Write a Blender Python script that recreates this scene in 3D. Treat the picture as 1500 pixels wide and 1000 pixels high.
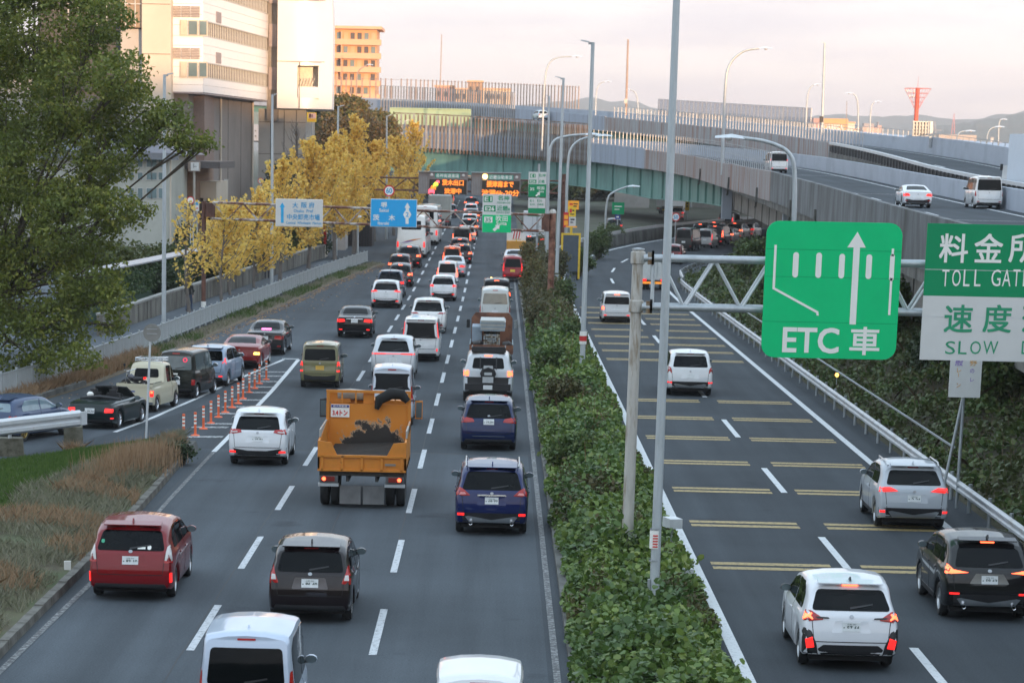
import bpy, bmesh, math, random
import numpy as np
from mathutils import Vector, Matrix, noise
from mathutils.bvhtree import BVHTree
for o in list(bpy.data.objects): bpy.data.objects.remove(o)
random.seed(7); RNG = np.random.RandomState(7)
S = bpy.context.scene
COL = S.collection
# ------------------------------------------------------------------ camera
FPX = 4000.0                      # focal length in pixels of a 1500 px wide frame
CAM = Vector((0, 0, 9.17))
ROLL = 0.02
PX0, PY0 = 600.0, 1118.0          # the picture is a crop: the lens axis meets it here
_u, _v = (733-PX0)+(222-PY0)*ROLL, -(733-PX0)*ROLL+(222-PY0)
_pit = math.atan2(-_v, FPX); _psi = -math.atan(_u*math.cos(_pit)/FPX)
F_ = Vector((math.sin(_psi)*math.cos(_pit), math.cos(_psi)*math.cos(_pit), -math.sin(_pit)))
R0 = Vector((math.cos(_psi), -math.sin(_psi), 0)); U0 = R0.cross(F_)
R_ = math.cos(ROLL)*R0 + math.sin(ROLL)*U0
U_ = -math.sin(ROLL)*R0 + math.cos(ROLL)*U0
cd = bpy.data.cameras.new('camera'); cam = bpy.data.objects.new('camera', cd); COL.objects.link(cam)
cam.matrix_world = Matrix(((R_.x, U_.x, -F_.x, CAM.x), (R_.y, U_.y, -F_.y, CAM.y), (R_.z, U_.z, -F_.z, CAM.z), (0, 0, 0, 1)))
cd.sensor_fit = 'HORIZONTAL'; cd.sensor_width = 36; cd.lens = 36*FPX/1500
cd.shift_x = (750-PX0)/1500; cd.shift_y = (PY0-500)/1500
cd.clip_start = 1; cd.clip_end = 20000
cd.dof.use_dof = True; cd.dof.focus_distance = 66; cd.dof.aperture_fstop = 3.6
S.camera = cam
# ------------------------------------------------------------------ sun and sky
SUN_EL = math.radians(3.2)
_sx, _sy = 0.42, -0.907           # towards the sun: behind the camera, to the right
sd = bpy.data.lights.new('sun', 'SUN'); sd.energy = 4.8; sd.angle = math.radians(0.5); sd.color = (1.0, 0.62, 0.34)
so = bpy.data.objects.new('sun', sd); COL.objects.link(so)
so.rotation_euler = Vector((_sx*math.cos(SUN_EL), _sy*math.cos(SUN_EL), math.sin(SUN_EL))).to_track_quat('Z', 'Y').to_euler()
W = bpy.data.worlds.new('World'); S.world = W; W.use_nodes = True
nt = W.node_tree; nt.nodes.clear()
def wn(t, **k):
    n = nt.nodes.new(t)
    for a, b in k.items(): setattr(n, a, b)
    return n
sky = wn('ShaderNodeTexSky', sky_type='NISHITA', sun_disc=False, sun_elevation=SUN_EL, sun_rotation=math.atan2(_sx, _sy), air_density=1.2, dust_density=2.0, ozone_density=1.5)
skb = wn('ShaderNodeVectorMath', operation='SCALE'); skb.inputs['Scale'].default_value = 0.06
nt.links.new(sky.outputs[0], skb.inputs[0])
tc = wn('ShaderNodeTexCoord'); sep = wn('ShaderNodeSeparateXYZ'); nt.links.new(tc.outputs['Generated'], sep.inputs[0])
ramp = wn('ShaderNodeValToRGB'); nt.links.new(sep.outputs['Z'], ramp.inputs[0])
el = ramp.color_ramp.elements
el[0].position = 0.0; el[0].color = (1.06, 0.86, 0.72, 1)
el[1].position = 1.0; el[1].color = (0.80, 1.0, 1.16, 1)
for p_, c_ in ((0.018, (0.98, 0.83, 0.74, 1)), (0.045, (0.86, 0.81, 0.81, 1)), (0.10, (0.80, 0.83, 0.88, 1)), (0.3, (0.78, 0.93, 1.06, 1))):
    e_ = el.new(p_); e_.color = c_
# broken cloud: long flat bands of lilac grey over the cream sky
mp = wn('ShaderNodeMapping'); mp.inputs['Scale'].default_value = (3.0, 3.0, 26); nt.links.new(tc.outputs['Generated'], mp.inputs[0])
nz = wn('ShaderNodeTexNoise'); nz.inputs['Scale'].default_value = 1.7; nz.inputs['Detail'].default_value = 6; nz.inputs['Roughness'].default_value = 0.55
nt.links.new(mp.outputs[0], nz.inputs['Vector'])
cr = wn('ShaderNodeValToRGB'); cr.color_ramp.elements[0].position = 0.42; cr.color_ramp.elements[1].position = 0.58
nt.links.new(nz.outputs[0], cr.inputs[0])
cm = wn('ShaderNodeMixRGB', blend_type='MULTIPLY'); cm.inputs[2].default_value = (0.80, 0.81, 0.88, 1)
nt.links.new(cr.outputs[0], cm.inputs[0]); nt.links.new(ramp.outputs[0], cm.inputs[1])
ad = wn('ShaderNodeVectorMath', operation='ADD'); nt.links.new(cm.outputs[0], ad.inputs[0]); nt.links.new(skb.outputs[0], ad.inputs[1])
bg = wn('ShaderNodeBackground'); bg.inputs['Strength'].default_value = 1.0
nt.links.new(ad.outputs[0], bg.inputs[0]); wo = wn('ShaderNodeOutputWorld'); nt.links.new(bg.outputs[0], wo.inputs[0])
S.view_settings.view_transform = 'Standard'; S.view_settings.look = 'None'; S.view_settings.gamma = 1; S.view_settings.exposure = 0.5
S.view_settings.use_curve_mapping = False
S.render.engine = 'CYCLES'
S.cycles.max_bounces = 6; S.cycles.volume_bounces = 0; S.cycles.transparent_max_bounces = 12
S.cycles.use_denoising = True
# ------------------------------------------------------------------ terrain height and calibration helpers
def zr(Y):
    """height of the ground: level, then a gentle rise from about 165 m on"""
    t = min(max(Y-165, 0), 300)
    return 0.011*t*t/60 if t < 30 else 0.011*(t-15)
def ray(px, py): return F_ + R_*((px-PX0)/FPX) - U_*((py-PY0)/FPX)
def P(px, py, Y):                 # the point seen at px, py that stands at distance Y
    d = ray(px, py); return CAM + d*(Y/d.y)
def G(px, py, dz=0.0):            # the ground point seen at px, py
    d = ray(px, py); Y = 100.0
    for _ in range(60): Y = 0.5*Y + 0.5*(zr(Y)+dz-CAM.z)/d.z*d.y
    p = CAM + d*(Y/d.y); return p
def XA(px, Y, z=0.0):             # the x at distance Y and height z that is seen in column px
    k = (px-PX0)/FPX; q = Vector((0, Y, z-CAM.z)); n = R_-F_*k
    return -n.dot(q)/n.x
def zat(py, px, Y): return P(px, py, Y).z
def gz(x, y, dz=0): return Vector((x, y, zr(y)+dz))
# ------------------------------------------------------------------ materials
MATS = {}
def newmat(name):
    m = bpy.data.materials.new(name); m.use_nodes = True
    return m, m.node_tree.nodes['Principled BSDF'], m.node_tree
def N(t, typ, **k):
    n = t.nodes.new(typ)
    for a, b in k.items():
        if a.startswith('i_'): n.inputs[a[2:].replace('_', ' ')].default_value = b
        else: setattr(n, a, b)
    return n
def mat(name, col, rough=0.6, metal=0.0, var=0.12, scale=3.0, bump=0.0, bscale=40, coat=0, spec=0.5, emit=None, es=0.0, col2=None, mix=(0.45, 0.6), c2scale=1.0, stretch=(1, 1, 1), detail=4):
    """procedural: base colour with noise variation, an optional second colour in patches, fine bump"""
    if name in MATS: return MATS[name]
    m, b, t = newmat(name); L = t.links.new
    tc = N(t, 'ShaderNodeTexCoord'); mp = N(t, 'ShaderNodeMapping'); mp.inputs['Scale'].default_value = stretch
    L(tc.outputs['Object'], mp.inputs[0])
    nz = N(t, 'ShaderNodeTexNoise', i_Scale=scale, i_Detail=detail, i_Roughness=0.6); L(mp.outputs[0], nz.inputs['Vector'])
    cr = N(t, 'ShaderNodeValToRGB'); L(nz.outputs[0], cr.inputs[0])
    a = [max(0, c*(1-var)) for c in col]; z = [c*(1+var) for c in col]
    cr.color_ramp.elements[0].position = 0.3; cr.color_ramp.elements[1].position = 0.7
    cr.color_ramp.elements[0].color = (*a, 1); cr.color_ramp.elements[1].color = (*z, 1)
    out = cr.outputs[0]
    if col2:
        n2 = N(t, 'ShaderNodeTexNoise', i_Scale=c2scale, i_Detail=7.0, i_Roughness=0.65); L(mp.outputs[0], n2.inputs['Vector'])
        r2 = N(t, 'ShaderNodeValToRGB'); L(n2.outputs[0], r2.inputs[0])
        r2.color_ramp.elements[0].position = mix[0]; r2.color_ramp.elements[1].position = mix[1]
        mx = N(t, 'ShaderNodeMixRGB'); mx.inputs[2].default_value = (*col2, 1); L(r2.outputs[0], mx.inputs[0]); L(out, mx.inputs[1]); out = mx.outputs[0]
    L(out, b.inputs['Base Color'])
    b.inputs['Roughness'].default_value = rough; b.inputs['Metallic'].default_value = metal
    b.inputs['Specular IOR Level'].default_value = spec
    if coat: b.inputs['Coat Weight'].default_value = coat; b.inputs['Coat Roughness'].default_value = 0.03
    if bump:
        bn = N(t, 'ShaderNodeTexNoise', i_Scale=bscale, i_Detail=3.0); L(mp.outputs[0], bn.inputs['Vector'])
        bp = N(t, 'ShaderNodeBump', i_Strength=bump, i_Distance=0.02); L(bn.outputs[0], bp.inputs['Height']); L(bp.outputs[0], b.inputs['Normal'])
    if emit: b.inputs['Emission Color'].default_value = (*emit, 1); b.inputs['Emission Strength'].default_value = es
    MATS[name] = m; return m
def asphalt(name, base, streaks=True, tone=(.88, 1.02, 1.16)):
    if name in MATS: return MATS[name]
    m, b, t = newmat(name); L = t.links.new
    tc = N(t, 'ShaderNodeTexCoord')
    g = N(t, 'ShaderNodeTexNoise', i_Scale=26.0, i_Detail=4.0, i_Roughness=.75); L(tc.outputs['Object'], g.inputs['Vector'])
    mp = N(t, 'ShaderNodeMapping'); mp.inputs['Scale'].default_value = (1.3, 0.035, 1); L(tc.outputs['Object'], mp.inputs[0])
    s = N(t, 'ShaderNodeTexNoise', i_Scale=1.0, i_Detail=5.0, i_Roughness=0.6); L(mp.outputs[0], s.inputs['Vector'])
    pz = N(t, 'ShaderNodeTexNoise', i_Scale=0.16, i_Detail=6.0, i_Roughness=0.6); L(tc.outputs['Object'], pz.inputs['Vector'])
    a1 = N(t, 'ShaderNodeMapRange'); a1.inputs['From Min'].default_value = .25; a1.inputs['From Max'].default_value = .75; a1.inputs['To Min'].default_value = .62; a1.inputs['To Max'].default_value = 1.38; L(g.outputs[0], a1.inputs[0])
    a2 = N(t, 'ShaderNodeMapRange'); a2.inputs['From Min'].default_value = .3; a2.inputs['From Max'].default_value = .7; a2.inputs['To Min'].default_value = .82; a2.inputs['To Max'].default_value = 1.15; L(s.outputs[0], a2.inputs[0])
    a3 = N(t, 'ShaderNodeMapRange'); a3.inputs['From Min'].default_value = .3; a3.inputs['From Max'].default_value = .7; a3.inputs['To Min'].default_value = .84; a3.inputs['To Max'].default_value = 1.14; L(pz.outputs[0], a3.inputs[0])
    m1 = N(t, 'ShaderNodeMath', operation='MULTIPLY'); L(a1.outputs[0], m1.inputs[0]); L(a2.outputs[0], m1.inputs[1])
    m2 = N(t, 'ShaderNodeMath', operation='MULTIPLY'); L(m1.outputs[0], m2.inputs[0]); L(a3.outputs[0], m2.inputs[1])
    # a few dark oil and tyre smudges
    oz = N(t, 'ShaderNodeTexNoise', i_Scale=0.45, i_Detail=5.0); L(tc.outputs['Object'], oz.inputs['Vector'])
    orr = N(t, 'ShaderNodeMapRange'); orr.inputs['From Min'].default_value = .66; orr.inputs['From Max'].default_value = .74; orr.inputs['To Min'].default_value = 1; orr.inputs['To Max'].default_value = .72; L(oz.outputs[0], orr.inputs[0])
    m3 = N(t, 'ShaderNodeMath', operation='MULTIPLY'); L(m2.outputs[0], m3.inputs[0]); L(orr.outputs[0], m3.inputs[1])
    # tyre-polished tracks, two to a lane
    sx = N(t, 'ShaderNodeSeparateXYZ'); L(tc.outputs['Object'], sx.inputs[0]); w1 = N(t, 'ShaderNodeMath', operation='MULTIPLY'); w1.inputs[1].default_value = 3.70; L(sx.outputs['X'], w1.inputs[0])
    w2 = N(t, 'ShaderNodeMath', operation='SINE'); L(w1.outputs[0], w2.inputs[0]); w3 = N(t, 'ShaderNodeMath', operation='MULTIPLY_ADD'); w3.inputs[1].default_value = .045; w3.inputs[2].default_value = 1.0; L(w2.outputs[0], w3.inputs[0])
    m4 = N(t, 'ShaderNodeMath', operation='MULTIPLY'); L(m3.outputs[0], m4.inputs[0]); L(w3.outputs[0], m4.inputs[1]); m3 = m4
    sc = N(t, 'ShaderNodeVectorMath', operation='SCALE'); sc.inputs[0].default_value = [base*c for c in tone]; L(m3.outputs[0], sc.inputs['Scale'])
    L(sc.outputs[0], b.inputs['Base Color']); b.inputs['Roughness'].default_value = 0.85; b.inputs['Specular IOR Level'].default_value = 0.14
    bp = N(t, 'ShaderNodeBump', i_Strength=0.35, i_Distance=0.01); L(g.outputs[0], bp.inputs['Height']); L(bp.outputs[0], b.inputs['Normal'])
    MATS[name] = m; return m
def linepaint(name, col, wear=0.5, road=(.06, .062, .066)):
    """worn road paint: chips show the road through"""
    if name in MATS: return MATS[name]
    m, b, t = newmat(name); L = t.links.new
    tc = N(t, 'ShaderNodeTexCoord')
    g = N(t, 'ShaderNodeTexNoise', i_Scale=9.0, i_Detail=8.0, i_Roughness=0.75); L(tc.outputs['Object'], g.inputs['Vector'])
    r = N(t, 'ShaderNodeValToRGB'); L(g.outputs[0], r.inputs[0])
    r.color_ramp.elements[0].position = wear-.09; r.color_ramp.elements[1].position = wear+.05
    r.color_ramp.elements[0].color = (*road, 1); r.color_ramp.elements[1].color = (*col, 1)
    L(r.outputs[0], b.inputs['Base Color']); b.inputs['Roughness'].default_value = .7
    MATS[name] = m; return m
def leafmat(name, cols, transl=0.25, rough=0.5, nscale=0.6, ncol=None, spec=0.4):
    """leaves: colour picked per leaf (random per island) plus slow patches of a second tone; light passes through a little"""
    if name in MATS: return MATS[name]
    m, b, t = newmat(name); L = t.links.new
    ge = N(t, 'ShaderNodeNewGeometry'); r = N(t, 'ShaderNodeValToRGB'); L(ge.outputs['Random Per Island'], r.inputs[0])
    e = r.color_ramp.elements; n = len(cols)
    e[0].position = 0; e[0].color = (*cols[0], 1); e[1].position = 1; e[1].color = (*cols[-1], 1)
    for i in range(1, n-1): q = e.new(i/(n-1)); q.color = (*cols[i], 1)
    out = r.outputs[0]
    if ncol:
        tc = N(t, 'ShaderNodeTexCoord'); nz = N(t, 'ShaderNodeTexNoise', i_Scale=nscale, i_Detail=3.0); L(tc.outputs['Object'], nz.inputs['Vector'])
        r2 = N(t, 'ShaderNodeValToRGB'); r2.color_ramp.elements[0].position = .45; r2.color_ramp.elements[1].position = .65; L(nz.outputs[0], r2.inputs[0])
        mx = N(t, 'ShaderNodeMixRGB'); mx.inputs[2].default_value = (*ncol, 1); L(r2.outputs[0], mx.inputs[0]); L(out, mx.inputs[1]); out = mx.outputs[0]
    L(out, b.inputs['Base Color']); b.inputs['Roughness'].default_value = rough; b.inputs['Specular IOR Level'].default_value = spec
    tr = N(t, 'ShaderNodeBsdfTranslucent'); L(out, tr.inputs[0]); ms = N(t, 'ShaderNodeMixShader'); ms.inputs[0].default_value = transl
    L(b.outputs[0], ms.inputs[1]); L(tr.outputs[0], ms.inputs[2]); L(ms.outputs[0], t.nodes['Material Output'].inputs[0])
    MATS[name] = m; return m
def rusty(name, paint, rust=(.16, .055, .025), lo=.42, hi=.55, sc=2.5, stretch=(1, 1, 1), rough=.7):
    return mat(name, paint, rough=rough, var=.1, col2=rust, mix=(lo, hi), c2scale=sc, stretch=stretch, bump=.15)
def paint(name, col, metal=0.0, rough=0.28, coat=1.0):
    return mat('paint_'+name, col, rough=rough+.1, metal=metal*.6, var=.03, scale=2, coat=coat*.8, spec=.10)
ASPH = asphalt('asphalt_main', .068); ASPH2 = asphalt('asphalt_expressway', .064); ASPH3 = asphalt('asphalt_ramp', .088); ASPHV = asphalt('asphalt_viaduct', .066)
WLINE = linepaint('line_white', (.62, .64, .65), .40); WLANE = linepaint('line_lane', (.52, .54, .56), .43); WWORN = linepaint('line_worn', (.30, .31, .31), .56); YLINE = linepaint('line_yellow', (.42, .31, .13), .45)
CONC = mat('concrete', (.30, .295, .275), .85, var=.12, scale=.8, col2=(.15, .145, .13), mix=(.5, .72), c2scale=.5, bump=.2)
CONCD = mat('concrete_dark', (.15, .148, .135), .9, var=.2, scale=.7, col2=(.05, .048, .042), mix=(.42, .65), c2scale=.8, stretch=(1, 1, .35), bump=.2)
CONCL = mat('concrete_light', (.40, .44, .50), .8, var=.06, scale=.5, col2=(.28, .31, .36), mix=(.5, .8), c2scale=.3)
GALV = mat('galvanised', (.42, .45, .47), .45, metal=.55, var=.12, scale=6, col2=(.28, .30, .32), mix=(.5, .7), c2scale=3)
GALVL = mat('galvanised_light', (.62, .65, .67), .45, metal=.3, var=.08, scale=4)
POLEW = mat('pole_light', (.50, .54, .56), .5, metal=.3, var=.1, scale=3, col2=(.33, .36, .37), mix=(.5, .7), c2scale=1.5, stretch=(4, 4, .6))
POLEO = mat('pole_old', (.52, .50, .46), .6, metal=.2, var=.15, scale=3, col2=(.28, .22, .15), mix=(.52, .66), c2scale=2.0, stretch=(3, 3, .5))
BLACK = mat('black_plastic', (.018, .018, .02), .5); DARK = mat('dark', (.012, .012, .013), .8); RUBBER = mat('rubber', (.022, .022, .023), .8, bump=.1)
GLASS = mat('car_glass', (.003, .004, .005), .05, spec=.13); GLASSL = mat('car_glass_clear', (.10, .13, .14), .05, spec=.8)
BADGE = mat('badge_metal', (.35, .36, .38), .35, metal=.7); CHROME = mat('chrome', (.75, .76, .78), .12, metal=1.0, var=.03); ALLOY = mat('alloy', (.55, .56, .57), .3, metal=.9, var=.05); GOLD = mat('alloy_gold', (.55, .40, .14), .35, metal=.8)
LAMP_OFF = mat('lamp_red', (.42, .015, .015), .12, spec=.7); LAMP_ON = mat('lamp_red_lit', (.6, .03, .02), .2, emit=(1, .02, .02), es=1.0)
LAMP_HOT = mat('lamp_red_bright', (.7, .1, .05), .2, emit=(1, .10, .035), es=4.0); LAMP_CLR = mat('lamp_clear', (.62, .60, .58), .1, spec=.8); LAMP_AMB = mat('lamp_amber', (.7, .3, .05), .2, emit=(1, .45, .08), es=4)
PLATEW = mat('plate_white', (.68, .70, .70), .5); PLATEY = mat('plate_yellow', (.75, .52, .05), .5); PLATET = mat('plate_text', (.03, .07, .05), .6)
# ------------------------------------------------------------------ mesh helpers
class MB:
    def __init__(s): s.v = []; s.f = []
    def add(s, vs, fs):
        b = len(s.v); s.v += [Vector(v) for v in vs]; s.f += [tuple(i+b for i in f) for f in fs]; return s
    def box(s, c, d, rz=0.0, taper=0.0):
        """box with centre c, full size d, turned by rz"""
        x, y, z = (q/2 for q in d); c = Vector(c); ca, sa = math.cos(rz), math.sin(rz); vs = []
        for sz in (-1, 1):
            k = 1-taper*(sz > 0)
            for sx, sy in ((-1, -1), (1, -1), (1, 1), (-1, 1)):
                px, py = sx*x*k, sy*y*k; vs.append(c+Vector((px*ca-py*sa, px*sa+py*ca, sz*z)))
        return s.add(vs, [(0, 3, 2, 1), (4, 5, 6, 7), (0, 1, 5, 4), (1, 2, 6, 5), (2, 3, 7, 6), (3, 0, 4, 7)])
    def bx(s, x0, x1, y0, y1, z0, z1): return s.box(((x0+x1)/2, (y0+y1)/2, (z0+z1)/2), (abs(x1-x0), abs(y1-y0), abs(z1-z0)))
    def tube(s, a, b, r0, r1=None, n=8, cap=True):
        a, b = Vector(a), Vector(b); r1 = r0 if r1 is None else r1; d = (b-a).normalized()
        u = d.orthogonal().normalized(); w = d.cross(u); vs = []
        for p, r in ((a, r0), (b, r1)):
            for i in range(n): t = 2*math.pi*i/n; vs.append(p+(u*math.cos(t)+w*math.sin(t))*r)
        fs = [(i, (i+1) % n, n+(i+1) % n, n+i) for i in range(n)]
        if cap: fs += [tuple(range(n))[::-1], tuple(range(n, 2*n))]
        return s.add(vs, fs)
    def pipe(s, pts, rs, n=8):
        """one continuous tube through pts with radius rs (number or list)"""
        pts = [Vector(p) for p in pts]; k = len(pts); rs = rs if hasattr(rs, '__len__') else [rs]*k; vs = []; u = None
        for i, p in enumerate(pts):
            d = (pts[min(i+1, k-1)]-pts[max(i-1, 0)]).normalized()
            u = d.orthogonal().normalized() if u is None else (u-d*u.dot(d)).normalized()
            w = d.cross(u)
            for j in range(n): t = 2*math.pi*j/n; vs.append(p+(u*math.cos(t)+w*math.sin(t))*rs[i])
        fs = [(i*n+j, i*n+(j+1) % n, (i+1)*n+(j+1) % n, (i+1)*n+j) for i in range(k-1) for j in range(n)]
        fs += [tuple(range(n))[::-1], tuple(range((k-1)*n, k*n))]
        return s.add(vs, fs)
    def prism(s, poly, axis, a, b):
        """extrude a 2D polygon along axis 'x','y','z' from a to b"""
        f = {'x': lambda p, q: (q, p[0], p[1]), 'y': lambda p, q: (p[0], q, p[1]), 'z': lambda p, q: (p[0], p[1], q)}[axis]; n = len(poly)
        return s.add([f(p, a) for p in poly]+[f(p, b) for p in poly], [tuple(range(n))[::-1], tuple(range(n, 2*n))]+[(i, (i+1) % n, n+(i+1) % n, n+i) for i in range(n)])
    def lathe(s, c, prof, n=16, axis='z'):
        """turn (radius, height) pairs about an axis through c"""
        c = Vector(c); vs = []
        for r, h in prof:
            for i in range(n):
                t = 2*math.pi*i/n; a, b = r*math.cos(t), r*math.sin(t)
                vs.append(c+(Vector((a, b, h)) if axis == 'z' else Vector((h, a, b)) if axis == 'x' else Vector((a, h, b))))
        k = len(prof)
        return s.add(vs, [(i*n+j, i*n+(j+1) % n, (i+1)*n+(j+1) % n, (i+1)*n+j) for i in range(k-1) for j in range(n)])
    def quad(s, *p): return s.add(p, [tuple(range(len(p)))])
    def mesh(s, name, smooth=None):
        me = bpy.data.meshes.new(name); me.from_pydata([tuple(v) for v in s.v], [], s.f); me.update()
        bm = bmesh.new(); bm.from_mesh(me); bmesh.ops.recalc_face_normals(bm, faces=bm.faces); bm.to_mesh(me); bm.free()
        if smooth is not None:
            me.shade_smooth(); me.set_sharp_from_angle(angle=math.radians(smooth))
        return me
def link(name, me, m, parent=None, kind=None):
    o = bpy.data.objects.new(name, me)
    if m is not None and not me.materials: me.materials.append(m)
    COL.objects.link(o)
    if parent is not None: o.parent = parent
    if kind: o['kind'] = kind
    return o
def inst(name, me, m, parent, loc=(0, 0, 0), rz=0.0, scale=None, rot=None):
    """another object on a shared mesh, material on the object"""
    o = bpy.data.objects.new(name, me); COL.objects.link(o); o.parent = parent; o.location = loc
    o.rotation_euler = rot if rot else (0, 0, rz)
    if scale: o.scale = scale
    if not me.materials: me.materials.append(m)
    elif me.materials[0] is not m: o.material_slots[0].link = 'OBJECT'; o.material_slots[0].material = m
    return o
def thing(name, label, cat, loc=(0, 0, 0), rz=0.0, group=None):
    o = bpy.data.objects.new(name, None); COL.objects.link(o); o.empty_display_size = .2
    o.location = loc; o.rotation_euler = (0, 0, rz); o['label'] = label; o['category'] = cat
    if group: o['group'] = group
    return o
def tag(o, label, cat, group=None):
    o['label'] = label; o['category'] = cat
    if group: o['group'] = group
    return o
def part(mb, name, m, root=None, world=False, smooth=None, kind=None):
    if world and root is not None:
        M = Matrix.LocRotScale(root.location, root.rotation_euler, None).inverted(); mb.v = [M @ v for v in mb.v]
    return link(name, mb.mesh(name, smooth), m, root, kind)
class Path:
    def __init__(s, pts, smooth=0):
        pts = [Vector((p[0], p[1], p[2] if len(p) > 2 else 0.0)) for p in pts]
        for _ in range(smooth):
            q = [pts[0]]
            for a, b in zip(pts, pts[1:]): q += [a*.75+b*.25, a*.25+b*.75]
            pts = q+[pts[-1]]
        s.p = pts; s.c = [0.0]
        for a, b in zip(pts, pts[1:]): s.c.append(s.c[-1]+(b-a).xy.length)
        s.L = s.c[-1]
    def at(s, t, off=0.0, dz=0.0):
        t = min(max(t, 0), s.L-1e-6); i = 0; lo, hi = 0, len(s.c)-1
        while hi-lo > 1:
            mid = (lo+hi)//2
            if s.c[mid] <= t: lo = mid
            else: hi = mid
        i = lo; k = (t-s.c[i])/max(s.c[i+1]-s.c[i], 1e-9); p = s.p[i].lerp(s.p[i+1], k)
        n = s.nrm(t); return Vector((p.x+n.x*off, p.y+n.y*off, p.z+dz))
    def dirv(s, t):
        def raw(t):
            t = min(max(t, 0), s.L-1e-6); i = 0; lo, hi = 0, len(s.c)-1
            while hi-lo > 1:
                mid = (lo+hi)//2
                if s.c[mid] <= t: lo = mid
                else: hi = mid
            return s.p[lo].lerp(s.p[lo+1], (t-s.c[lo])/max(s.c[lo+1]-s.c[lo], 1e-9))
        d = raw(t+1.0)-raw(t-1.0); d.z = 0; return d.normalized()
    def nrm(s, t): d = s.dirv(t); return Vector((d.y, -d.x, 0))   # to the right of travel
    def ang(s, t): d = s.dirv(t); return math.atan2(-d.x, d.y)
    def find(s, Y):                                   # arc length where the path reaches y = Y
        lo, hi = 0.0, s.L
        for _ in range(40):
            m = (lo+hi)/2
            if s.at(m).y < Y: lo = m
            else: hi = m
        return lo
def ribbon(mb, path, t0, t1, o0, o1, dz=0.0, step=4.0, ground=False):
    """flat strip along a path between two offsets"""
    n = max(1, int(math.ceil((t1-t0)/step))); vs = []
    for i in range(n+1):
        t = t0+(t1-t0)*i/n
        for o in (o0, o1):
            p = path.at(t, o(t) if callable(o) else o, dz)
            if ground: p.z = zr(p.y)+dz
            vs.append(p)
    return mb.add(vs, [(2*i, 2*i+1, 2*i+3, 2*i+2) for i in range(n)])
def sweep(mb, path, t0, t1, prof, step=4.0, ground=False, cap=True):
    """closed cross-section [(offset, height), ...] carried along a path"""
    n = max(1, int(math.ceil((t1-t0)/step))); k = 0; vs = []
    for i in range(n+1):
        t = t0+(t1-t0)*i/n; pr = prof(t) if callable(prof) else prof
        k = len(pr)
        for o, h in pr:
            p = path.at(t, o)
            if ground: p.z = zr(p.y)
            p.z += h; vs.append(p)
    fs = [(i*k+j, i*k+(j+1) % k, (i+1)*k+(j+1) % k, (i+1)*k+j) for i in range(n) for j in range(k)]
    if cap: fs += [tuple(range(k)), tuple(range(n*k, (n+1)*k))[::-1]]
    return mb.add(vs, fs)
_TXT = {}
def text_mesh(s, w=None, h=None, bold=0.0, thick=0.004):
    """lettering as a mesh in the xz plane, facing -y, centred, scaled to width w and/or height h"""
    key = (s, w, h, bold)
    if key in _TXT: return _TXT[key]
    c = bpy.data.curves.new('lettering', 'FONT'); c.body = s; c.align_x = 'CENTER'; c.resolution_u = 3
    o = bpy.data.objects.new('lettering', c); me = bpy.data.meshes.new_from_object(o); bpy.data.objects.remove(o)
    n = len(me.vertices); co = np.zeros(n*3); me.vertices.foreach_get('co', co); co = co.reshape(-1, 3)
    if n:
        mn, mx = co.min(0), co.max(0); sx = sy = 1.0
        if w: sx = w/max(mx[0]-mn[0], 1e-6)
        if h: sy = h/max(mx[1]-mn[1], 1e-6)
        if not w: sx = sy
        if not h: sy = sx
        x = (co[:, 0]-(mn[0]+mx[0])/2)*sx; z = (co[:, 1]-(mn[1]+mx[1])/2)*sy
        me.vertices.foreach_set('co', np.stack([x, np.zeros(n), z], 1).ravel()); me.update()
    if bold and n:                      # heavier strokes: shifted copies, each a hair further forward
        co = np.zeros(n*3); me.vertices.foreach_get('co', co); co = co.reshape(-1, 3); fc = [tuple(p.vertices) for p in me.polygons]
        k = bold*(h or w)*.9; V = []; Fc = []
        for i, (a, b) in enumerate(((0, 0), (k, k), (-k, k), (k, -k), (-k, -k))):
            V += [(x+a, -.0006*i, z+b) for x, y, z in co]; Fc += [tuple(q+i*n for q in f) for f in fc]
        bpy.data.meshes.remove(me); me = bpy.data.meshes.new('lettering'); me.from_pydata(V, [], Fc); me.update()
    me.materials.clear(); me.name = 'lettering'; _TXT[key] = me; return me
def letter(s, root, x, y, z, m, w=None, h=None, bold=0.0, name='lettering', rz=0.0):
    me = text_mesh(s, w, h, bold)
    return inst(name, me, m, root, (x, y, z), rz)
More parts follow.
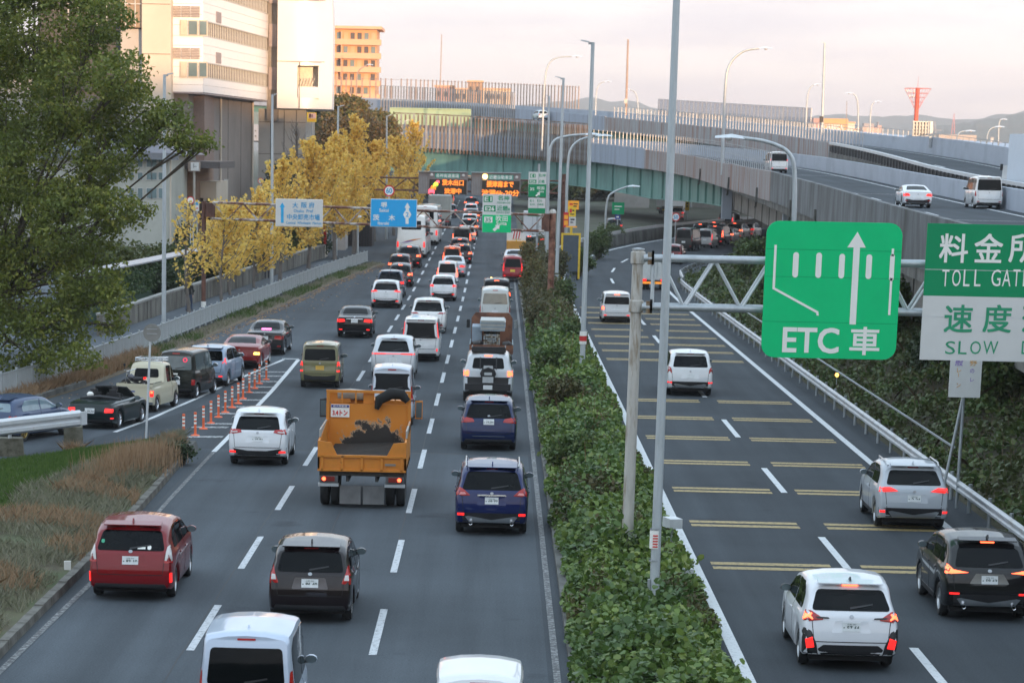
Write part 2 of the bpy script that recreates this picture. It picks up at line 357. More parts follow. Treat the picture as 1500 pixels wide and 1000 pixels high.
# leaves: many small faces spread through a volume, one mesh
def leaf_mesh(name, C, size, up=0.3, sides=4, aspect=.6, jit=.35, nrm=None):
    """C (N,3) leaf centres; each leaf a small bent blade; up = how much leaves face the sky"""
    n = len(C); C = np.asarray(C, float)
    d = RNG.normal(size=(n, 3)); d[:, 2] += up*3
    if nrm is not None: d = d*.55+nrm*1.2
    d /= np.linalg.norm(d, axis=1)[:, None]
    a = np.cross(d, RNG.normal(size=(n, 3))); a /= np.linalg.norm(a, axis=1)[:, None]; b = np.cross(d, a)
    s = (size*(1+jit*(RNG.rand(n)*2-1)))[:, None] if np.isscalar(size) else (size*(1+jit*(RNG.rand(n)*2-1)))[:, None]
    if sides == 4: ang = [0, 1, 2, 3]; pts = [a*s, b*s*aspect, -a*s, -b*s*aspect]
    else: pts = [a*s*math.cos(t)+b*s*aspect*math.sin(t)-d*s*.18*math.cos(2*t) for t in [2*math.pi*i/sides for i in range(sides)]]
    if sides == 4: pts = [pts[0]-d*s*.2, pts[1], pts[2]-d*s*.2, pts[3]]
    V = np.stack([C+p for p in pts], 1).reshape(-1, 3)
    me = bpy.data.meshes.new(name); me.vertices.add(n*sides); me.vertices.foreach_set('co', V.ravel())
    me.loops.add(n*sides); me.loops.foreach_set('vertex_index', np.arange(n*sides, dtype=np.int32))
    me.polygons.add(n); me.polygons.foreach_set('loop_start', np.arange(0, n*sides, sides, dtype=np.int32)); me.polygons.foreach_set('loop_total', np.full(n, sides, dtype=np.int32))
    me.update(calc_edges=True); return me
def blade_mesh(name, B, h, w, lean=.3):
    """grass blades: thin tapering triangles-pairs standing at B"""
    n = len(B); B = np.asarray(B, float); t = RNG.rand(n)*2*math.pi
    a = np.stack([np.cos(t), np.sin(t), 0*t], 1); hh = (h*(.5+RNG.rand(n)))[:, None] if np.isscalar(h) else (h*(.6+.8*RNG.rand(n)))[:, None]
    ln = RNG.normal(size=(n, 3))*lean; ln[:, 2] = 1; top = B+ln*hh; mid = B+ln*hh*.5*np.array([.6, .6, 1])
    V = np.stack([B-a*w, B+a*w, mid+a*w*.8, top, mid-a*w*.8], 1).reshape(-1, 3); k = 5
    me = bpy.data.meshes.new(name); me.vertices.add(n*k); me.vertices.foreach_set('co', V.ravel())
    me.loops.add(n*k); me.loops.foreach_set('vertex_index', np.arange(n*k, dtype=np.int32))
    me.polygons.add(n); me.polygons.foreach_set('loop_start', np.arange(0, n*k, k, dtype=np.int32)); me.polygons.foreach_set('loop_total', np.full(n, k, dtype=np.int32))
    me.update(calc_edges=True); return me
# ------------------------------------------------------------------ the ground
MAIN = Path([(0, y) for y in range(14, 700, 6)])
def mY(Y): return Y-14
_ya = [-400, -200, -60, 0, 20, 40]+list(range(50, 480, 6))+[500, 560, 640, 760, 900, 1200, 1700, 2500, 4000, 9000]
_xa = [-4000, -1500, -500, -200, -100, -60, -40, -30, -24, -20, -10, 0, 10, 20, 30, 40, 60, 100, 200, 500, 1500, 4000]
g = MB(); g.add([(x, y, zr(y)-.05) for y in _ya for x in _xa], [(j*len(_xa)+i, j*len(_xa)+i+1, (j+1)*len(_xa)+i+1, (j+1)*len(_xa)+i) for j in range(len(_ya)-1) for i in range(len(_xa)-1)])
GROUND = part(g, 'ground', mat('earth', (.09, .085, .06), .95, var=.3, scale=.4, col2=(.05, .06, .03), mix=(.4, .65), c2scale=.15), kind='structure')
# unseen ridge added behind the camera to keep the low sun off the road
hv = []; hx = [-260+i*20 for i in range(46)]
for x in hx:
    t = 37.5+2.2*noise.noise(Vector((x*.02, 0, 3)))
    hv += [(x, -165, -.2), (x, -150, t*.8), (x, -140, t), (x, -132, t*.9), (x, -112, -.2)]
hm = MB().add(hv, [(i*5+j, i*5+j+1, (i+1)*5+j+1, (i+1)*5+j) for i in range(len(hx)-1) for j in range(4)])
part(hm, 'sun_blocker', mat('blocker_green', (.05, .065, .03), .95, var=.3, scale=.3), kind='structure')
# key ground lines taken from image pixels
KERB = [G(-60, 1030), G(0, 965), G(60, 903), G(130, 833), G(200, 757), G(250, 700), G(281, 662)]
FENCE = [G(-160, 640), G(-60, 608), G(0, 588), G(86, 563), G(157, 537), G(205, 519), G(265, 494), G(320, 471), G(384, 446), G(430, 426), G(480, 406), G(540, 386)]
# main road surface
rd = MB(); ribbon(rd, MAIN, 0, 560, -24, 2.0, 0.0, 5, True)
part(rd, 'main_road', ASPH, kind='structure')
RAMPC = Path([(8.2, y) for y in range(14, 196, 7)]+[(8.2+270*(1-math.cos(a)), 195+270*math.sin(a)) for a in [i*.03 for i in range(1, 36)]])
def rw_in(t): return 6.1+max(0, min(4.0, (t-190)*.09))
rd = MB(); ribbon(rd, RAMPC, 0, RAMPC.L, -4.2, rw_in, 0.0, 4, True)
part(rd, 'expressway', ASPH2, kind='structure')
# gore area and ramp road on the left are a slightly different asphalt
RL = Path([G(-420, 790), G(-200, 712), G(20, 640), G(168, 632), G(300, 580), G(415, 527), G(520, 484)], 2)
RAMPROAD = Path([(-19.5, 72), (-17.2, 80), (-15.1, 88), (-13.9, 94.5), (-12.8, 100), (-11.5, 108), (-10.9, 118), (-10.6, 127), (-10.6, 150)], 2)
rd = MB(); ribbon(rd, RAMPROAD, 0, RAMPROAD.L, -3.6, 2.6, 0.004, 3, True)
part(rd, 'ramp_road', ASPH3, kind='structure')
# markings
def dashes(path, spans, off, w, name, m, dz=.010):
    mb = MB()
    for a, b in spans: ribbon(mb, path, a, b, off-w/2, off+w/2, dz, 4, True)
    return part(mb, name, m, kind='structure')
sp = [(mY(49.9+10.2*i), mY(49.9+10.2*i+5.2)) for i in range(-2, 34)]
dashes(MAIN, sp, -5.53, .15, 'lane_line', WLANE)
dashes(MAIN, sp, -2.13, .15, 'lane_line', WLANE)
dashes(MAIN, [(mY(40), mY(300))], 1.26, .13, 'edge_line', WWORN)
sp = [(a, b) for a, b in ((mY(46), mY(52.1)), (mY(61.4), mY(67.6)), (mY(76.6), mY(82.7)), (mY(91.8), mY(98)), (mY(107), mY(113)), (mY(122), mY(128)), (mY(137.5), mY(143.5)), (mY(152.5), mY(158.5)), (mY(167.5), mY(173.5)), (mY(182), mY(188)), (mY(197), mY(203)), (mY(212), mY(218)), (mY(227), mY(233)))]
dashes(RAMPC, sp, 0.0, .18, 'lane_line', WLINE)
dashes(RAMPC, [(mY(28), RAMPC.L)], -3.5, .24, 'edge_line', WLINE)
dashes(RAMPC, [(mY(28), mY(238))], 3.5, .22, 'edge_line', WLINE)
mb = MB()
for Y in (62.1, 69.4, 76.6, 83.6, 91, 98, 105, 126, 131.6, 136.5, 141.9, 147.5, 153, 158, 163, 168.5):
    for a, b in ((-3.1, -.35), (.35, 3.15)):
        ribbon(mb, RAMPC, mY(Y-.3), mY(Y+.12), a, b, .008, 1, True); ribbon(mb, RAMPC, mY(Y+.40), mY(Y+.82), a, b, .008, 1, True)
part(mb, 'rumble_stripes', YLINE, kind='structure')
# gore lines on the left
def gline(pts, w, name, m, dz=.012, sm=1):
    p = Path([G(*q) for q in pts], sm); mb = MB(); ribbon(mb, p, 0, p.L, -w/2, w/2, dz, 2, True); return part(mb, name, m, kind='structure')
gline([(168, 633), (215, 616), (250, 600), (290, 583), (330, 564), (372, 545), (415, 527)], .16, 'gore_line', WLINE)
gline([(313, 662), (330, 645), (352, 622)], .16, 'gore_line', WLINE, sm=0)
gline([(375, 597), (398, 573), (422, 545), (437, 527)], .17, 'gore_line', WLINE, sm=0)
gline([(413, 525.5), (438, 526)], .35, 'gore_line', WLINE, sm=0)
gline([(-20, 1003), (60, 925), (125, 862), (150, 838)], .13, 'edge_line', WWORN, sm=0)
gline([(200, 788), (245, 735), (283, 694), (312, 663)], .12, 'edge_line', WWORN, sm=0)
mb = MB()
for px, py in ((291, 640), (300, 626), (318, 621), (334, 606), (344, 596), (352, 586), (366, 575), (375, 567), (383, 559), (392, 551), (398, 545)):
    p = G(px+4, py); a = Vector((.55, .1, 0)); mb.quad(p-a+Vector((0, -.22, .011)), p+a+Vector((.1, -.22, .011)), p+a+Vector((.15, .3, .011)), p-a+Vector((0.05, .3, .011)))
part(mb, 'gore_hatching', linepaint('line_hatch', (.6, .62, .62), .54), kind='structure')
# asphalt seam and cracks along the lane joints
seam = mat('tar_seam', (.028, .028, .03), .7)
mb = MB()
for off, a, b in ((-3.9, 40, 72), (-2.2, 60, 150), (-5.65, 44, 120), (-8.7, 60, 140)):
    pts = [(off+.03*noise.noise(Vector((y*.7, off, 0))), y) for y in range(a, b)]; p = Path(pts); ribbon(mb, p, 0, p.L, -.012, .012, .006, 1, True)
ribbon(mb, MAIN, mY(84.6), mY(84.75), -8, 1.7, .006, 30, True)
part(mb, 'road_seam', seam, kind='structure')
# worn lighter patch of newer asphalt at the near end
mb = MB(); ribbon(mb, MAIN, 0, mY(84.6), -10, 1.1, .003, 6, True)
part(mb, 'road_patch', asphalt('asphalt_patch', .086), kind='structure')
# --- verge island on the left, raised, with a kerb of separate stones
VTOP = [G(-80, 700), G(0, 683), G(60, 676), G(110, 668), G(160, 662), G(215, 656), G(262, 652)]
mb = MB(); n = 26
kp = Path(KERB, 1); tp = Path(VTOP, 1); vs = []
for i in range(n+1):
    a = kp.at(kp.L*i/n, -.16); b = tp.at(tp.L*i/n)
    for j in range(9):
        q = a.lerp(b, j/8); q.z = .17+.28*math.sin(math.pi*j/8)*(.6+.5*noise.noise(Vector((q.x*.5, q.y*.3, 0)))); vs.append(q)
mb.add(vs, [(i*9+j, i*9+j+1, (i+1)*9+j+1, (i+1)*9+j) for i in range(n) for j in range(8)])
sweep(mb, tp, 0, tp.L, [(-.05, 0), (-.05, .17), (.1, .17), (.1, 0)], 2)
part(mb, 'verge', mat('verge_soil', (.10, .085, .05), .95, var=.3, scale=2, col2=(.07, .09, .035), mix=(.4, .6), c2scale=.5), kind='structure')
KERBST = mat('kerb_stone', (.17, .16, .14), .9, var=.2, scale=3, col2=(.09, .085, .07), mix=(.45, .65), c2scale=2)
kerb = thing('stone_kerb', 'long grey kerb of separate stones along the dry grass verge', 'kerb')
del kerb['category'], kerb['label']; kerb['kind'] = 'structure'
m0 = MB().box((0, 0, .09), (.18, .96, .2)).mesh('kerb_stone')
t = 0
while t < kp.L-1:
    p = kp.at(t+.5, -.09); inst('kerb_stone', m0, KERBST, kerb, (p.x, p.y, .0+RNG.uniform(-.012, .012)), kp.ang(t+.5)+RNG.uniform(-.01, .01)); t += 1.0
# --- sidewalk behind the fence, with its own low kerb
SW = Path(FENCE, 1)
mb = MB(); sweep(mb, SW, 0, SW.L, lambda t: [(-.1, 0), (-.1, .12), (-3.6, .12), (-3.6, 0)], 4, True)
part(mb, 'sidewalk', asphalt('asphalt_sidewalk', .095), kind='structure')
mb = MB(); sweep(mb, SW, 6, SW.L+0, [(.12, 0), (.12, .08), (1.25, .05), (1.3, 0)], 4, True)
part(mb, 'weed_strip', mat('weed_soil', (.12, .09, .055), .95, var=.35, scale=2), kind='structure')
# concrete edge kerb at the old fence
mb = MB(); a = SW.find(96); sweep(mb, SW, a-26, a+10, [(1.0, 0), (1.0, .22), (1.25, .22), (1.25, 0)], 2, True)
part(mb, 'edge_kerb', CONCD, kind='structure')
# car park and lane beyond the wall
mb = MB(); p = Path([(-50, 120), (-50, 330)]); ribbon(mb, p, 0, 210, -40, 28.5, .02, 6, True)
part(mb, 'car_park', asphalt('asphalt_park', .12), kind='structure')
# --- median between the two roads, soil mound under the vines
def med_h(x, y):
    l, r = med_w(y); u = (x-l)/(r-l)
    if u <= 0 or u >= 1: return 0
    b = (1-abs(2*u-1)**3.2)**.6
    return b*(.62+.55*noise.noise(Vector((x*.7, y*.2, 5)))+.35*noise.noise(Vector((x*1.8, y*.8, 8))))*(1+.45*max(0, min(1, (y-90)/40)))*(1 if x < 3.4 else 1-.3*(x-3.4))
def med_w(y):
    return (1.75+.35*noise.noise(Vector((0, y*.3, 1))), 4.32+.28*noise.noise(Vector((0, y*.25, 2)))) if y < 200 else (1.72+(y-200)*.012, 4.35+(y-200)*.09)
vs = []; ys = [38+1.0*i for i in range(0, 215)]
for y in ys:
    l, r = med_w(y)
    for j in range(11): x = l+(r-l)*j/10; vs.append((x, y, zr(y)+max(0.0, med_h(x, y)-.12)-.01))
mb = MB().add(vs, [(i*11+j, i*11+j+1, (i+1)*11+j+1, (i+1)*11+j) for i in range(len(ys)-1) for j in range(10)])
part(mb, 'median_soil', mat('undergrowth', (.03, .032, .016), .95, var=.3, scale=3), kind='structure')
mb = MB(); sweep(mb, MAIN, mY(38), mY(250), [(1.5, 0), (1.5, .13), (1.68, .13), (1.68, 0)], 6, True)
part(mb, 'median_kerb', CONCD, kind='structure')
# --- embankment to the right of the expressway
EMB = RAMPC
def emb_h(o, t):
    u = max(0, o-4.9); return min(2.6, u*.34)*(1+.25*noise.noise(Vector((o*.4, t*.15, 3))))+.18*noise.noise(Vector((o*1.1, t*.5, 1)))
vs = []; ts = [18+2.5*i for i in range(0, 92)]
for t_ in ts:
    for j in range(15):
        w0 = 4.75 if t_ < 190 else rw_in(t_)+.1
        o = w0+j*.85; p = RAMPC.at(t_, o); vs.append((p.x, p.y, zr(p.y)+max(.0, emb_h(4.9+(o-w0), t_))*(1 if j else 0)+.002))
mb = MB().add(vs, [(i*15+j, i*15+j+1, (i+1)*15+j+1, (i+1)*15+j) for i in range(len(ts)-1) for j in range(14)])
part(mb, 'embankment', mat('undergrowth'.replace('under', 'bank_under'), (.045, .042, .02), .95, var=.3, scale=2, col2=(.07, .055, .03), mix=(.5, .7), c2scale=.8), kind='structure')
# ------------------------------------------------------------------ the elevated expressway
# A: the near deck (left edge path), height of the road surface
APTS = [(15.3, 32, 5.18), (15.1, 65, 5.42), (15.2, 88, 5.6), (16.2, 120, 5.9), (17.7, 150, 6.15), (18.7, 182, 6.48), (19.4, 214, 6.9), (19.5, 247, 7.5), (18.7, 280, 8.1), (16.8, 308, 8.48), (13.5, 330, 8.92), (9.1, 347, 9.36), (2.6, 363, 9.8), (-6.5, 374, 10.31), (-18.2, 381, 10.62), (-33.8, 386, 10.94), (-52.0, 390, 11.19), (-97.5, 395, 11.44)]  # these points, B's and the third road's were scaled about the camera
A = Path(APTS, 2); AW = 12.4
def AY(Y): return A.find(1.3*Y)      # takes Y from before the deck was scaled about the camera
SLABC = mat('viaduct_concrete', (.17, .18, .185), .9, var=.12, scale=.6, col2=(.07, .068, .064), mix=(.42, .68), c2scale=.5, stretch=(1.2, 1.2, .4), bump=.2)
RUSTP = mat('rusted_fascia', (.34, .345, .35), .85, var=.1, scale=1, col2=(.25, .12, .08), mix=(.42, .66), c2scale=.6, stretch=(2, 2, .18))
BLUEP = mat('fascia_blue_grey', (.33, .37, .44), .8, var=.07, scale=.6, col2=(.22, .22, .24), mix=(.5, .75), c2scale=.5, stretch=(2, 2, .2))
GREENG = mat('girder_green', (.14, .30, .265), .55, var=.12, scale=.5, col2=(.09, .20, .18), mix=(.45, .65), c2scale=.6, stretch=(1.2, 1.2, .3))
GREENL = mat('girder_green_sunlit', (.30, .42, .27), .6, var=.1, scale=.5)  # girder green again, lightened to look sunlit
VR = mat('viaduct_rail', (.36, .38, .40), .5, metal=.5, var=.1)
va = thing('viaduct', 'near elevated expressway curving from the right over the main road', 'viaduct')
mb = MB(); ribbon(mb, A, 0, A.L, .32, AW-.3, 0.03, 3); part(mb, 'deck_surface', ASPHV, va)
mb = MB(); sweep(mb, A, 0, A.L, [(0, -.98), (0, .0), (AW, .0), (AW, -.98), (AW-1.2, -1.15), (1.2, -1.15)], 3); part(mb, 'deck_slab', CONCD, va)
t1, t2, t3, t4 = AY(151), AY(196), AY(240), AY(262)
def parapet(mb, P_, a, b, o0, o1, h): sweep(mb, P_, a, b, [(o0, -.02), (o0, h), (o1, h), (o1, -.02)], 3)
mb = MB(); sweep(mb, A, 0, t1, [(-.06, -.5), (-.06, 1.5), (.22, 1.5), (.3, .02), (.3, -.4)], 3); part(mb, 'parapet', SLABC, va)
mb = MB(); sweep(mb, A, t1, t3, lambda t: (lambda k: [(-.06, -.95+.4*k), (-.06, 1.1+.4*k), (.22, 1.1+.4*k), (.3, .02), (.3, -.4)])(max(0, 1-(t-t1)/50)), 3); part(mb, 'parapet', RUSTP, va)
mb = MB(); sweep(mb, A, t3, A.L, [(-.06, -1.0), (-.06, 1.2), (.22, 1.2), (.3, .02), (.3, -.7)], 3); part(mb, 'parapet', BLUEP, va)
mb = MB(); sweep(mb, A, 0, A.L, [(AW-.3, -.1), (AW-.3, 1.3), (AW, 1.3), (AW, -.1)], 3); part(mb, 'far_barrier', CONCL, va)
# concrete box girder on the right, steel girder on the left
def box_in(t): return [(1.6, -1.1), (1.8, -3.1), (AW-1.8, -3.1), (AW-1.6, -1.1)]
mb = MB(); sweep(mb, A, 0, AY(197), box_in, 3); part(mb, 'box_girder', CONC, va)
mb = MB(); t = AY(92)
while t < AY(196):
    p = A.at(t, 1.62, -2.3); mb.box(p, (.06, .05, 2.2), A.ang(t)); t += 6.5
part(mb, 'panel_joints', CONCD, va, kind='stuff')
gs, ge = AY(194), AY(290)+16
def gird(o):
    def f(t):
        k = min(1, max(0, (t-gs)/60)); h = 1.75+1.35*k; return [(o, -1.05), (o, -1.05-h), (o+.06, -1.05-h), (o+.06, -1.05)]
    return f
def flang(o):
    def f(t):
        k = min(1, max(0, (t-gs)/60)); h = 1.75+1.35*k; return [(o-.25, -1.05-h), (o-.25, -1.12-h), (o+.3, -1.12-h), (o+.3, -1.05-h)]
    return f
for o in (.95, 6.0, 11.2):
    mb = MB(); sweep(mb, A, gs, ge, gird(o), 3); sweep(mb, A, gs, ge, flang(o), 3)
    t = gs+2
    while t < ge:
        k = min(1, max(0, (t-gs)/60)); h = 1.75+1.35*k; p = A.at(t, o-.1, -1.05-h/2); mb.box(p, (.2, .03, h-.02), A.ang(t)); t += 3.7 if o > 1 else 7.2
    part(mb, 'steel_girder', GREENG, va)
# end plates and the hanging pilasters under the slab
mb = MB(); p = A.at(gs, 1.2, -2.5); mb.box(p, (.9, .6, 3.0), A.ang(gs)); part(mb, 'end_plate', CONCL, va)
# drain pipes
for Y in (121, 136, 160, 182, 204, 226):
    mb = MB(); t = AY(Y); pts = [A.at(t, -.12, .1), A.at(t, -.16, -.95), A.at(t+.6, -.12, -1.3), A.at(t+2.2, -.05, -1.4)]; mb.pipe(pts, .08, 6); part(mb, 'drain_pipe', CONCD, va, smooth=40)
# parapet rail with thin posts on the near edge
mb = MB(); t = AY(152)
tA0, tA1 = t, AY(262)
while t < tA1:
    mb.box(A.at(t, .05, 1.95), (.06, .06, 1.75), A.ang(t)); t += 2.0
part(mb, 'screen_post', VR, va, kind='stuff')
mb = MB()
for dz in (1.25, 2.0, 2.8): sweep(mb, A, tA0, tA1, [(.03, dz), (.03, dz+.035), (.07, dz+.035), (.07, dz)], 3)
part(mb, 'screen_rail', VR, va)
# markings on the deck
for o0, o1, spn in ((10.9, 11.1, [(0, A.L)]), (1.2, 1.38, [(0, A.L)]), (6.1, 6.28, [(AY(60)+i*15, AY(60)+i*15+6) for i in range(0, 22)])):
    for a, b in spn:
        if b <= A.L: mb = MB(); ribbon(mb, A, a, b, o0, o1, .04, 3); part(mb, 'deck_marking', WLINE, va)
for Y in (112, 153, 193):
    t = AY(Y); mb = MB(); ribbon(mb, A, t, t+.35, .3, AW-.3, .036, 1); part(mb, 'expansion_joint', mat('joint_steel', (.3, .3, .3), .5, metal=.4), va)
# noise-screen posts over the main road: every post its own piece
sc = thing('noise_fence', 'lower rust-stained noise fence of close upright posts over the main road', 'fence')
pm = MB().box((0, 0, 2.0), (.13, .2, 4.8)).mesh('fence_post')
POSTM = rusty('fence_post_paint', (.30, .27, .24), (.15, .085, .05), .38, .58, 1.2, (1, 1, .5)); POSTM2 = rusty('fence_post_grey', (.36, .36, .36), (.18, .11, .07), .45, .65, 1.2, (1, 1, .5))
t = AY(262)-1; tE = AY(296)
tt = []
while A.at(t).x > -14.6 and t < A.L: tt.append(t); t += .68
for i, t in enumerate(tt):
    p = A.at(t, -.18, -1.1); inst('fence_post', pm, POSTM if i % 3 else POSTM2, sc, p, A.ang(t))
mb = MB(); sweep(mb, A, tt[0], tt[-1], [(-.09, 3.35), (-.09, 3.5), (-.02, 3.5), (-.02, 3.35)], 2); part(mb, 'top_rail', POSTM, sc)
mb = MB(); sweep(mb, A, tt[0], tt[-1], [(-.02, 1.1), (-.02, 2.0), (.04, 2.0), (.04, 1.1)], 2); part(mb, 'lower_panel', POSTM2, sc)
# left continuation: studded fascia with a mesh fence on it
fs = thing('mesh_fence', 'grey mesh fence on the studded blue-grey parapet behind the autumn trees', 'fence')
t0 = tt[-1]+1
fm = MB().box((0, 0, .9), (.09, .09, 1.8)).mesh('fence_post')
t = t0
while t < A.L-2: inst('fence_post', fm, VR, fs, A.at(t, 0, 1.2), A.ang(t)); t += 2.6
mb = MB(); sweep(mb, A, t0, A.L-2, [(.0, 1.25), (.0, 2.9), (.02, 2.9), (.02, 1.25)], 3); part(mb, 'mesh_panel', mat('green_mesh', (.17, .23, .24), .6), fs)
mb = MB(); t = t0
while t < A.L-2:
    for dz in (-.35, .35): p = A.at(t, -.1, dz); mb.box(p, (.15, .15, .15), A.ang(t))
    t += 1.5
part(mb, 'fascia_studs', CONCD, va, kind='stuff')
# columns under the concrete part
colm = MB().box((0, 0, 0), (.68, 1.1, 1)).mesh('pier_column')
for Y in (96, 110, 128, 148):
    t = AY(Y); h = A.at(t).z-.9; p = A.at(t, .95, 0); o = inst('pier_column', colm, CONCL, va, (p.x, p.y, h/2-.02), A.ang(t)); o.scale = (1, 1, h)
mb = MB(); sweep(mb, A, AY(84), AY(150), lambda t: [(3.6, -3.5), (3.6, -8.6), (4.1, -8.6), (4.1, -3.5)], 4); part(mb, 'retaining_wall', CONCD, va)
# the big T pier
mb = MB(); c = P(925, 300, 378); zg = zr(378)
mb.prism([(-2.3, zg-.1), (2.3, zg-.1), (2.3, 5.6), (4.7, 6.4), (5.1, 7.0), (-8.6, 8.4), (-8.6, 6.6), (-2.3, 4.9)], 'y', -1.8, 1.8)
mb.v = [Vector((v.x+c.x, v.y+c.y, v.z)) for v in mb.v]; part(mb, 't_pier', mat('concrete_pier', (.46, .45, .43), .85, var=.1, scale=.5, col2=(.30, .29, .27), mix=(.5, .75), c2scale=.4), va)
for px, Y, w in ((1028, 384, 3.1), (700, 425, 2.3), (768, 412, 2.1), (560, 425, 2.9), (480, 412, 2.9)):
    x = XA(px, Y); mb = MB().bx(x-w/2, x+w/2, Y-1.4, Y+1.4, zr(Y)-.1, 9.3); part(mb, 'pier_column', CONC if px > 1000 else CONCD, va)
# B: the farther, higher deck; path of its near edge, taken from image pixels, then scaled about the camera
BPTS = [(26.0, 65, 5.67), (30.4, 130, 6.01), (32.4, 169, 6.5), (32.4, 208, 7.31), (32.9, 247, 8.6), (32.2, 280, 9.55), (30.2, 325, 10.68), (25.7, 374, 11.82), (15.6, 424, 13.34), (3.4, 469, 14.85), (-10.4, 500, 15.99), (-22.1, 521, 16.74), (-32.5, 534, 17.37), (-78.0, 559, 18.76), (-143.0, 567, 20.02)]
B = Path(BPTS, 2); BW = 12.2
def BY(Y): return B.find(1.3*Y)
vb = thing('viaduct', 'farther and higher elevated road climbing away to the left behind the near deck', 'viaduct')
mb = MB(); ribbon(mb, B, 0, B.L, .3, BW-.3, .03, 3); part(mb, 'deck_surface', ASPHV, vb)
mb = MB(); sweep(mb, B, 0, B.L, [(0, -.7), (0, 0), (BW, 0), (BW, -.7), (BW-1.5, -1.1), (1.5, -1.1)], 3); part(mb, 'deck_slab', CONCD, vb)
b1, b2 = BY(212), BY(325)
mb = MB(); sweep(mb, B, b1, b2, [(-.06, -.9), (-.06, 1.2), (.2, 1.2), (.28, 0), (.28, -.6)], 3); part(mb, 'parapet', RUSTP, vb)
mb = MB(); sweep(mb, B, b2, B.L, [(-.06, -.9), (-.06, 1.3), (.2, 1.3), (.28, 0), (.28, -.6)], 3); part(mb, 'parapet', BLUEP, vb)
mb = MB(); sweep(mb, B, 0, b1, [(-.06, -.7), (-.06, .3), (.2, .3), (.28, 0), (.28, -.6)], 3)
part(mb, 'edge_beam', CONCD, vb)
t = 0; mb = MB()
while t < b1: mb.box(B.at(t, .05, .75), (.2, .26, .9), B.ang(t)); t += 1.9
part(mb, 'guard_post', BLACK, vb, kind='stuff')
mb = MB(); sweep(mb, B, 0, b1, [(-.06, 1.05), (-.06, 1.28), (.2, 1.28), (.2, 1.05)], 3); part(mb, 'guard_rail', GALVL, vb)
mb = MB(); sweep(mb, B, 0, b1, [(.02, .35), (.02, .95), (.08, .95), (.08, .35)], 3); part(mb, 'guard_panel', DARK, vb)
mb = MB(); sweep(mb, B, 0, B.L, lambda t: [(BW-.3, -.6), (BW-.3, 1.4+.35*(t < BY(230))), (BW, 1.4+.35*(t < BY(230))), (BW, -.6)], 3); part(mb, 'far_barrier', CONCL, vb)
for o0, o1, spn in ((10.8, 11.0, [(0, B.L)]), (.95, 1.15, [(0, B.L)]), (5.9, 6.08, [(i*15, i*15+6) for i in range(0, 24)])):
    for a, b in spn:
        if b <= B.L: mb = MB(); ribbon(mb, B, a, b, o0, o1, .04, 3); part(mb, 'deck_marking', WLINE, vb)
for o in (1.0, 11):
    mb = MB(); a, b = BY(300), B.L-30; sweep(mb, B, a, b, [(o, -.7), (o, -3.2), (o+.06, -3.2), (o+.06, -.7)], 3)
    t = a
    while t < b: mb.box(B.at(t, o-.1, -1.95), (.2, .03, 2.4), B.ang(t)); t += 5
    part(mb, 'steel_girder', GREENG, vb)
# girder end under it, the sunlight put into a paler green
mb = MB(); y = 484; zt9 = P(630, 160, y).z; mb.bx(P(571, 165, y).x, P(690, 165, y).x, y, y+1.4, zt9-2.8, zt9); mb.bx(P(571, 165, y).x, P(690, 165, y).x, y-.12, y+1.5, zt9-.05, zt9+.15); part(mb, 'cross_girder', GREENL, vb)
for Y, w in ((70, 2.2), (105, 2.2), (140, 2.2), (175, 2.2), (210, 2.2), (245, 2.2), (285, 2.4)):
    p = B.at(BY(Y), BW/2); mb = MB().bx(p.x-w/2, p.x+w/2, p.y-1, p.y+1, zr(p.y)-.1, p.z-1.05); mb.bx(p.x-3.5, p.x+3.5, p.y-1.1, p.y+1.1, p.z-2.0, p.z-1.03); part(mb, 'pier_column', CONCD, vb)
# screens on B: mesh on the near rusty parapet, mesh on the far barrier, posts on the left
def screen(name, label, P_, a, b, off, z0, z1, step, pmat, cat='fence', w=.06, rails=(0, 1)):
    r = thing(name, label, cat); h = z1-z0; m_ = MB().box((0, 0, h/2), (w, w*1.3, h)).mesh('fence_post'); t = a; k = 0
    while t < b and k < 290: inst('fence_post', m_, pmat, r, P_.at(t, off, z0), P_.ang(t)); t += step; k += 1
    mb = MB()
    for f in rails: zz = z0+(h-.05)*f; sweep(mb, P_, a, t-step, [(off-w*.8, zz), (off-w*.8, zz+.05), (off-w*.8+.05, zz+.05), (off-w*.8+.05, zz)], 3)
    part(mb, 'fence_rail', pmat, r); return r
RUSTY2 = mat('post_warm', (.38, .27, .21), .7, var=.15, scale=1)
r = screen('mesh_screen', 'thin grey mesh screen above the rust-streaked parapet of the farther deck', B, BY(196), BY(322), .05, 1.2, 2.85, 2.1, VR, rails=(0, .5, 1))
def tcol(P_, off, px):       # station along the deck seen in column px
    return min((abs(XA(px, q.y, q.z)-q.x), t) for t in [i*2.0 for i in range(30, int(P_.L/2)-20)] for q in [P_.at(t, off, 2)])[1]
ts0, ts1 = tcol(B, BW, 1187), tcol(B, BW, 965)
r = screen('railing', 'thin railing on the far white barrier of the upper deck', B, BY(110), BY(330), BW-.15, 1.4, 2.15, 2.9, VR, rails=(1,))
r = screen('mesh_screen', 'taller mesh screen on the far barrier in front of the mountains', B, ts0, ts1, BW-.05, 1.4, 3.9, 2.2, VR, rails=(0, 1))
mb = MB(); sweep(mb, B, ts0, ts1, [(BW, 1.45), (BW, 3.85), (BW+.015, 3.85), (BW+.015, 1.45)], 3)
gm, gb, gt = newmat('mesh_haze'); gb.inputs['Base Color'].default_value = (.36, .36, .40, 1); gb.inputs['Alpha'].default_value = .42; part(mb, 'mesh_panel', gm, r)
screen('noise_fence', 'upper noise fence of brown posts on the near edge of the high ramp', B, BY(361.5), BY(400.5), -.18, -.95, 3.9, 1.06, POSTM2, w=.16, rails=(1,))
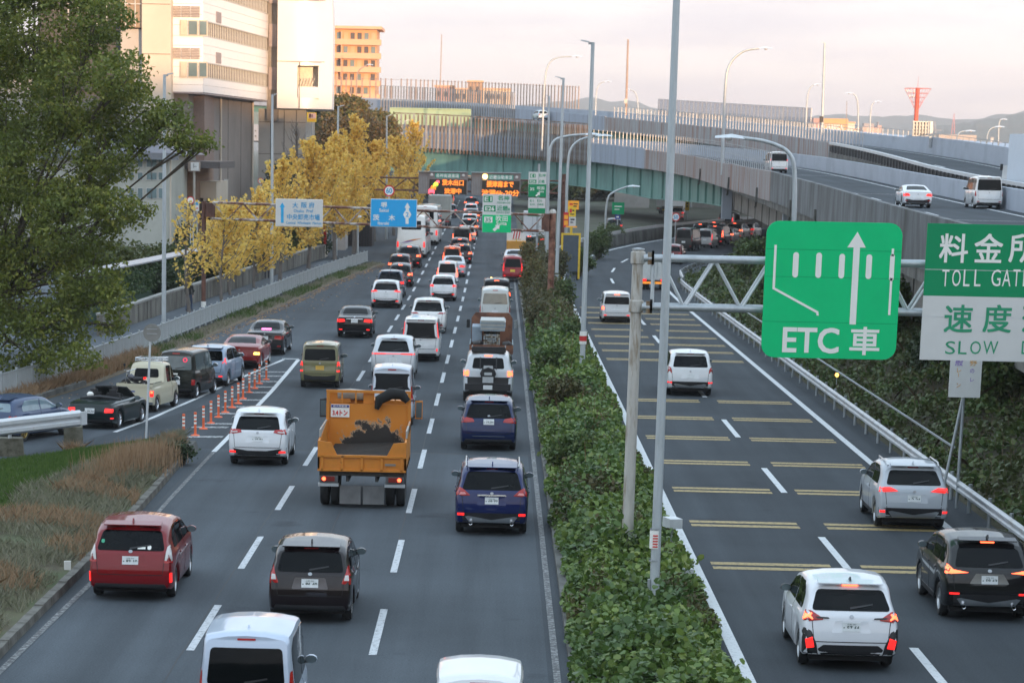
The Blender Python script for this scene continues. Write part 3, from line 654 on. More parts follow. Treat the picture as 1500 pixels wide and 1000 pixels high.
screen('noise_fence', 'dark noise fence on the far edge of the high ramp before the orange apartments', B, BY(363), BY(421), BW-.1, 1.3, 5.2, 1.24, RUSTY2, w=.14, rails=(0, .96))
# third road far behind on the right, only its pale barrier reads
cpth = Path([(78.0, 273, 8.16), (59.8, 377, 10.18), (44.2, 468, 12.7), (23.4, 552, 15.48), (0.0, 611, 17.0), (-52.0, 676, 19.39)], 2)
mb = MB(); sweep(mb, cpth, 0, cpth.L, [(0, -2.3), (0, 1.1), (12, 1.1), (12, -2.3)], 5); vc = part(mb, 'far_viaduct', CONCL); tag(vc, 'pale far ramp seen as a strip above the upper deck', 'viaduct')
# underpass beyond the piers, its inner shade put in as a dark panel
up = thing('underpass', 'dark underpass opening with a grey concrete frame beneath the green girder', 'underpass', (XA(885, 440, 3), 440, zr(440)))
xa5, xb5 = P(836, 300, 440).x, P(985, 300, 440).x; zt5 = P(890, 258, 440).z
part(MB().bx(xa5-3, xb5, 440, 441, zt5-1.3, zt5), 'lintel', CONC, up, world=True)
for x5 in (xa5-3, P(868, 300, 440).x): part(MB().bx(x5, x5+2.2, 439.9, 441, zr(440), zt5-1.3), 'frame_column', CONC, up, world=True)
part(MB().bx(xa5, xb5, 447, 448, zr(440), zt5-1), 'shade_panel', DARK, up, world=True); part(MB().bx(xa5-3, xb5, 440.5, 447.5, zt5-.9, zt5-.5), 'slab', CONCD, up, world=True)
# ------------------------------------------------------------------ buildings, city, mountains
# the big white complex; its facade runs almost along the road
WHITE = mat('cladding_white', (.78, .78, .78), .38, metal=.0, var=.04, scale=.5, spec=.5); CREAM = mat('cladding_cream', (.56, .49, .40), .6, var=.06, scale=.4)
TAUPE = mat('render_taupe', (.25, .215, .19), .85, var=.06, scale=.5, col2=(.20, .175, .155), mix=(.45, .7), c2scale=.3); GREYW = mat('panel_grey', (.40, .38, .35), .7, var=.05, scale=.4)
WGLASS = mat('window_glass', (.16, .22, .23), .08, spec=.8, var=.25, scale=.4); WGLASST = mat('curtain_glass_tan', (.30, .22, .15), .1, spec=.8); CURT = mat('blind', (.55, .50, .40), .8, var=.15, scale=2)
LOUV = mat('louvre', (.28, .24, .24), .6); FRAMEM = mat('window_frame', (.5, .5, .48), .5); JOINT = mat('joint_dark', (.08, .075, .07), .9)
FA = Vector((-25.1, 235, 0)); fd = Vector((.0755, 1, 0)).normalized(); fn = Vector((fd.y, -fd.x, 0))   # facade corner, direction, outward normal
fang = math.atan2(fd.y, fd.x)          # box x axis along the facade
def FP(s, out=0.0, z=0.0): q = FA+fd*s+fn*out; return Vector((q.x, q.y, z))
big = thing('office_building', 'large white clad office block with window bands above taupe ground floors', 'building', (-30, 250, 0))
Ls = 34.5
def fbox(mb, s0, s1, o0, o1, z0, z1): return mb.box(FP((s0+s1)/2, (o0+o1)/2, (z0+z1)/2), (abs(s1-s0), abs(o1-o0), z1-z0), fang)
def bpart(mb, name, m, **k): return part(mb, name, m, big, world=True, **k)
z0 = 13.5
mb = MB(); fbox(mb, 0, Ls, -14, -.06, z0+.02, 36); bpart(mb, 'wall', JOINT)
mb = MB(); fbox(mb, .6, Ls-.4, -14, -1.3, -.5, z0); bpart(mb, 'lower_wall', TAUPE)
# window bands and the cladding between them: panels one by one
bands = [(zat(67, 306, 235)-1.1, 3.0), (zat(38, 306, 235)-1.2, 3.0)]
B1 = (zat(114, 306, 235), zat(91, 306, 235)); B2 = (zat(53, 306, 235), zat(30, 306, 235)); B3 = (B2[0]+(B2[0]-B1[0]), B2[1]+(B2[1]-B1[1]))
rows = []; z = z0
def courses(a, b):
    n = max(1, round((b-a)/.78)); return [(a+(b-a)*i/n, a+(b-a)*(i+1)/n) for i in range(n)]
for a, b in ((z0, B1[0]), (B1[1], B2[0]), (B2[1], B3[0]), (B3[1], 36)): rows += courses(a, b)
pc = {}
for a, b in rows:
    h = round(b-a, 3)
    if h not in pc: pc[h] = MB().box((0, 0, 0), (3.40, .10, h-.02)).mesh('cladding_panel')
    for k in range(10):
        s = 1.73+k*3.43
        if s < Ls: inst('cladding_panel', pc[h], WHITE, big, FP(s, .0, (a+b)/2)-big.location, fang)
for bz in (B1, B2, B3):
    gm_ = MB().box((0, 0, 0), (.80, .03, bz[1]-bz[0])).mesh('window_pane'); fm_ = MB().box((0, 0, 0), (.07, .12, bz[1]-bz[0])).mesh('mullion'); n = int(Ls/.86)
    w = MB(); fbox(w, .1, Ls, -.05, .06, bz[0]-.03, bz[0]+.06); fbox(w, .1, Ls, -.05, .06, bz[1]-.06, bz[1]+.03); wf = bpart(w, 'window_band', FRAMEM)
    for k in range(n):
        s = .55+k*.86; lp = FP(s, -.10, (bz[0]+bz[1])/2)-big.location; inst('window_pane', gm_, WGLASS if k < n-6 else CURT, wf, lp, fang)
        inst('mullion', fm_, FRAMEM, wf, FP(s-.43, -.04, (bz[0]+bz[1])/2)-big.location, fang)
# small roof-side vents
for zz in (B1[1]+.55, B2[1]+.55):
    m_ = MB().box((0, 0, 0), (.5, .1, .9)).mesh('vent')
    for k in range(4): inst('vent', m_, LOUV, big, FP(6.3+k*.62, .06, zz)-big.location, fang)
# front face towards the camera: x 250..306 in the photograph
x0, x1 = P(250, 0, 236).x, FA.x+.02
mb = MB().bx(x0, x1, 235.1, 236, z0+.02, 36); bpart(mb, 'wall', JOINT)
for a, b in courses(z0, B1[0])+courses(B1[1]+1.3, B2[0])+courses(B2[1]+1.3, B3[0])+courses(B3[1], 36)+courses(B1[0], B1[1]+1.3)+courses(B2[0], B2[1]+1.3)+courses(B3[0], B3[1]):
    mb = MB().bx(x0, x1-.02, 235.0, 235.09, a+.01, b-.01); bpart(mb, 'cladding_panel', WHITE)
for bz in (B1, B2, B3):
    for k, (a, b) in enumerate(((264, 274), (276, 290), (292, 304))):
        xa, xb = P(a, 60, 235).x, P(b, 60, 235).x; mb = MB().bx(xa, xb, 234.85, 234.98, bz[0]-.03, bz[1]+.0); wf = bpart(mb, 'window', CREAM)
        xm = (xa+xb)/2; w = (xb-xa)/2-.06
        part(MB().bx(xm-w-big.location.x, xm+w-big.location.x, 234.80-250, 234.84-250, bz[0]+.08, bz[1]-.1), 'pane', WGLASS if k else CURT, wf)
    for k in range(3):
        xa = P(252+k*14, 60, 235).x; mb = MB()
        for q in range(7): mb.bx(xa, xa+.72, 234.85, 234.98, bz[1]+.22+q*.13, bz[1]+.31+q*.13)
        bpart(mb, 'louvre', LOUV, kind='stuff')
# soffit line, ground floors: taupe panels with drain pipes, grey wall to the right
mb = MB().bx(x0-.3, x1, 235, 236, z0-.12, z0); fbox(mb, 0, Ls, -1.4, .02, z0-.14, z0-.02); bpart(mb, 'soffit_edge', LOUV)
mb = MB().bx(P(262, 0, 238).x, P(300, 0, 238).x, 238, 246, -.5, z0); bpart(mb, 'lower_wall', mat('render_brown', (.24, .17, .14), .85))
for s in (8, 15.5, 33):
    mb = MB(); mb.tube(FP(s, -1.15, 2.2), FP(s, -1.15, z0-.1), .09); bpart(mb, 'drain_pipe', CREAM, smooth=40)
for s in (4, 12, 20, 27):
    mb = MB(); fbox(mb, s, s+.06, -1.3, -1.27, .5, z0-.2); bpart(mb, 'panel_joint', JOINT)
for s, w, h in ((17.5, 2.2, 5.0), (24.5, 1.0, 2.2), (29, 1.0, 2.2)):
    mb = MB(); fbox(mb, s, s+w, -1.3, -1.2, 1.2, 1.2+h); bpart(mb, 'door' if w > 2 else 'window', GREYW if w > 2 else WGLASS)
mb = MB(); fbox(mb, 15, 34, -1.3, .4, 3.2, 3.6); bpart(mb, 'porch_roof', CONC)
# cream stair tower and glass wings behind the tree
def slab(name, pxa, pxb, Y, d, za, zb, m): mb = MB().bx(P(pxa, 100, Y).x, P(pxb, 100, Y).x, Y, Y+d, za, zb); return bpart(mb, name, m)
slab('stair_tower', 208, 250.5, 233.5, 10, -.5, 36, CREAM)
slab('glass_wing', 177, 208, 234, 10, 18.6, 36, WGLASST); slab('wing_wall', 177, 208, 234.3, 10, -.5, 18.5, GREYW)
slab('curtain_wall', 90, 177, 236, 10, 15, 36, mat('curtain_glass', (.30, .37, .38), .1, spec=.8, var=.1, scale=.2)); slab('wing_wall', -20, 177, 238, 10, -.5, 14.9, GREYW)
mb = MB()
for px in range(100, 208, 14): x = P(px, 20, 233.9).x; mb.bx(x-.04, x+.04, 233.9, 234.0, 18.7, 36)
for z in (20.5, 22.6, 24.7, 26.8): mb.bx(P(90, 0, 234).x, P(207.5, 0, 234).x, 233.88, 233.99, z-.04, z+.04)
bpart(mb, 'curtain_grid', FRAMEM, kind='stuff')
mb = MB()
for z in (16.5, 20.5, 24.5): mb.bx(P(208, 0, 233.5).x, P(250, 0, 233.5).x, 233.47, 233.5, z-.02, z+.02)
bpart(mb, 'panel_joint', JOINT, kind='stuff')
# the tall curved white slab nearer the road
sl = thing('office_building', 'tall smooth white wing with a curved front edge and an open balcony', 'building', (-20, 285, 0))
def arc(t):   # plan of the slab's road side, bulging towards the road
    return None
ya = 268.0; xa_, xb_ = P(407, 0, ya).x, P(483, 0, ya).x
zb = zat(161, 407, ya); zb2 = zat(166, 482, ya)
# elevation seen from the camera: right edge leans in with height (curved), so build as horizontal rings
def rt(z):
    t = max(0, (z-19.0)/14.0); return xb_+.25-2.1*t**2.2
lev = [zb+.15+i*1.0 for i in range(0, 25)]
mb = MB(); ring = []
NS = 9
for z in lev:
    r = rt(z); vs = [(xa_, ya+16, z)]
    for k in range(NS):
        a = k/(NS-1); vs.append((xa_+(r-xa_)*(a), ya-.0+1.6*(a**3), z))
    for k in range(1, NS):
        a = k/(NS-1); vs.append((r-.9*a*a, ya+1.6+(14*a), z))
    ring.append(vs)
nR = len(ring[0]); V = [v for r in ring for v in r]
holes = []
F = []
def inhole(i, j): return i in (1, 2, 3) and 4 <= j <= 6
for i in range(len(lev)-1):
    for j in range(nR):
        if inhole(i, j): continue
        F.append((i*nR+j, i*nR+(j+1) % nR, (i+1)*nR+(j+1) % nR, (i+1)*nR+j))
F.append(tuple(range(nR))); F.append(tuple(range((len(lev)-1)*nR, len(lev)*nR))[::-1])
mb.add(V, F); part(mb, 'wall', mat('slab_white', (.70, .69, .68), .32, var=.03, scale=.3), sl, world=True, smooth=35)
bxa, bxb = V[nR+4][0], V[nR+7][0]; bz0, bz1 = lev[1], lev[4]
mb = MB(); mb.bx(bxa-.1, bxb+.1, ya+2.0, ya+2.2, bz0, bz1); mb.bx(bxa-.1, bxb+.1, ya+.6, ya+3.1, bz0-.1, bz0); mb.bx(bxa-.1, bxb+.1, ya+.5, ya+3.1, bz1, bz1+.08); part(mb, 'balcony_room', mat('balcony_cream', (.75, .68, .58), .7), sl, world=True)
mb = MB(); mb.bx(bxa, bxb, ya+.45, ya+.55, bz0, bz0+1.05); part(mb, 'balcony_front', WHITE, sl, world=True)
mb = MB()
for k in range(7): x = bxa+(bxb-bxa)*(k+.5)/7; mb.tube((x, ya+1.5, bz0+1.0), (x+.3, ya+1.5, bz0+1.9), .04, n=4)
part(mb, 'balcony_rail', FRAMEM, sl, world=True, kind='stuff')
mb = MB()
for z in (lev[4]+.35, lev[10]): mb.bx(xa_, xb_-.4, ya-.02, ya+.05, z-.025, z+.025)
x = P(440, 0, ya).x; mb.bx(x-.025, x+.025, ya-.01, ya+.1, lev[0], lev[4]+.3)
part(mb, 'panel_joint', JOINT, sl, world=True, kind='stuff')
mb = MB().bx(xa_-1.1, xa_, ya+1.5, ya+8, zb-1, 38); part(mb, 'recess', mat('recess_grey', (.22, .20, .18), .8), sl, world=True)
for k in range(5): mb = MB().bx(xa_-.95, xa_-.15, ya+1.35, ya+1.48, 14.5+4.0*k, 16.6+4.0*k); part(mb, 'recess_grille', LOUV, sl, world=True)
mb = MB().bx(P(380, 0, ya+2).x, P(450, 0, ya+2).x, ya+2, ya+15, -.5, zb+.1); part(mb, 'lower_wall', GREYW, sl, world=True)
mb = MB()
for px in (398, 418, 436): x = P(px, 0, ya+2).x; mb.bx(x-.03, x+.03, ya+1.96, ya+2.01, 1, zb)
for z in (5, 8.5, 11.5): mb.bx(P(380, 0, ya+2).x, P(450, 0, ya+2).x, ya+1.97, ya+2.0, z-.02, z+.02)
part(mb, 'panel_joint', JOINT, sl, world=True, kind='stuff')
# low white building with a grey roof
lo = thing('low_building', 'low white building with grey hipped roof and small windows behind the tree', 'building', (-28, 205, 0))
WALLW = mat('wall_offwhite', (.44, .45, .40), .8, var=.08, scale=.7, col2=(.33, .34, .31), mix=(.5, .75), c2scale=.5); ROOFG = mat('roof_grey', (.13, .14, .17), .6, var=.08)
Yl = 200; xl0, xl1 = P(60, 0, Yl).x, P(247, 0, Yl).x; ze = zat(226, 200, Yl)
part(MB().bx(xl0, xl1, Yl, Yl+18, -.5, ze), 'wall', WALLW, lo, world=True)
part(MB().add([(xl0-.6, Yl-.7, ze), (xl1+.7, Yl-.7, ze), (xl1+.7, Yl+19, ze), (xl0-.6, Yl+19, ze), (xl0+3, Yl+9, ze+1.9), (xl1-4.5, Yl+9, ze+1.9)], [(0, 1, 5, 4), (1, 2, 5), (2, 3, 4, 5), (3, 0, 4), (0, 3, 2, 1)]), 'roof', ROOFG, lo, world=True)
part(MB().bx(xl0-.7, xl1+.8, Yl-.85, Yl-.7, ze-.35, ze+.12), 'gutter', mat('gutter', (.17, .18, .20), .5), lo, world=True)
for py, h in ((238, .75), (258, .6), (283, .8)):
    for k, px in enumerate((166, 178, 192, 205, 218, 226, 236)):
        z = zat(py, px, Yl); x = P(px, 0, Yl).x
        w = part(MB().bx(x-.22, x+.22, Yl-.05, Yl, z-h/2, z+h/2), 'window', FRAMEM, lo, world=True); part(MB().bx(x-.16-lo.location.x, x+.16-lo.location.x, Yl-.08-205, Yl-.06-205, z-h/2+.06, z+h/2-.06), 'pane', WGLASS, w)
part(MB().tube((xl1+.15, Yl-.1, 0), (xl1+.15, Yl-.1, ze-.3), .07), 'drain_pipe', CREAM, lo, world=True)
# brick entrance with a canopy
en = thing('entrance_building', 'brown brick entrance block with dark flat canopy beside the low white building', 'building', (-25, 218, 0))
BRK, bb_, bt = newmat('brick_brown'); tcn = N(bt, 'ShaderNodeTexCoord'); mpn = N(bt, 'ShaderNodeMapping'); mpn.inputs['Rotation'].default_value = (math.pi/2, 0, 0)
bk = N(bt, 'ShaderNodeTexBrick'); bk.inputs['Color1'].default_value = (.22, .12, .065, 1); bk.inputs['Color2'].default_value = (.15, .08, .045, 1); bk.inputs['Mortar'].default_value = (.26, .2, .15, 1); bk.inputs['Scale'].default_value = 2.6
bt.links.new(tcn.outputs['Object'], mpn.inputs[0]); bt.links.new(mpn.outputs[0], bk.inputs[0]); bt.links.new(bk.outputs[0], bb_.inputs['Base Color']); bb_.inputs['Roughness'].default_value = .85
Ye = 212
part(MB().bx(P(250, 0, Ye).x, P(288, 0, Ye).x, Ye, Ye+12, -.5, zat(246, 270, Ye)), 'brick_wall', BRK, en, world=True)
part(MB().bx(P(288.3, 0, Ye+3).x, P(318, 0, Ye+3).x, Ye+3, Ye+12, -.5, zat(267, 300, Ye)), 'porch_wall', CREAM, en, world=True)
for px in (296, 307): x = P(px, 0, Ye+3).x; part(MB().bx(x-.14, x+.14, Ye+2.9, Ye+2.99, 3.0, 5.2), 'window', DARK, en, world=True)
part(MB().bx(P(248, 0, Ye-2).x, P(323, 0, Ye-2).x, Ye-2, Ye+10, zat(246, 270, Ye-2), zat(236, 270, Ye-2)), 'canopy', mat('canopy_brown', (.085, .075, .075), .6), en, world=True)
x = P(261, 0, Ye).x; part(MB().tube((x, Ye-.3, 0), (x, Ye-.3, zat(247, 261, Ye)), .14), 'column', CREAM, en, world=True)
ck = thing('clock_pole', 'square box clock on a tall pole by the brick entrance', 'clock', (P(285, 0, 205).x, 205, 0))
zc = zat(244, 285, 205); part(MB().tube((0, 0, 0), (0, 0, zc), .09), 'pole', POLEO, ck); part(MB().box((0, 0, zc), (.85, .6, .7)), 'clock_box', mat('box_tan', (.3, .24, .2), .6), ck)
part(MB().box((.08, -.31, zc), (.6, .03, .6)), 'dial', PLATEW, ck); part(MB().box((.0, -.335, zc+.05), (.03, .01, .3), 0), 'hand', DARK, ck); part(MB().box((.12, -.335, zc), (.2, .01, .03), 0), 'hand', DARK, ck)
# apartments in the last sun
ap = thing('apartment_block', 'orange sunlit apartment tower with stacked balconies beyond the high ramp', 'building', (-33, 612, 3))
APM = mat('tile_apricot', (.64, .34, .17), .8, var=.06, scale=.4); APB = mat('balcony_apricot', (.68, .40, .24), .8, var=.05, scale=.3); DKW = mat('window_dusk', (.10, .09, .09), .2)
Ya = 610; xa0, xa1 = P(470, 0, Ya).x, P(553, 0, Ya).x
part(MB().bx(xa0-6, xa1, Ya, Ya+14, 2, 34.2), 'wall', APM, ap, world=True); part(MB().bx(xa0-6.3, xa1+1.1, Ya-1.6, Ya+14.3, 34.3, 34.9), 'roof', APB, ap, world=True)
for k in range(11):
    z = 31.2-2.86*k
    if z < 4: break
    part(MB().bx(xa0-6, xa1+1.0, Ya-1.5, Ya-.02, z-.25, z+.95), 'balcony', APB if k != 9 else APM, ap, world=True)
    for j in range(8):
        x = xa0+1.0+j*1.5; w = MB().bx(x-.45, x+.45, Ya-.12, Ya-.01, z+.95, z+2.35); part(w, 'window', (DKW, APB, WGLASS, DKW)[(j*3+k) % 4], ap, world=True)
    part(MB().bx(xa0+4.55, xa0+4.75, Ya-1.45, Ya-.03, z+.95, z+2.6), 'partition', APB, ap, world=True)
# lower buildings further along behind the ramp screens
for k, (pa, pb, pt, Y, m, lab, nm) in enumerate((
    (640, 668, 127, 700, mat('block_rose', (.45, .28, .25), .8), 'low rose grey block seen through the upper noise fence', 'office_block'),
    (668, 690, 131, 720, mat('block_tan', (.50, .36, .24), .8), 'tan block beside the rose one beyond the noise fence', 'office_block'),
    (688, 710, 120, 690, mat('block_brown', (.38, .25, .17), .8), 'taller brown gabled block beyond the end of the noise fence', 'office_block'),
    (710, 752, 131, 720, mat('block_cream', (.58, .46, .34), .8), 'long cream block at the end of the upper noise fence', 'office_block'))):
    x0_, x1_ = P(pa, 0, Y).x, P(pb, 0, Y).x; z = zat(pt, pa, Y); b_ = thing(nm, lab, 'building', ((x0_+x1_)/2, Y, 0))
    part(MB().bx(x0_, x1_, Y, Y+12, 2, z), 'wall', m, b_, world=True); part(MB().bx(x0_-.2, x1_+.2, Y-.2, Y+12, z, z+.35), 'roof', APB, b_, world=True)
    for i in range(int((x1_-x0_)/1.6)): part(MB().bx(x0_+.5+i*1.6, x0_+1.4+i*1.6, Y-.06, Y, z-2.4, z-1.1), 'window', DKW, b_, world=True)
# shop building with the big letters, and its neighbours
Y = 900; x0_, x1_ = P(1213, 0, Y).x, P(1252, 0, Y).x; zt = zat(174, 1230, Y)
ob = thing('shop_building', 'sunlit orange shop building with white letters ORIHICA beyond the upper deck', 'building', (x0_, Y, 0))
part(MB().bx(x0_, x1_, Y, Y+25, 2, zt), 'wall', mat('wall_orange', (.60, .36, .16), .7, var=.12, scale=.5, stretch=(3, 3, .2)), ob, world=True)
part(MB().bx(P(1201, 0, Y).x, P(1211.5, 0, Y).x, Y+.5, Y+22, 2, zt), 'side_wall', mat('wall_rose', (.48, .30, .27), .8), ob, world=True)
part(MB().bx(P(1211.5, 0, Y).x, x0_, Y, Y+22, 2, zt+.1), 'corner_band', mat('band_blue', (.05, .08, .22), .6), ob, world=True)
letter('ORIHICA', ob, P(1230.5, 0, Y).x-x0_, -.2, zat(186.5, 1230, Y), mat('letters_white', (.85, .82, .78), .5), w=6.0, h=1.55, bold=.02)
for pa, pb, pt, lab in ((1249, 1262, 181, 'cream white block right behind the lettered orange shop building'), (1262, 1268.5, 191, 'small lower cream block at the foot of the white one')):
    b_ = thing('office_block', lab, 'building', (P(pa, 0, 930).x, 930, 0)); part(MB().bx(P(pa, 0, 930).x, P(pb, 0, 930).x, 930, 945, 2, zat(pt, pa, 930)), 'wall', mat('block_white', (.72, .66, .56), .8), b_, world=True)
    part(MB().bx(P(pa, 0, 930).x-.2, P(pb, 0, 930).x+.2, 929.8, 945, zat(pt, pa, 930), zat(pt, pa, 930)+.5), 'roof', APB, b_, world=True)
# red and white floodlight tower
tx = P(1352, 0, 760).x; rt_ = thing('lattice_tower', 'red tower with a funnel-shaped lattice crown right of the shop building', 'tower', (tx, 760, 2))
RED = mat('tower_red', (.62, .10, .05), .5, var=.06)
zq = lambda py: zat(py, 1352, 760)-2
part(MB().tube((0, 0, 0), (0, 0, zq(129)), .62, .58, 14), 'column', RED, rt_, smooth=40); part(MB().tube((0, 0, zq(129)), (0, 0, zq(112)), .05, .02, 5), 'mast', RED, rt_)
mb = MB(); levs = [(zq(159), .7), (zq(150), 1.5), (zq(143), 2.2), (zq(137), 2.9), (zq(130), 3.6)]
for k in range(12):
    a = 2*math.pi*k/12; mb.pipe([(r*math.cos(a), r*math.sin(a), z) for z, r in levs], .04, 4)
for z, r in levs[1:]: mb.pipe([(r*math.cos(2*math.pi*k/24), r*math.sin(2*math.pi*k/24), z) for k in range(25)], .045, 4)
for z, r in levs[1:]:
    for k in range(6): a = 2*math.pi*k/6; mb.tube((0, 0, z), (r*math.cos(a), r*math.sin(a), z), .05, n=4)
part(mb, 'lattice_crown', RED, rt_)
for k, (dx, py) in enumerate(((-3.1, 134), (-2.1, 134.5), (-1.2, 134.5), (-2.3, 141.5), (-1.3, 141.5))): part(MB().tube((dx, -1.6, zq(py)), (dx, -2.1, zq(py)), .3, n=8), 'floodlight', LAMP_CLR, rt_)
# city spread and small far things
rr = random.Random(5)
cityc = [mat('far_cream', (.62, .50, .40), .8), mat('far_rose', (.55, .38, .33), .8), mat('far_white', (.70, .64, .58), .8), mat('far_grey', (.36, .33, .33), .8), mat('far_tan', (.48, .36, .27), .8)]
ORD = ['first', 'second', 'third', 'fourth', 'fifth', 'sixth', 'seventh', 'eighth', 'ninth', 'tenth', 'eleventh', 'twelfth', 'thirteenth']
adj = ['cream', 'rose', 'white', 'grey', 'tan']
row = [(1275, 1296, 187, 1100), (1296, 1302, 184, 1300), (1303, 1318, 202, 1000), (1318, 1335, 205, 1200), (1368, 1376, 203, 1400), (1380, 1392, 208, 1100), (1392, 1400, 211, 1250), (1402, 1414, 212, 1000), (1416, 1424, 207, 1500), (1424, 1436, 214, 1150), (1438, 1447, 215, 1300), (1448, 1456, 218, 1000), (1458, 1464, 213, 1600), (1464, 1476, 218, 900), (1476, 1486, 212, 1500), (1486, 1500, 214, 1700)]
for k, (pa, pb, pt, Y) in enumerate(row):
    m_ = cityc[k % 5] if k else cityc[1]; x0_, x1_ = P(pa, 0, Y).x, P(pb, 0, Y).x; z = zat(pt, pa, Y)
    b_ = thing('distant_building', ('far %s skyline block, number %s from the red tower towards the right' % (adj[k % 5], ORD[k-4]) if pa > 1352 else 'far %s skyline block, the %s after the lettered shop building' % (adj[k % 5 if k else 1], ORD[k])), 'building', ((x0_+x1_)/2, Y, 0), group='distant city blocks')
    part(MB().bx(x0_, x1_, Y, Y+20, 2, z), 'wall', m_, b_, world=True); part(MB().bx(x0_+.6, x1_-.9, Y+4, Y+9, z, z+1.6), 'roof_hut', cityc[3], b_, world=True)
mb = MB()
for k in range(420):
    Y = rr.uniform(1300, 3600); x = rr.uniform(-.02, .22)*Y; w = rr.uniform(8, 26); h = rr.uniform(5, 13)+(8 if rr.random() < .08 else 0); mb.box((x, Y, 3+h/2), (w, w*.8, h), rr.uniform(-.3, .3))
part(mb, 'distant_town', mat('town_pale', (.52, .44, .38), .85, var=.3, scale=.02), kind='stuff')
ch = thing('chimney', 'thin pale chimney far off near the right edge of the skyline', 'chimney', (P(1466, 0, 1900).x, 1900, 0)); part(MB().tube((0, 0, 0), (0, 0, zat(202, 1466, 1900)), 1.6, 1.2, 10), 'stack', cityc[2], ch); part(MB().tube((0, 0, zat(202.2, 1466, 1900)), (0, 0, zat(201.4, 1466, 1900)), 1.5, 1.5, 10), 'rim', cityc[3], ch)
for px, pt, Yp, lab in ((1380, 183, 2600, 'faint power pylon in front of the mountains right of the red tower'), (1408, 170, 4200, 'tiny red and white mast on the mountain skyline')):
    h = zat(pt, px, Yp); r = thing('pylon', lab, 'pylon', (P(px, 0, Yp).x, Yp, 3)); mb = MB(); b = 5
    for sx, sy in ((-1, -1), (1, -1), (1, 1), (-1, 1)): mb.tube((sx*b, sy*b, 0), (sx*.4, sy*.4, h), .5, .3, 4)
    for z in (.3, .5, .7, .85): q = b*(1-z); mb.pipe([(-q, -q, h*z), (q, -q, h*z), (q, q, h*z), (-q, q, h*z), (-q, -q, h*z)], .3, 4)
    part(mb, 'lattice', cityc[3] if px == 1380 else RED, r)
    if px == 1380: part(MB().bx(-7, 7, -.3, .3, h*.8, h*.8+.6), 'cross_arm', cityc[3], r)
# mountains: ridges as real terrain
def ridge(name, prof, Y, depth, m, rough):
    xs = [p[0] for p in prof]; n = 150; vs = []; R = 14
    for i in range(n+1):
        px = xs[0]+(xs[-1]-xs[0])*i/n
        for (a, b) in zip(prof, prof[1:]):
            if a[0] <= px <= b[0]: k = (px-a[0])/(b[0]-a[0]); k = k*k*(3-2*k); py = a[1]+(b[1]-a[1])*k
        x = P(px, 0, Y).x; h = zat(py, px, Y)-3
        for j in range(R+1):
            v = j/R; y = Y-depth*(1-v); nn = noise.noise(Vector((px*.035, v*3.0, Y*.01)))*.5+noise.noise(Vector((px*.11, v*7, 1)))*.22
            hh = h*(v**.85)*(1+nn*rough*(1-v*.85)); vs.append((x*(y/Y), y, 2+hh))
        vs.append((x*1.2, Y*1.2, 2))
    K = R+2; mb = MB().add(vs, [(i*K+j, i*K+j+1, (i+1)*K+j+1, (i+1)*K+j) for i in range(n) for j in range(K-1)])
    return part(mb, name, m, kind='structure', smooth=180)
FOREST = mat('mountain_forest', (.055, .07, .045), .95, var=.3, scale=.004, col2=(.10, .085, .055), mix=(.45, .65), c2scale=.006)
ridge('mountains', [(300, 205), (560, 178), (700, 165), (790, 152), (830, 148), (865, 143), (905, 147), (940, 150), (980, 160), (1040, 168), (1090, 165), (1130, 172), (1190, 171), (1212, 168), (1232, 167), (1260, 169), (1300, 170), (1335, 169), (1365, 169), (1392, 172), (1410, 175), (1440, 174), (1475, 168), (1530, 160), (1620, 165)], 6500, 1500, FOREST, .5)
ridge('mountains', [(1300, 215), (1345, 196), (1375, 184), (1395, 183), (1425, 179), (1450, 174), (1470, 172), (1500, 166), (1540, 158), (1650, 150)], 4800, 1500, FOREST, .6)
# ------------------------------------------------------------------ vegetation
VINE = leafmat('vine_leaf', [(.055, .10, .02), (.11, .18, .035), (.17, .25, .05), (.26, .31, .08)], .25, .42, .35, (.07, .13, .04))
VINED = leafmat('vine_leaf_dry', [(.05, .055, .02), (.09, .085, .03), (.13, .10, .045), (.10, .12, .04)], .2, .6)
BANKL = leafmat('bank_leaf', [(.04, .08, .02), (.07, .12, .03), (.10, .15, .04), (.15, .17, .05)], .2, .5, .3, (.07, .08, .03))
TREEL = leafmat('evergreen_leaf', [(.11, .14, .025), (.17, .21, .035), (.24, .27, .05), (.36, .34, .08)], .38, .42, .35, (.15, .19, .04))
GINK = leafmat('ginkgo_leaf', [(.76, .48, .09), (.86, .60, .14), (.92, .68, .21), (.72, .56, .13)], .42, .6, .25, (.82, .57, .12))
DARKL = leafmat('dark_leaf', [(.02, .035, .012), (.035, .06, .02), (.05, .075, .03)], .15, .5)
HEDGEL = leafmat('hedge_leaf', [(.05, .07, .015), (.08, .10, .02), (.12, .12, .03)], .2, .5)
AUTL = leafmat('autumn_leaf', [(.10, .11, .03), (.17, .15, .045), (.20, .12, .05), (.09, .12, .035)], .25, .6)
STRAW = leafmat('dry_grass', [(.30, .20, .11), (.38, .25, .15), (.44, .31, .20), (.28, .17, .10)], .3, .8, spec=.15)
STRAWP = leafmat('pale_grass', [(.22, .22, .15), (.30, .28, .20), (.18, .19, .11), (.34, .32, .25)], .3, .8, spec=.15)
GRASSG = leafmat('green_grass', [(.05, .10, .02), (.08, .14, .03), (.11, .17, .04)], .3, .6, spec=.2)
BARK = mat('bark', (.10, .08, .06), .9, var=.25, scale=6, stretch=(1, 1, .3), bump=.3); BARKG = mat('bark_grey', (.16, .14, .125), .9, var=.25, scale=6, stretch=(1, 1, .3), bump=.3)
def stuff(name, me, m, parent=None): return link(name, me, m, parent, 'stuff')
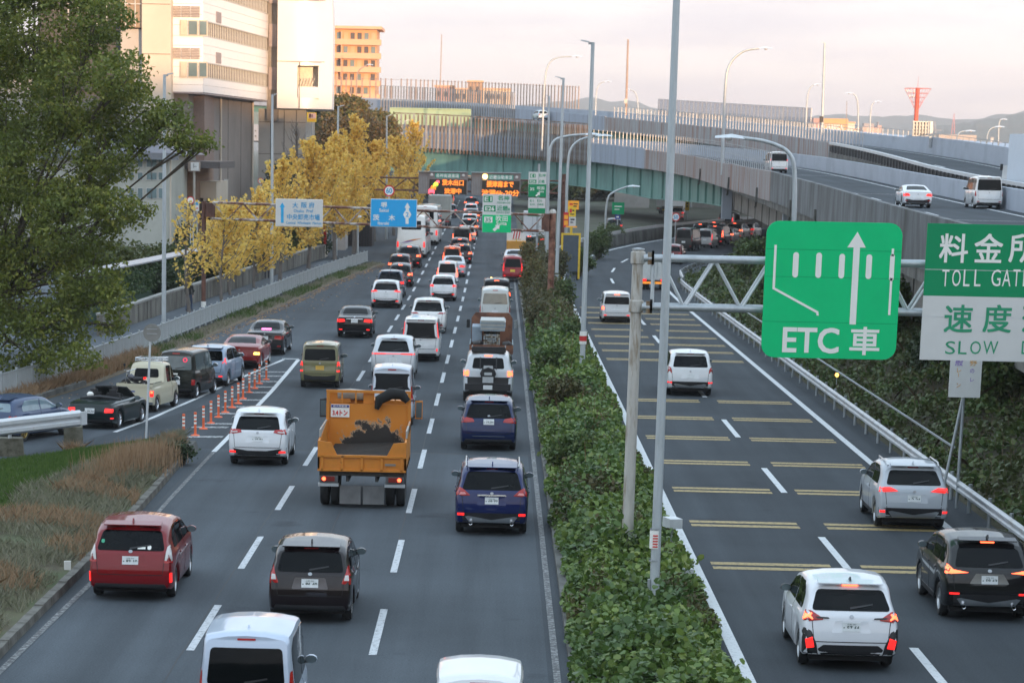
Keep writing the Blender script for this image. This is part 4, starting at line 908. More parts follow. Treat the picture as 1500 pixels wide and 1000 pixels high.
# --- vines over the median: surface leaves, denser and larger than life only slightly
def vine_pts(n, y0, y1, hfun, wfun, spread=.12):
    y = y0+(y1-y0)*RNG.rand(n)**1.25; out = []
    for v in y:
        l, r = wfun(v); x = random.uniform(l-.16, r+.16); h = hfun(min(max(x, l+.12), r-.12), v)
        if x < l+.25 or x > r-.25: z = random.uniform(0.05, max(.3, h+.05))
        else: z = h+random.gauss(-.02, spread)
        out.append((x, v, zr(v)+max(.05, z)))
    return np.array(out)
stuff('vine_cover', leaf_mesh('vine_cover', vine_pts(64000, 40, 118, med_h, med_w), .068, .42, 6, .85, .3), VINE)
stuff('vine_cover', leaf_mesh('vine_cover', vine_pts(16000, 100, 150, med_h, med_w, .2), .09, .35, 6, .8, .3), VINE)
stuff('median_weeds', leaf_mesh('median_weeds', vine_pts(16000, 130, 252, lambda x, y: med_h(x, y)*1.25, med_w, .28), .10, .2, 4, .5, .4), VINED)
_q = vine_pts(30000, 52, 125, med_h, med_w, .16)
stuff('dry_vines', leaf_mesh('dry_vines', [(a, b, c+.06) for a, b, c in _q if noise.noise(Vector((a*.8, b*.28, 11))) > .16], .055, .15, 4, .6, .4), VINED)
# sprigs standing up out of the vines
sp_ = []
for k in range(240):
    y = random.uniform(42, 128); l, r = med_w(y); x = random.uniform(l+.2, r-.2); h = med_h(x, y); L_ = random.uniform(.2, .6); dx, dy = random.gauss(0, .15), random.gauss(0, .15)
    for q in range(12): f = q/11; sp_.append((x+dx*f+random.gauss(0, .05), y+dy*f+random.gauss(0, .05), zr(y)+h+L_*f))
stuff('vine_shoots', leaf_mesh('vine_shoots', sp_, .075, .3, 6, .8, .3), VINE)
mb = MB()
for k in range(46):
    y = random.uniform(70, 150); l, r = med_w(y); x = random.uniform(l+.3, r-.3); h = med_h(x, y); mb.tube((x, y, h-.2), (x+random.gauss(0, .12), y, h+random.uniform(.35, .95)), .012, .006, 4)
part(mb, 'dry_stalks', mat('stalk_rust', (.24, .11, .06), .8), kind='stuff')
# --- grass on the left verge
def verge_h(x, y): return 0
def on_verge(n, a, b, u0, u1):
    out = []
    for _ in range(n):
        f = random.uniform(a, b); u = random.uniform(u0, u1); p = kp.at(kp.L*f, -.16).lerp(tp.at(tp.L*f), u); out.append((p.x, p.y, .17+.24*math.sin(math.pi*u)))
    return out
stuff('green_grass', blade_mesh('green_grass', on_verge(26000, 0, .95, .5, 1.0), .10, .012), GRASSG)
stuff('pale_grass', blade_mesh('pale_grass', [p for p in on_verge(24000, 0, 1, .02, .62) if noise.noise(Vector((p[0]*.6, p[1]*.4, 0))) > -.25], .20, .010, .55), STRAWP)
stuff('dry_grass', blade_mesh('dry_grass', [p for p in on_verge(24000, .0, 1, 0, .5) if noise.noise(Vector((p[0]*.5+9, p[1]*.35, 0))) > .12], .26, .009, .4), STRAW)
def clump(n, px, py, rx, ry):
    c = G(px, py); return [(c.x+random.gauss(0, rx), c.y+random.gauss(0, ry), .2) for _ in range(n)]
stuff('tall_dry_grass', blade_mesh('tall_dry_grass', clump(1900, 192, 702, .38, 1.0)+clump(700, 160, 715, .35, .9)+clump(500, 232, 690, .25, .6), .62, .008, .13), STRAW)
# --- weeds along the left fence
def along(P_, n, Y0, Y1, o0, o1, z=0):
    a, b = P_.find(Y0), P_.find(Y1); out = []
    for _ in range(n):
        t = random.uniform(a, b); p = P_.at(t, random.uniform(o0, o1)); out.append((p.x, p.y, zr(p.y)+z))
    return out
stuff('roadside_weeds', blade_mesh('roadside_weeds', along(SW, 9000, 80, 122, .1, 1.1), .42, .012, .35), STRAW)
stuff('roadside_weeds', blade_mesh('roadside_weeds', along(SW, 5000, 118, 228, .1, 1.1), .22, .016, .5), STRAWP)
stuff('roadside_weeds', blade_mesh('roadside_weeds', [p for p in along(SW, 6000, 110, 225, .1, 1.2) if noise.noise(Vector((p[0]*.3, p[1]*.22, 7))) > .08], .32, .016, .5), GRASSG)
fl = along(SW, 1500, 118, 235, 1.0, 1.9, .02)+[p for p in along(SW, 900, 100, 235, 1.6, 3.6, .02) if random.random() < .25]
stuff('fallen_leaves', leaf_mesh('fallen_leaves', fl, .07, 4, 4, .7), leafmat('leaf_orange', [(.45, .20, .05), (.55, .30, .08), (.35, .16, .06)], .1, .7))
# --- a tree or shrub from lobes: list of (centre, radius xyz)
def lobes_leaves(lobes, dens, clump=9, cr=.22, shell=.55):
    pts = []
    for c, r in lobes:
        n = int(dens*(r[0]*r[1]+r[1]*r[2]+r[0]*r[2])/3/clump*3)
        for _ in range(n):
            d = Vector((random.gauss(0, 1), random.gauss(0, 1), random.gauss(0, 1))).normalized(); f = shell+(1-shell)*random.random()**.6
            f *= 1+.18*noise.noise(Vector((c[0]+d.x*2, c[1]+d.y*2, c[2]+d.z*2)))
            q = (c[0]+d.x*r[0]*f, c[1]+d.y*r[1]*f, c[2]+d.z*r[2]*f)
            for _k in range(clump): pts.append((q[0]+random.gauss(0, cr), q[1]+random.gauss(0, cr), q[2]+random.gauss(0, cr*.6)))
    return pts
tc0 = P(-40, 0, 107); tree = thing('evergreen_tree', 'big spreading evergreen tree filling the upper left of the view', 'tree', (tc0.x, 107, 0))
LB = []
for px, py, r, Y in ((60, 30, 105, 106), (150, 30, 42, 104), (10, 150, 120, 108), (120, 130, 80, 104), (178, 112, 45, 102), (195, 172, 50, 104), (240, 190, 36, 103), (278, 203, 28, 103), (300, 212, 16, 103), (255, 165, 22, 104), (80, 240, 95, 105), (160, 222, 50, 103), (20, 335, 100, 107), (110, 318, 72, 103), (165, 305, 36, 102), (200, 312, 22, 103), (60, 420, 85, 105), (132, 405, 52, 103), (168, 440, 28, 102), (160, 475, 22, 102), (20, 505, 62, 104), (82, 478, 50, 103), (70, 530, 22, 102), (115, 520, 24, 101), (135, 530, 12, 101), (-90, 60, 130, 110), (-100, 220, 150, 110), (-90, 380, 140, 108), (-60, -60, 120, 109), (70, -60, 90, 107), (150, -40, 50, 106)):
    c = P(px, py, Y); rr_ = r*Y/FPX; LB.append(((c.x, c.y, c.z), (rr_, rr_*1.0, rr_*.82)))
pts = lobes_leaves(LB, 430, 12, .17, .55)
M0 = Vector(tree.location); stuff('foliage', leaf_mesh('foliage', np.array(pts)-np.array(M0), .085, .25, 4, .55, .35), TREEL, tree)
mb = MB(); base = Vector((0, 0, -.1)); fork = Vector((.3, 0, 3.2)); mb.pipe([base, Vector((.1, 0, 1.5)), fork], [.5, .38, .34], 10)
for c, r in LB[:22]:
    e = Vector(c)-M0; m1 = fork.lerp(e, .5)+Vector((random.gauss(0, .3), random.gauss(0, .3), random.uniform(-.8, .2))); mb.pipe([fork-Vector((0, 0, .2)), m1, e], [.13, .05, .015], 6)
    for k in range(3): d = Vector((random.gauss(0, 1), random.gauss(0, 1), random.gauss(0, .6))).normalized()*r[0]*.8; mb.pipe([m1.lerp(e, .6), e+d*.5, e+d], [.05, .03, .012], 4)
part(mb, 'trunk', BARK, tree, smooth=60)
# --- ginkgo trees in a row along the sidewalk
def ginkgo(name, label, px, Y, H, R, seed, low=.22, n=46, leaves=5200, m=GINK, tm=BARKG, xz=None, group='yellow ginkgo street trees', spiky=1.0, lean=0, ls=.12):
    random.seed(seed); x = XA(px, Y, zr(Y)) if xz is None else xz; r = thing(name, label, 'tree', (x, Y, zr(Y)), 0, group)
    mb = MB(); tp_ = [Vector((lean*f+.12*math.sin(f*5+seed), .1*math.cos(f*4+seed), H*f)) for f in [i/8 for i in range(9)]]; mb.pipe(tp_, [.17*(H/9)*(1-f*.88) for f in [i/8 for i in range(9)]], 7); pts = []
    for k in range(n):
        f = low+(1-low)*(k+random.random())/n; zb_ = H*f; a = random.uniform(0, 2*math.pi); L_ = R*(1-f)**.75*(1.05+.35*random.random())+.25; upz = L_*random.uniform(.7, 1.7)*spiky
        p0 = tp_[0].lerp(tp_[8], f) if False else Vector((lean*f, 0, zb_)); p1 = p0+Vector((math.cos(a)*L_*.6, math.sin(a)*L_*.6, upz*.4)); p2 = p0+Vector((math.cos(a)*L_, math.sin(a)*L_, upz))
        mb.pipe([p0, p1, p2], [.04, .025, .01], 4)
        nl = int(leaves/n*(.4+L_/R))
        for _ in range(nl):
            t = random.uniform(.18, 1.05); q = p0.lerp(p1, t*1.6) if t < .6 else p1.lerp(p2, (t-.6)/.4); w = .17*(1.15-t*.6); pts.append((q.x+random.gauss(0, w), q.y+random.gauss(0, w), q.z+random.gauss(0, w*.9)))
    for _ in range(leaves//14): t = random.uniform(.8, 1.02); pts.append((lean*t+random.gauss(0, .13), random.gauss(0, .13), H*t))
    part(mb, 'trunk', tm, r, smooth=60); stuff('crown', leaf_mesh('crown', pts, ls, .2, 4, .8, .35), m, r); return r
# px of the trunk foot, distance, height, radius
GK = [(337, 172, 5.3, 2.1, 3, 'ginkgo with low wide yellow crown standing right of the rusty gantry post'),
      (374, 181, 5.9, 2.0, 4, 'ginkgo half behind the white overhead sign, its trunk beside the wall'),
      (412, 189, 8.0, 1.9, 5, 'ginkgo rising just right of the white overhead sign'),
      (452, 206, 9.0, 2.9, 6, 'tall broad ginkgo left of the pointed one, with pale green inner leaves'),
      (517, 232, 10.9, 2.4, 7, 'tallest ginkgo whose narrow tip reaches the mesh fence'),
      (488, 222, 9.3, 2.4, 8, 'ginkgo above the gap between the two left overhead signs'),
      (548, 256, 8.6, 2.9, 9, 'spiky ginkgo behind the round speed limit sign'),
      (578, 270, 9.0, 2.6, 10, 'dense ginkgo left of the two message boards'),
      (604, 286, 10.4, 2.1, 11, 'farthest ginkgo, its pointed crown touching the green girder')]
for px, Y, H, R, sd_, lab in GK: ginkgo('ginkgo_tree', lab, px, Y, H, R, sd_, leaves=int((1700+R*1150)*(.55 if Y < 190 else 1)), n=46, low=.15)
ginkgo('young_tree', 'thin young tree with a few orange tinted leaves at the walker', 275, 147, 6.3, 1.1, 21, .25, 22, 420, group='sparse young street trees', m=GINK, ls=.1)
ginkgo('young_tree', 'thin young tree with sparse yellow leaves right of the rusty post', 326, 158, 5.6, 1.5, 22, .25, 26, 900, group='sparse young street trees', ls=.1)
ginkgo('bare_tree', 'bare grey tree with raised twigs left of the yellow crowns', 432, 235, 10.5, 2.2, 23, .3, 60, 60, m=AUTL, tm=BARKG, group=None, ls=.08)
# --- round trees and shrubs
def shrub(name, label, cat, px, Y, w, h, m, z0=0, dens=420, size=.10, trunk=0.0, lob=6, seed=1, group=None, loc=None, clump=8):
    random.seed(seed); loc = loc or (XA(px, Y, zr(Y)+z0), Y, zr(Y)+z0); r = thing(name, label, cat, loc, 0, group); L2 = [((0, 0, trunk+(h-trunk)*.5), (w*.42, w*.42, (h-trunk)*.45))]
    for _ in range(lob): a = random.uniform(0, 6.28); q = random.uniform(.2, .36)*w; L2.append(((math.cos(a)*q*.9, math.sin(a)*q*.9, trunk+(h-trunk)*random.uniform(.3, .78)), (w*random.uniform(.16, .28),)*2+((h-trunk)*random.uniform(.16, .26),)))
    stuff('foliage', leaf_mesh('foliage', lobes_leaves(L2, dens, clump, size*1.6), size, .25, 4, .6, .35), m, r)
    mb = MB()
    for _ in range(4 if trunk < .5 else 7):
        a = random.uniform(0, 6.28); s_ = Vector((math.cos(a)*.1, math.sin(a)*.1, -.05)); e = Vector((math.cos(a)*w*.28, math.sin(a)*w*.28, h*.75)); mb.pipe([s_*(.3 if trunk else 1), Vector((0, 0, trunk*.9+.05)) if trunk else s_.lerp(e, .5), e], [.03+.012*h, .02+.01*h, .015], 5)
    part(mb, 'trunk' if trunk > .5 else 'stem', BARK, r, smooth=60); return r
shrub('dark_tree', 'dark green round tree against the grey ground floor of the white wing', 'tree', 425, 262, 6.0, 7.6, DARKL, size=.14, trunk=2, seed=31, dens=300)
shrub('autumn_tree', 'olive brown tree rising over the mesh fence beside the white wing', 'tree', 505, 335, 8, 14.2, AUTL, size=.18, trunk=6, seed=32, dens=240, lob=9)
shrub('autumn_tree', 'reddish brown tree at the end of the high ramp fascia', 'tree', 548, 330, 7, 12.4, AUTL, size=.18, trunk=6, seed=33, dens=240, lob=9)
shrub('autumn_tree', 'dark red lower tree left of the green girder', 'tree', 520, 322, 9, 11.6, leafmat('autumn_red', [(.11, .08, .035), (.15, .10, .04), (.09, .09, .03)], .2), size=.18, trunk=3, seed=34, dens=220, lob=9)
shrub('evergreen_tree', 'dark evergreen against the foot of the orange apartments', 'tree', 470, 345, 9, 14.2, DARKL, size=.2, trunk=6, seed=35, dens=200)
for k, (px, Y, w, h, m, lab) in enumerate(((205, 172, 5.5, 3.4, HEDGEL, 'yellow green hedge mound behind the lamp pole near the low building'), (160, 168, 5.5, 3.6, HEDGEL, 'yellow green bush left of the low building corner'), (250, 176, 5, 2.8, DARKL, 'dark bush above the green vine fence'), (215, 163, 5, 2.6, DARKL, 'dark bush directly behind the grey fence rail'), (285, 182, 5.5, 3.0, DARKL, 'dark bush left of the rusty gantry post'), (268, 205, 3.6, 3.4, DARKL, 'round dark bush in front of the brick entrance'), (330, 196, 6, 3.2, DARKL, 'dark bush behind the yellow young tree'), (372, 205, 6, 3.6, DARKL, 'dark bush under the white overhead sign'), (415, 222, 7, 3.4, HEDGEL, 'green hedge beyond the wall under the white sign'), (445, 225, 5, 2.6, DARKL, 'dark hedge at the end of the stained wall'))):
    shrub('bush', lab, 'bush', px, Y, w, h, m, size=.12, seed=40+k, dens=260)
# median shrubs in the far part
for k, (px, Y, w, h, m, lab) in enumerate(((783, 178, 1.5, 2.6, AUTL, 'brown shrub at the road edge under the rusty gantry post'), (800, 168, 1.4, 2.2, VINED, 'brownish shrub between the lamp poles'), (822, 158, 1.4, 2.3, BANKL, 'green shrub with upright shoots in the median'), (775, 205, 1.6, 2.6, AUTL, 'reddish shrub beside the far dark car'), (812, 196, 2, 2.6, VINED, 'loose bush behind the rusty post'), (795, 140, 1.5, 1.9, VINED, 'dry bush left of the second lamp pole'), (835, 126, 1.4, 1.9, BANKL, 'leafy bush at the white edge line'), (806, 112, 1.5, 1.5, BANKL, 'leafy bush in the median level with the boxy off-road car'), (828, 98, 1.4, 1.5, VINED, 'brownish bush in the median level with the second blue car'), (838, 80, 1.5, 1.3, BANKL, 'low bush in the median level with the deep blue suv'), (862, 70, 1.4, 1.2, VINED, 'dry brownish bush in the vines left of the gantry post'), (848, 205, 2.4, 2.2, BANKL, 'green bush behind the concrete bend barrier'), (876, 232, 2.4, 2.6, BANKL, 'palm-like bush left of the round pier'), (896, 262, 2.4, 2.0, BANKL, 'green bush at the foot of the round pier'))):
    shrub('shrub', lab, 'shrub', px, Y, w, h, m, size=.085, seed=60+k, dens=520)
# --- embankment cover on the right and its bigger plants
def emb_pts(n, t0, t1, o1=11.5, hfun=.25):
    out = []
    for _ in range(n):
        t = t0+(t1-t0)*random.random()**1.15; w0 = 4.75 if t < 190 else rw_in(t)+.1; o = w0+.15+(o1-4.75)*random.random()
        p = RAMPC.at(t, o); h = emb_h(4.9+(o-w0), t); lump = max(0, noise.noise(Vector((p.x*.7, p.y*.35, 4))))*1.1*min(1, (o-w0)/1.5)
        out.append((p.x, p.y, zr(p.y)+max(0.05, h)+lump+random.gauss(.05, .1)))
    return out
random.seed(9)
stuff('bank_vines', leaf_mesh('bank_vines', emb_pts(60000, 20, 150), .085, .35, 6, .75, .35), BANKL)
stuff('bank_vines', leaf_mesh('bank_vines', emb_pts(26000, 120, 250), .12, .35, 4, .75, .35), BANKL)
stuff('bank_twigs', blade_mesh('bank_twigs', emb_pts(5000, 20, 150), .5, .008, .5), leafmat('twig', [(.14, .09, .05), (.10, .07, .04), (.18, .13, .07)], .1, .8))
for k, (o, Y, w, h, m, lab) in enumerate(((8.6, 66, 2.6, 2.9, BANKL, 'leafy tall bush at the right edge beneath the toll sign'), (7.6, 60, 2.0, 2.2, BANKL, 'low leafy bush right of the guardrail near the black car'), (8.6, 78, 2.6, 2.6, HEDGEL, 'yellowish bush behind the vertical lane notice'), (8.4, 92, 2.4, 2.2, BANKL, 'green bush below the square sign corner'), (8.5, 104, 2.6, 2.4, DARKL, 'dark bush under the gap between the two green signs'), (9.6, 122, 3, 2.6, BANKL, 'round bush behind the green arrow sign'), (9, 146, 3, 2.6, BANKL, 'bush left of the green arrow sign under the concrete wall'), (8.4, 165, 3.2, 2.8, BANKL, 'bush beside the pilaster above the sign arm'), (8.8, 184, 3.4, 2.8, BANKL, 'bush nearest the stopped cars under the viaduct'), (10.5, 56, 3, 3.6, DARKL, 'dark tall bush cut by the right edge of the view'))):
    p = RAMPC.at(RAMPC.find(Y), o); shrub('bush', lab, 'bush', 0, Y, w, h, m, size=.095, seed=80+k, dens=430, loc=(p.x, p.y, zr(p.y)+max(0, emb_h(o, p.y))*.8))
# far greenery under the viaducts
for k, (px, Y, w, h, m, lab) in enumerate(((815, 405, 11, 3.4, BANKL, 'green slope bush behind the small green sign stack'), (868, 410, 11, 3.2, VINED, 'dry bush in the dark underpass'), (1010, 440, 17, 10, BANKL, 'green slope seen between the piers'), (1070, 430, 14, 6, BANKL, 'green slope behind the stopped cars'), (640, 400, 8, 3.2, BANKL, 'bush under the girder behind the left message board'))):
    shrub('bush', lab, 'bush', px, Y, w, h, m, size=.2, seed=100+k, dens=140)
random.seed(11)
# ------------------------------------------------------------------ signs, gantries, lamps, fences
def SR(x0, y0, x1, y1, Y):
    xc, yc = (x0+x1)/2, (y0+y1)/2
    return P(x0, yc, Y).x, P(x1, yc, Y).x, P(xc, y1, Y).z, P(xc, y0, Y).z
SG = mat('sign_green', (.008, .27, .11), .6, spec=.2, var=.03, scale=1.5); SGB = mat('sign_green_bright', (.006, .56, .20), .6, var=.04, scale=1.5, spec=.2); SWH = mat('sign_white', (.66, .66, .64), .5, var=.03); SBL = mat('sign_blue', (.015, .38, .78), .45, var=.03)
SWT = mat('sign_letter_white', (.86, .85, .80), .5, var=.02); SGT = mat('sign_letter_green', (.02, .30, .15), .5); SBT = mat('sign_letter_blue', (.03, .32, .60), .5); SRD = mat('sign_red', (.60, .03, .03), .5); SBACK = mat('sign_back', (.30, .31, .31), .5, metal=.4)
RUSTT = rusty('truss_paint', (.50, .46, .42), (.15, .055, .03), .42, .54, 1.6); RUSTD = rusty('rusty_post', (.17, .075, .05), (.075, .03, .02), .4, .6, 2.0, (1, 1, .5))
def board(root, name, x0, x1, z0, z1, y, m, t=.05, frame=None, r=0.0):
    if r:
        pts = []
        for cx, cz, a0 in ((x1-r, z1-r, 0), (x0+r, z1-r, 90), (x0+r, z0+r, 180), (x1-r, z0+r, 270)):
            for k in range(7): a = math.radians(a0+k*15); pts.append((cx+r*math.cos(a), cz+r*math.sin(a)))
        o = part(MB().prism(pts, 'y', y, y+t), name, m, root)
    else: o = part(MB().bx(x0, x1, y, y+t, z0, z1), name, m, root)
    if frame: w = .03; part(MB().bx(x0-w, x1+w, y+t, y+t+.03, z0-w, z1+w), 'sign_frame', frame, root)
    return o
def arrow(root, pts, y, m, name='arrow'): return part(MB().prism(pts, 'y', y-.006, y), name, m, root)
def rel(root, x0, x1, z0, z1):
    """place things by fractions of a sign face"""
    return lambda u, v: (x0+(x1-x0)*u, z1-(z1-z0)*v)
# --- front gantry with the green lane board
Yg = 61.0
gp = P(935, 366, Yg); gb = G(919, 826)
ga = thing('sign_gantry', 'light grey steel gantry arm on a tall weathered post rising from the vines', 'gantry', (P(927, 600, Yg).x, Yg, 0))
gx = ga.location.x; top = gp.z
part(MB().pipe([(P(917, 840, Yg).x-gx, 0, -.1), (gp.x-gx, 0, top)], [.13, .122], 18), 'post', POLEO, ga, smooth=50); part(MB().lathe((gp.x-gx, 0, top), [(.14, 0), (.14, .03), (0.0, .05)], 18), 'cap', GALV, ga)
zt_, zb_ = P(1030, 379.5, Yg).z, P(1030, 450.5, Yg).z; xe = P(1540, 380, Yg).x-gx
for yy in (-.24, .24):
    for z in (zt_, zb_): part(MB().tube((.1, yy, z), (xe, yy, z), .078, n=12), 'chord', GALV, ga, smooth=50)
nod = [(1003, 0), (1045, 1), (1086, 0), (1127, 1), (1168, 0), (1209, 1), (1250, 0), (1291, 1), (1332, 0), (1373, 1), (1414, 0), (1455, 1), (1496, 0)]
pr = [(966, 1)]+nod
for (a, ta), (b, tb) in zip(pr, pr[1:]):
    for yy in (-.24, .24):
        za, zb2_ = (zt_ if ta else zb_), (zt_ if tb else zb_); xa2, xb2 = P(a, 415, Yg).x-gx, P(b, 415, Yg).x-gx
        part(MB().tube((xa2, yy, za), (xb2, yy, zb2_), .03, n=6), 'brace', GALVL, ga)
for px in (954, 958): x = P(px, 415, Yg).x-gx; part(MB().tube((x, .24 if px == 958 else -.24, zb_), (x, .24 if px == 958 else -.24, zt_), .026, n=6), 'brace', GALVL, ga)
for z in (zt_, zb_):
    part(MB().lathe((gp.x-gx, 0, z-.14), [(.13, 0), (.16, .02), (.16, .26), (.13, .28)], 16), 'clamp', POLEO, ga, smooth=40)
    for k in (-1, 1): part(MB().box((.24, -.26, z+.05*k), (.10, .10, .16)).box((.30, -.30, z+.02), (.05, .05, .3)), 'bolt', rusty('clamp_rust', (.30, .26, .20), (.16, .09, .04), .4, .6, 6), ga)
# lane board
x0, x1, z0, z1 = SR(1119, 325, 1317.5, 525, Yg-.6)
eb = thing('lane_sign', 'bright green square sign with white arrow between lane bars and the letters ETC', 'road sign', ((x0+x1)/2, Yg-.6, 0)); ex = eb.location.x
w_, h_ = x1-x0, z1-z0
board(eb, 'panel', x0-ex, x1-ex, z0, z1, 0, SGB, .05, None, .28)
f = lambda u, v: (x0-ex+w_*u, z1-h_*v)
def bar(u0, v0, v1, wd, m=SWT, tilt=0, rd=True):
    (xa, za), (xb, zb__) = f(u0, v0), f(u0, v1); r = wd*w_/2; pts = []
    if rd:
        for k in range(9): a = math.pi*k/8; pts.append((xa+r*math.cos(a), za-r+r*math.sin(a)))
        for k in range(9): a = math.pi+math.pi*k/8; pts.append((xb+r*math.cos(a), zb__+r+r*math.sin(a)))
    else: pts = [(xa-r, za), (xa+r, za), (xb+r, zb__), (xb-r, zb__)]
    return part(MB().prism(pts, 'y', -.008, 0), 'lane_bar', m, eb)
for u, a, b in ((.225, .225, .41), (.395, .225, .41), (.565, .23, .41), (.765, .23, .41)): bar(u, a, b, .042)
bar(.935, .225, .42, .034); bar(.935, .185, .24, .017, rd=False); bar(.935, .40, .67, .017, rd=False)
p_ = [f(.062, .175), f(.080, .175), f(.080, .487), f(.41, .655), f(.415, .685), f(.398, .685), f(.395, .667), f(.062, .497)]
part(MB().prism(p_[::-1], 'y', -.008, 0), 'lane_bar', SWT, eb)
arrow(eb, [f(.645, .745), f(.645, .182), f(.60, .182), f(.668, .068), f(.735, .182), f(.692, .182), f(.692, .745)], 0, SWT)
xx, zz = f(.365, .868); letter('ETC', eb, xx, -.006, zz, SWT, w=w_*.41, h=h_*.18, bold=.03)
xx, zz = f(.765, .865); letter('車', eb, xx, -.006, zz, SWT, w=w_*.215, h=h_*.2, bold=.022)
for u, v in ((0, .205), (0, .405), (0, .735)): a_, b_ = f(0, v), f(1, v); part(MB().bx(a_[0]+.02, b_[0]-.02, -.003, .0, a_[1]-.004, a_[1]+.004), 'panel_joint', SG, eb)
for u in (.25, .75): a_ = f(u, .5); part(MB().bx(a_[0]-.05, a_[0]+.05, .05, .36, z0+.1, z1-.1), 'bracket', GALV, eb)
# toll gate board
x0, x1, z0, z1 = SR(1353, 329, 1560, 529, Yg-.5); w_, h_ = x1-x0, z1-z0
tb = thing('toll_sign', 'large green over white sign reading TOLL GATE and SLOW at the right edge', 'road sign', (x0, Yg-.5, 0))
zm = z1-h_*.527
board(tb, 'panel', 0, w_, zm, z1, 0, SG, .05); board(tb, 'panel', 0, w_, z0, zm-.002, 0, SWH, .05)
part(MB().bx(0, w_, -.004, 0, z1-h_*.335-.006, z1-h_*.335+.006), 'panel_joint', GALVL, tb); part(MB().bx(0, w_, -.004, 0, z0+h_*.32, z0+h_*.32+.008), 'panel_joint', GALVL, tb)
for ch, px in (('料', 1397), ('金', 1448), ('所', 1499)): letter(ch, tb, P(px, 366, Yg-.5).x-x0, -.006, P(px, 363.5, Yg-.5).z, SWT, w=.60, h=.60, bold=.018)
for ch, px, wd in (('T', 1385, 10), ('O', 1401, 12), ('L', 1416, 9), ('L', 1432, 9), ('G', 1459, 13), ('A', 1474.5, 12), ('T', 1489, 10), ('E', 1504, 10)): letter(ch, tb, P(px, 407, Yg-.5).x-x0, -.006, P(px, 407, Yg-.5).z, SWT, w=wd*.0153, h=.36, bold=.0)
for ch, px in (('速', 1404), ('度', 1461), ('落', 1518)): letter(ch, tb, P(px, 467, Yg-.5).x-x0, -.006, P(px, 466.5, Yg-.5).z, SGT, w=.60, h=.58, bold=.018)
for ch, px, wd in (('S', 1392, 14), ('L', 1410, 12), ('O', 1429, 15), ('W', 1451, 21), ('D', 1504, 14), ('O', 1522, 15)): letter(ch, tb, P(px, 509, Yg-.5).x-x0, -.006, P(px, 509, Yg-.5).z, SGT, w=wd*.0155, h=.28, bold=.0)
for fx in (.5, 2.2): part(MB().bx(fx, fx+.1, .05, .28, z0+.2, z1-.2), 'bracket', GALV, tb)
# vertical notice behind it
x0, x1, z0, z1 = SR(1391, 520, 1437.5, 582, 74.0)
vn = thing('lane_notice', 'small white vertical notice on a post below the toll sign', 'sign', ((x0+x1)/2, 74, 0)); part(MB().bx(-(x1-x0)/2, (x1-x0)/2, 0, .04, z0, z1+.5), 'panel', SWH, vn)
part(MB().tube((.0, .1, 0), (0, .1, z1), .045, n=8), 'post', GALV, vn); part(MB().tube((-.42, .1, zr(74)+.3), (0, .1, z0+.1), .04, n=8), 'prop', GALV, vn)
PUR = mat('notice_purple', (.33, .22, .55), .6); ORG = mat('notice_orange', (.70, .38, .12), .6)
for ch, px, py, m, s in (('般', 1405, 530, PUR, .20), ('レ', 1405, 542, ORG, .11), ('ー', 1404, 549, ORG, .04), ('ン', 1404, 564, ORG, .11), ('券', 1426, 530, ORG, .20), ('の', 1424, 543, PUR, .11), ('レ', 1424, 556, PUR, .10)):
    q = P(px, py, 74); letter(ch, vn, q.x-vn.location.x, -.006, q.z, m, h=s, w=s if ch != 'ー' else .09, bold=.01) if ch != 'ー' else part(MB().bx(q.x-vn.location.x-.007, q.x-vn.location.x+.007, -.006, 0, q.z-.05, q.z+.05), 'lettering', m, vn)
# --- rusty gantry across the main road
Yt = 158.0
xl, xr = XA(298.5, Yt, 4), XA(808, Yt, 3.5)
rg = thing('sign_gantry', 'rust-eaten truss gantry spanning the main road with three sign boards', 'gantry', (xl, Yt, 0))
def TZ(px, py): q = P(px, py, Yt); return (q.x-xl, q.z)
part(MB().tube((0, 0, .45), (0, 0, TZ(300, 295)[1]), .13, n=12), 'post', RUSTD, rg, smooth=50); part(MB().tube((0, 0, 0), (0, 0, .46), .15, n=12), 'post_sleeve', SWT, rg, smooth=50)
part(MB().tube((xr-xl, 0, .0), (xr-xl, 0, TZ(808, 312)[1]), .19, n=12), 'post', rusty('rusty_post_right', (.30, .14, .09), (.10, .035, .02), .4, .6, 2.5), rg, smooth=50); part(MB().lathe((xr-xl, 0, TZ(808, 312)[1]), [(.2, -.02), (.19, .1), (.1, .2), (0, .22)], 12), 'cap', POLEO, rg, smooth=60)
part(MB().bx(xr-xl-.62, xr-xl-.18, -.3, .3, TZ(800, 339)[1], TZ(800, 313)[1]), 'gusset_plate', RUSTD, rg); part(MB().bx(.13, .62, -.3, .3, TZ(310, 318)[1], TZ(310, 297)[1]), 'gusset_plate', RUSTD, rg)
(ax, az), (bx_, bz_) = TZ(312, 296.5), TZ(797, 315); (cx_, cz_), (dx_, dz_) = TZ(312, 320), TZ(797, 338.5)
for yy in (-.3, .3):
    part(MB().tube((ax, yy, az), (bx_, yy, bz_), .065, n=8), 'chord', RUSTT, rg, smooth=50); part(MB().tube((cx_, yy, cz_), (dx_, yy, dz_), .065, n=8), 'chord', RUSTT, rg, smooth=50)
nb = 22
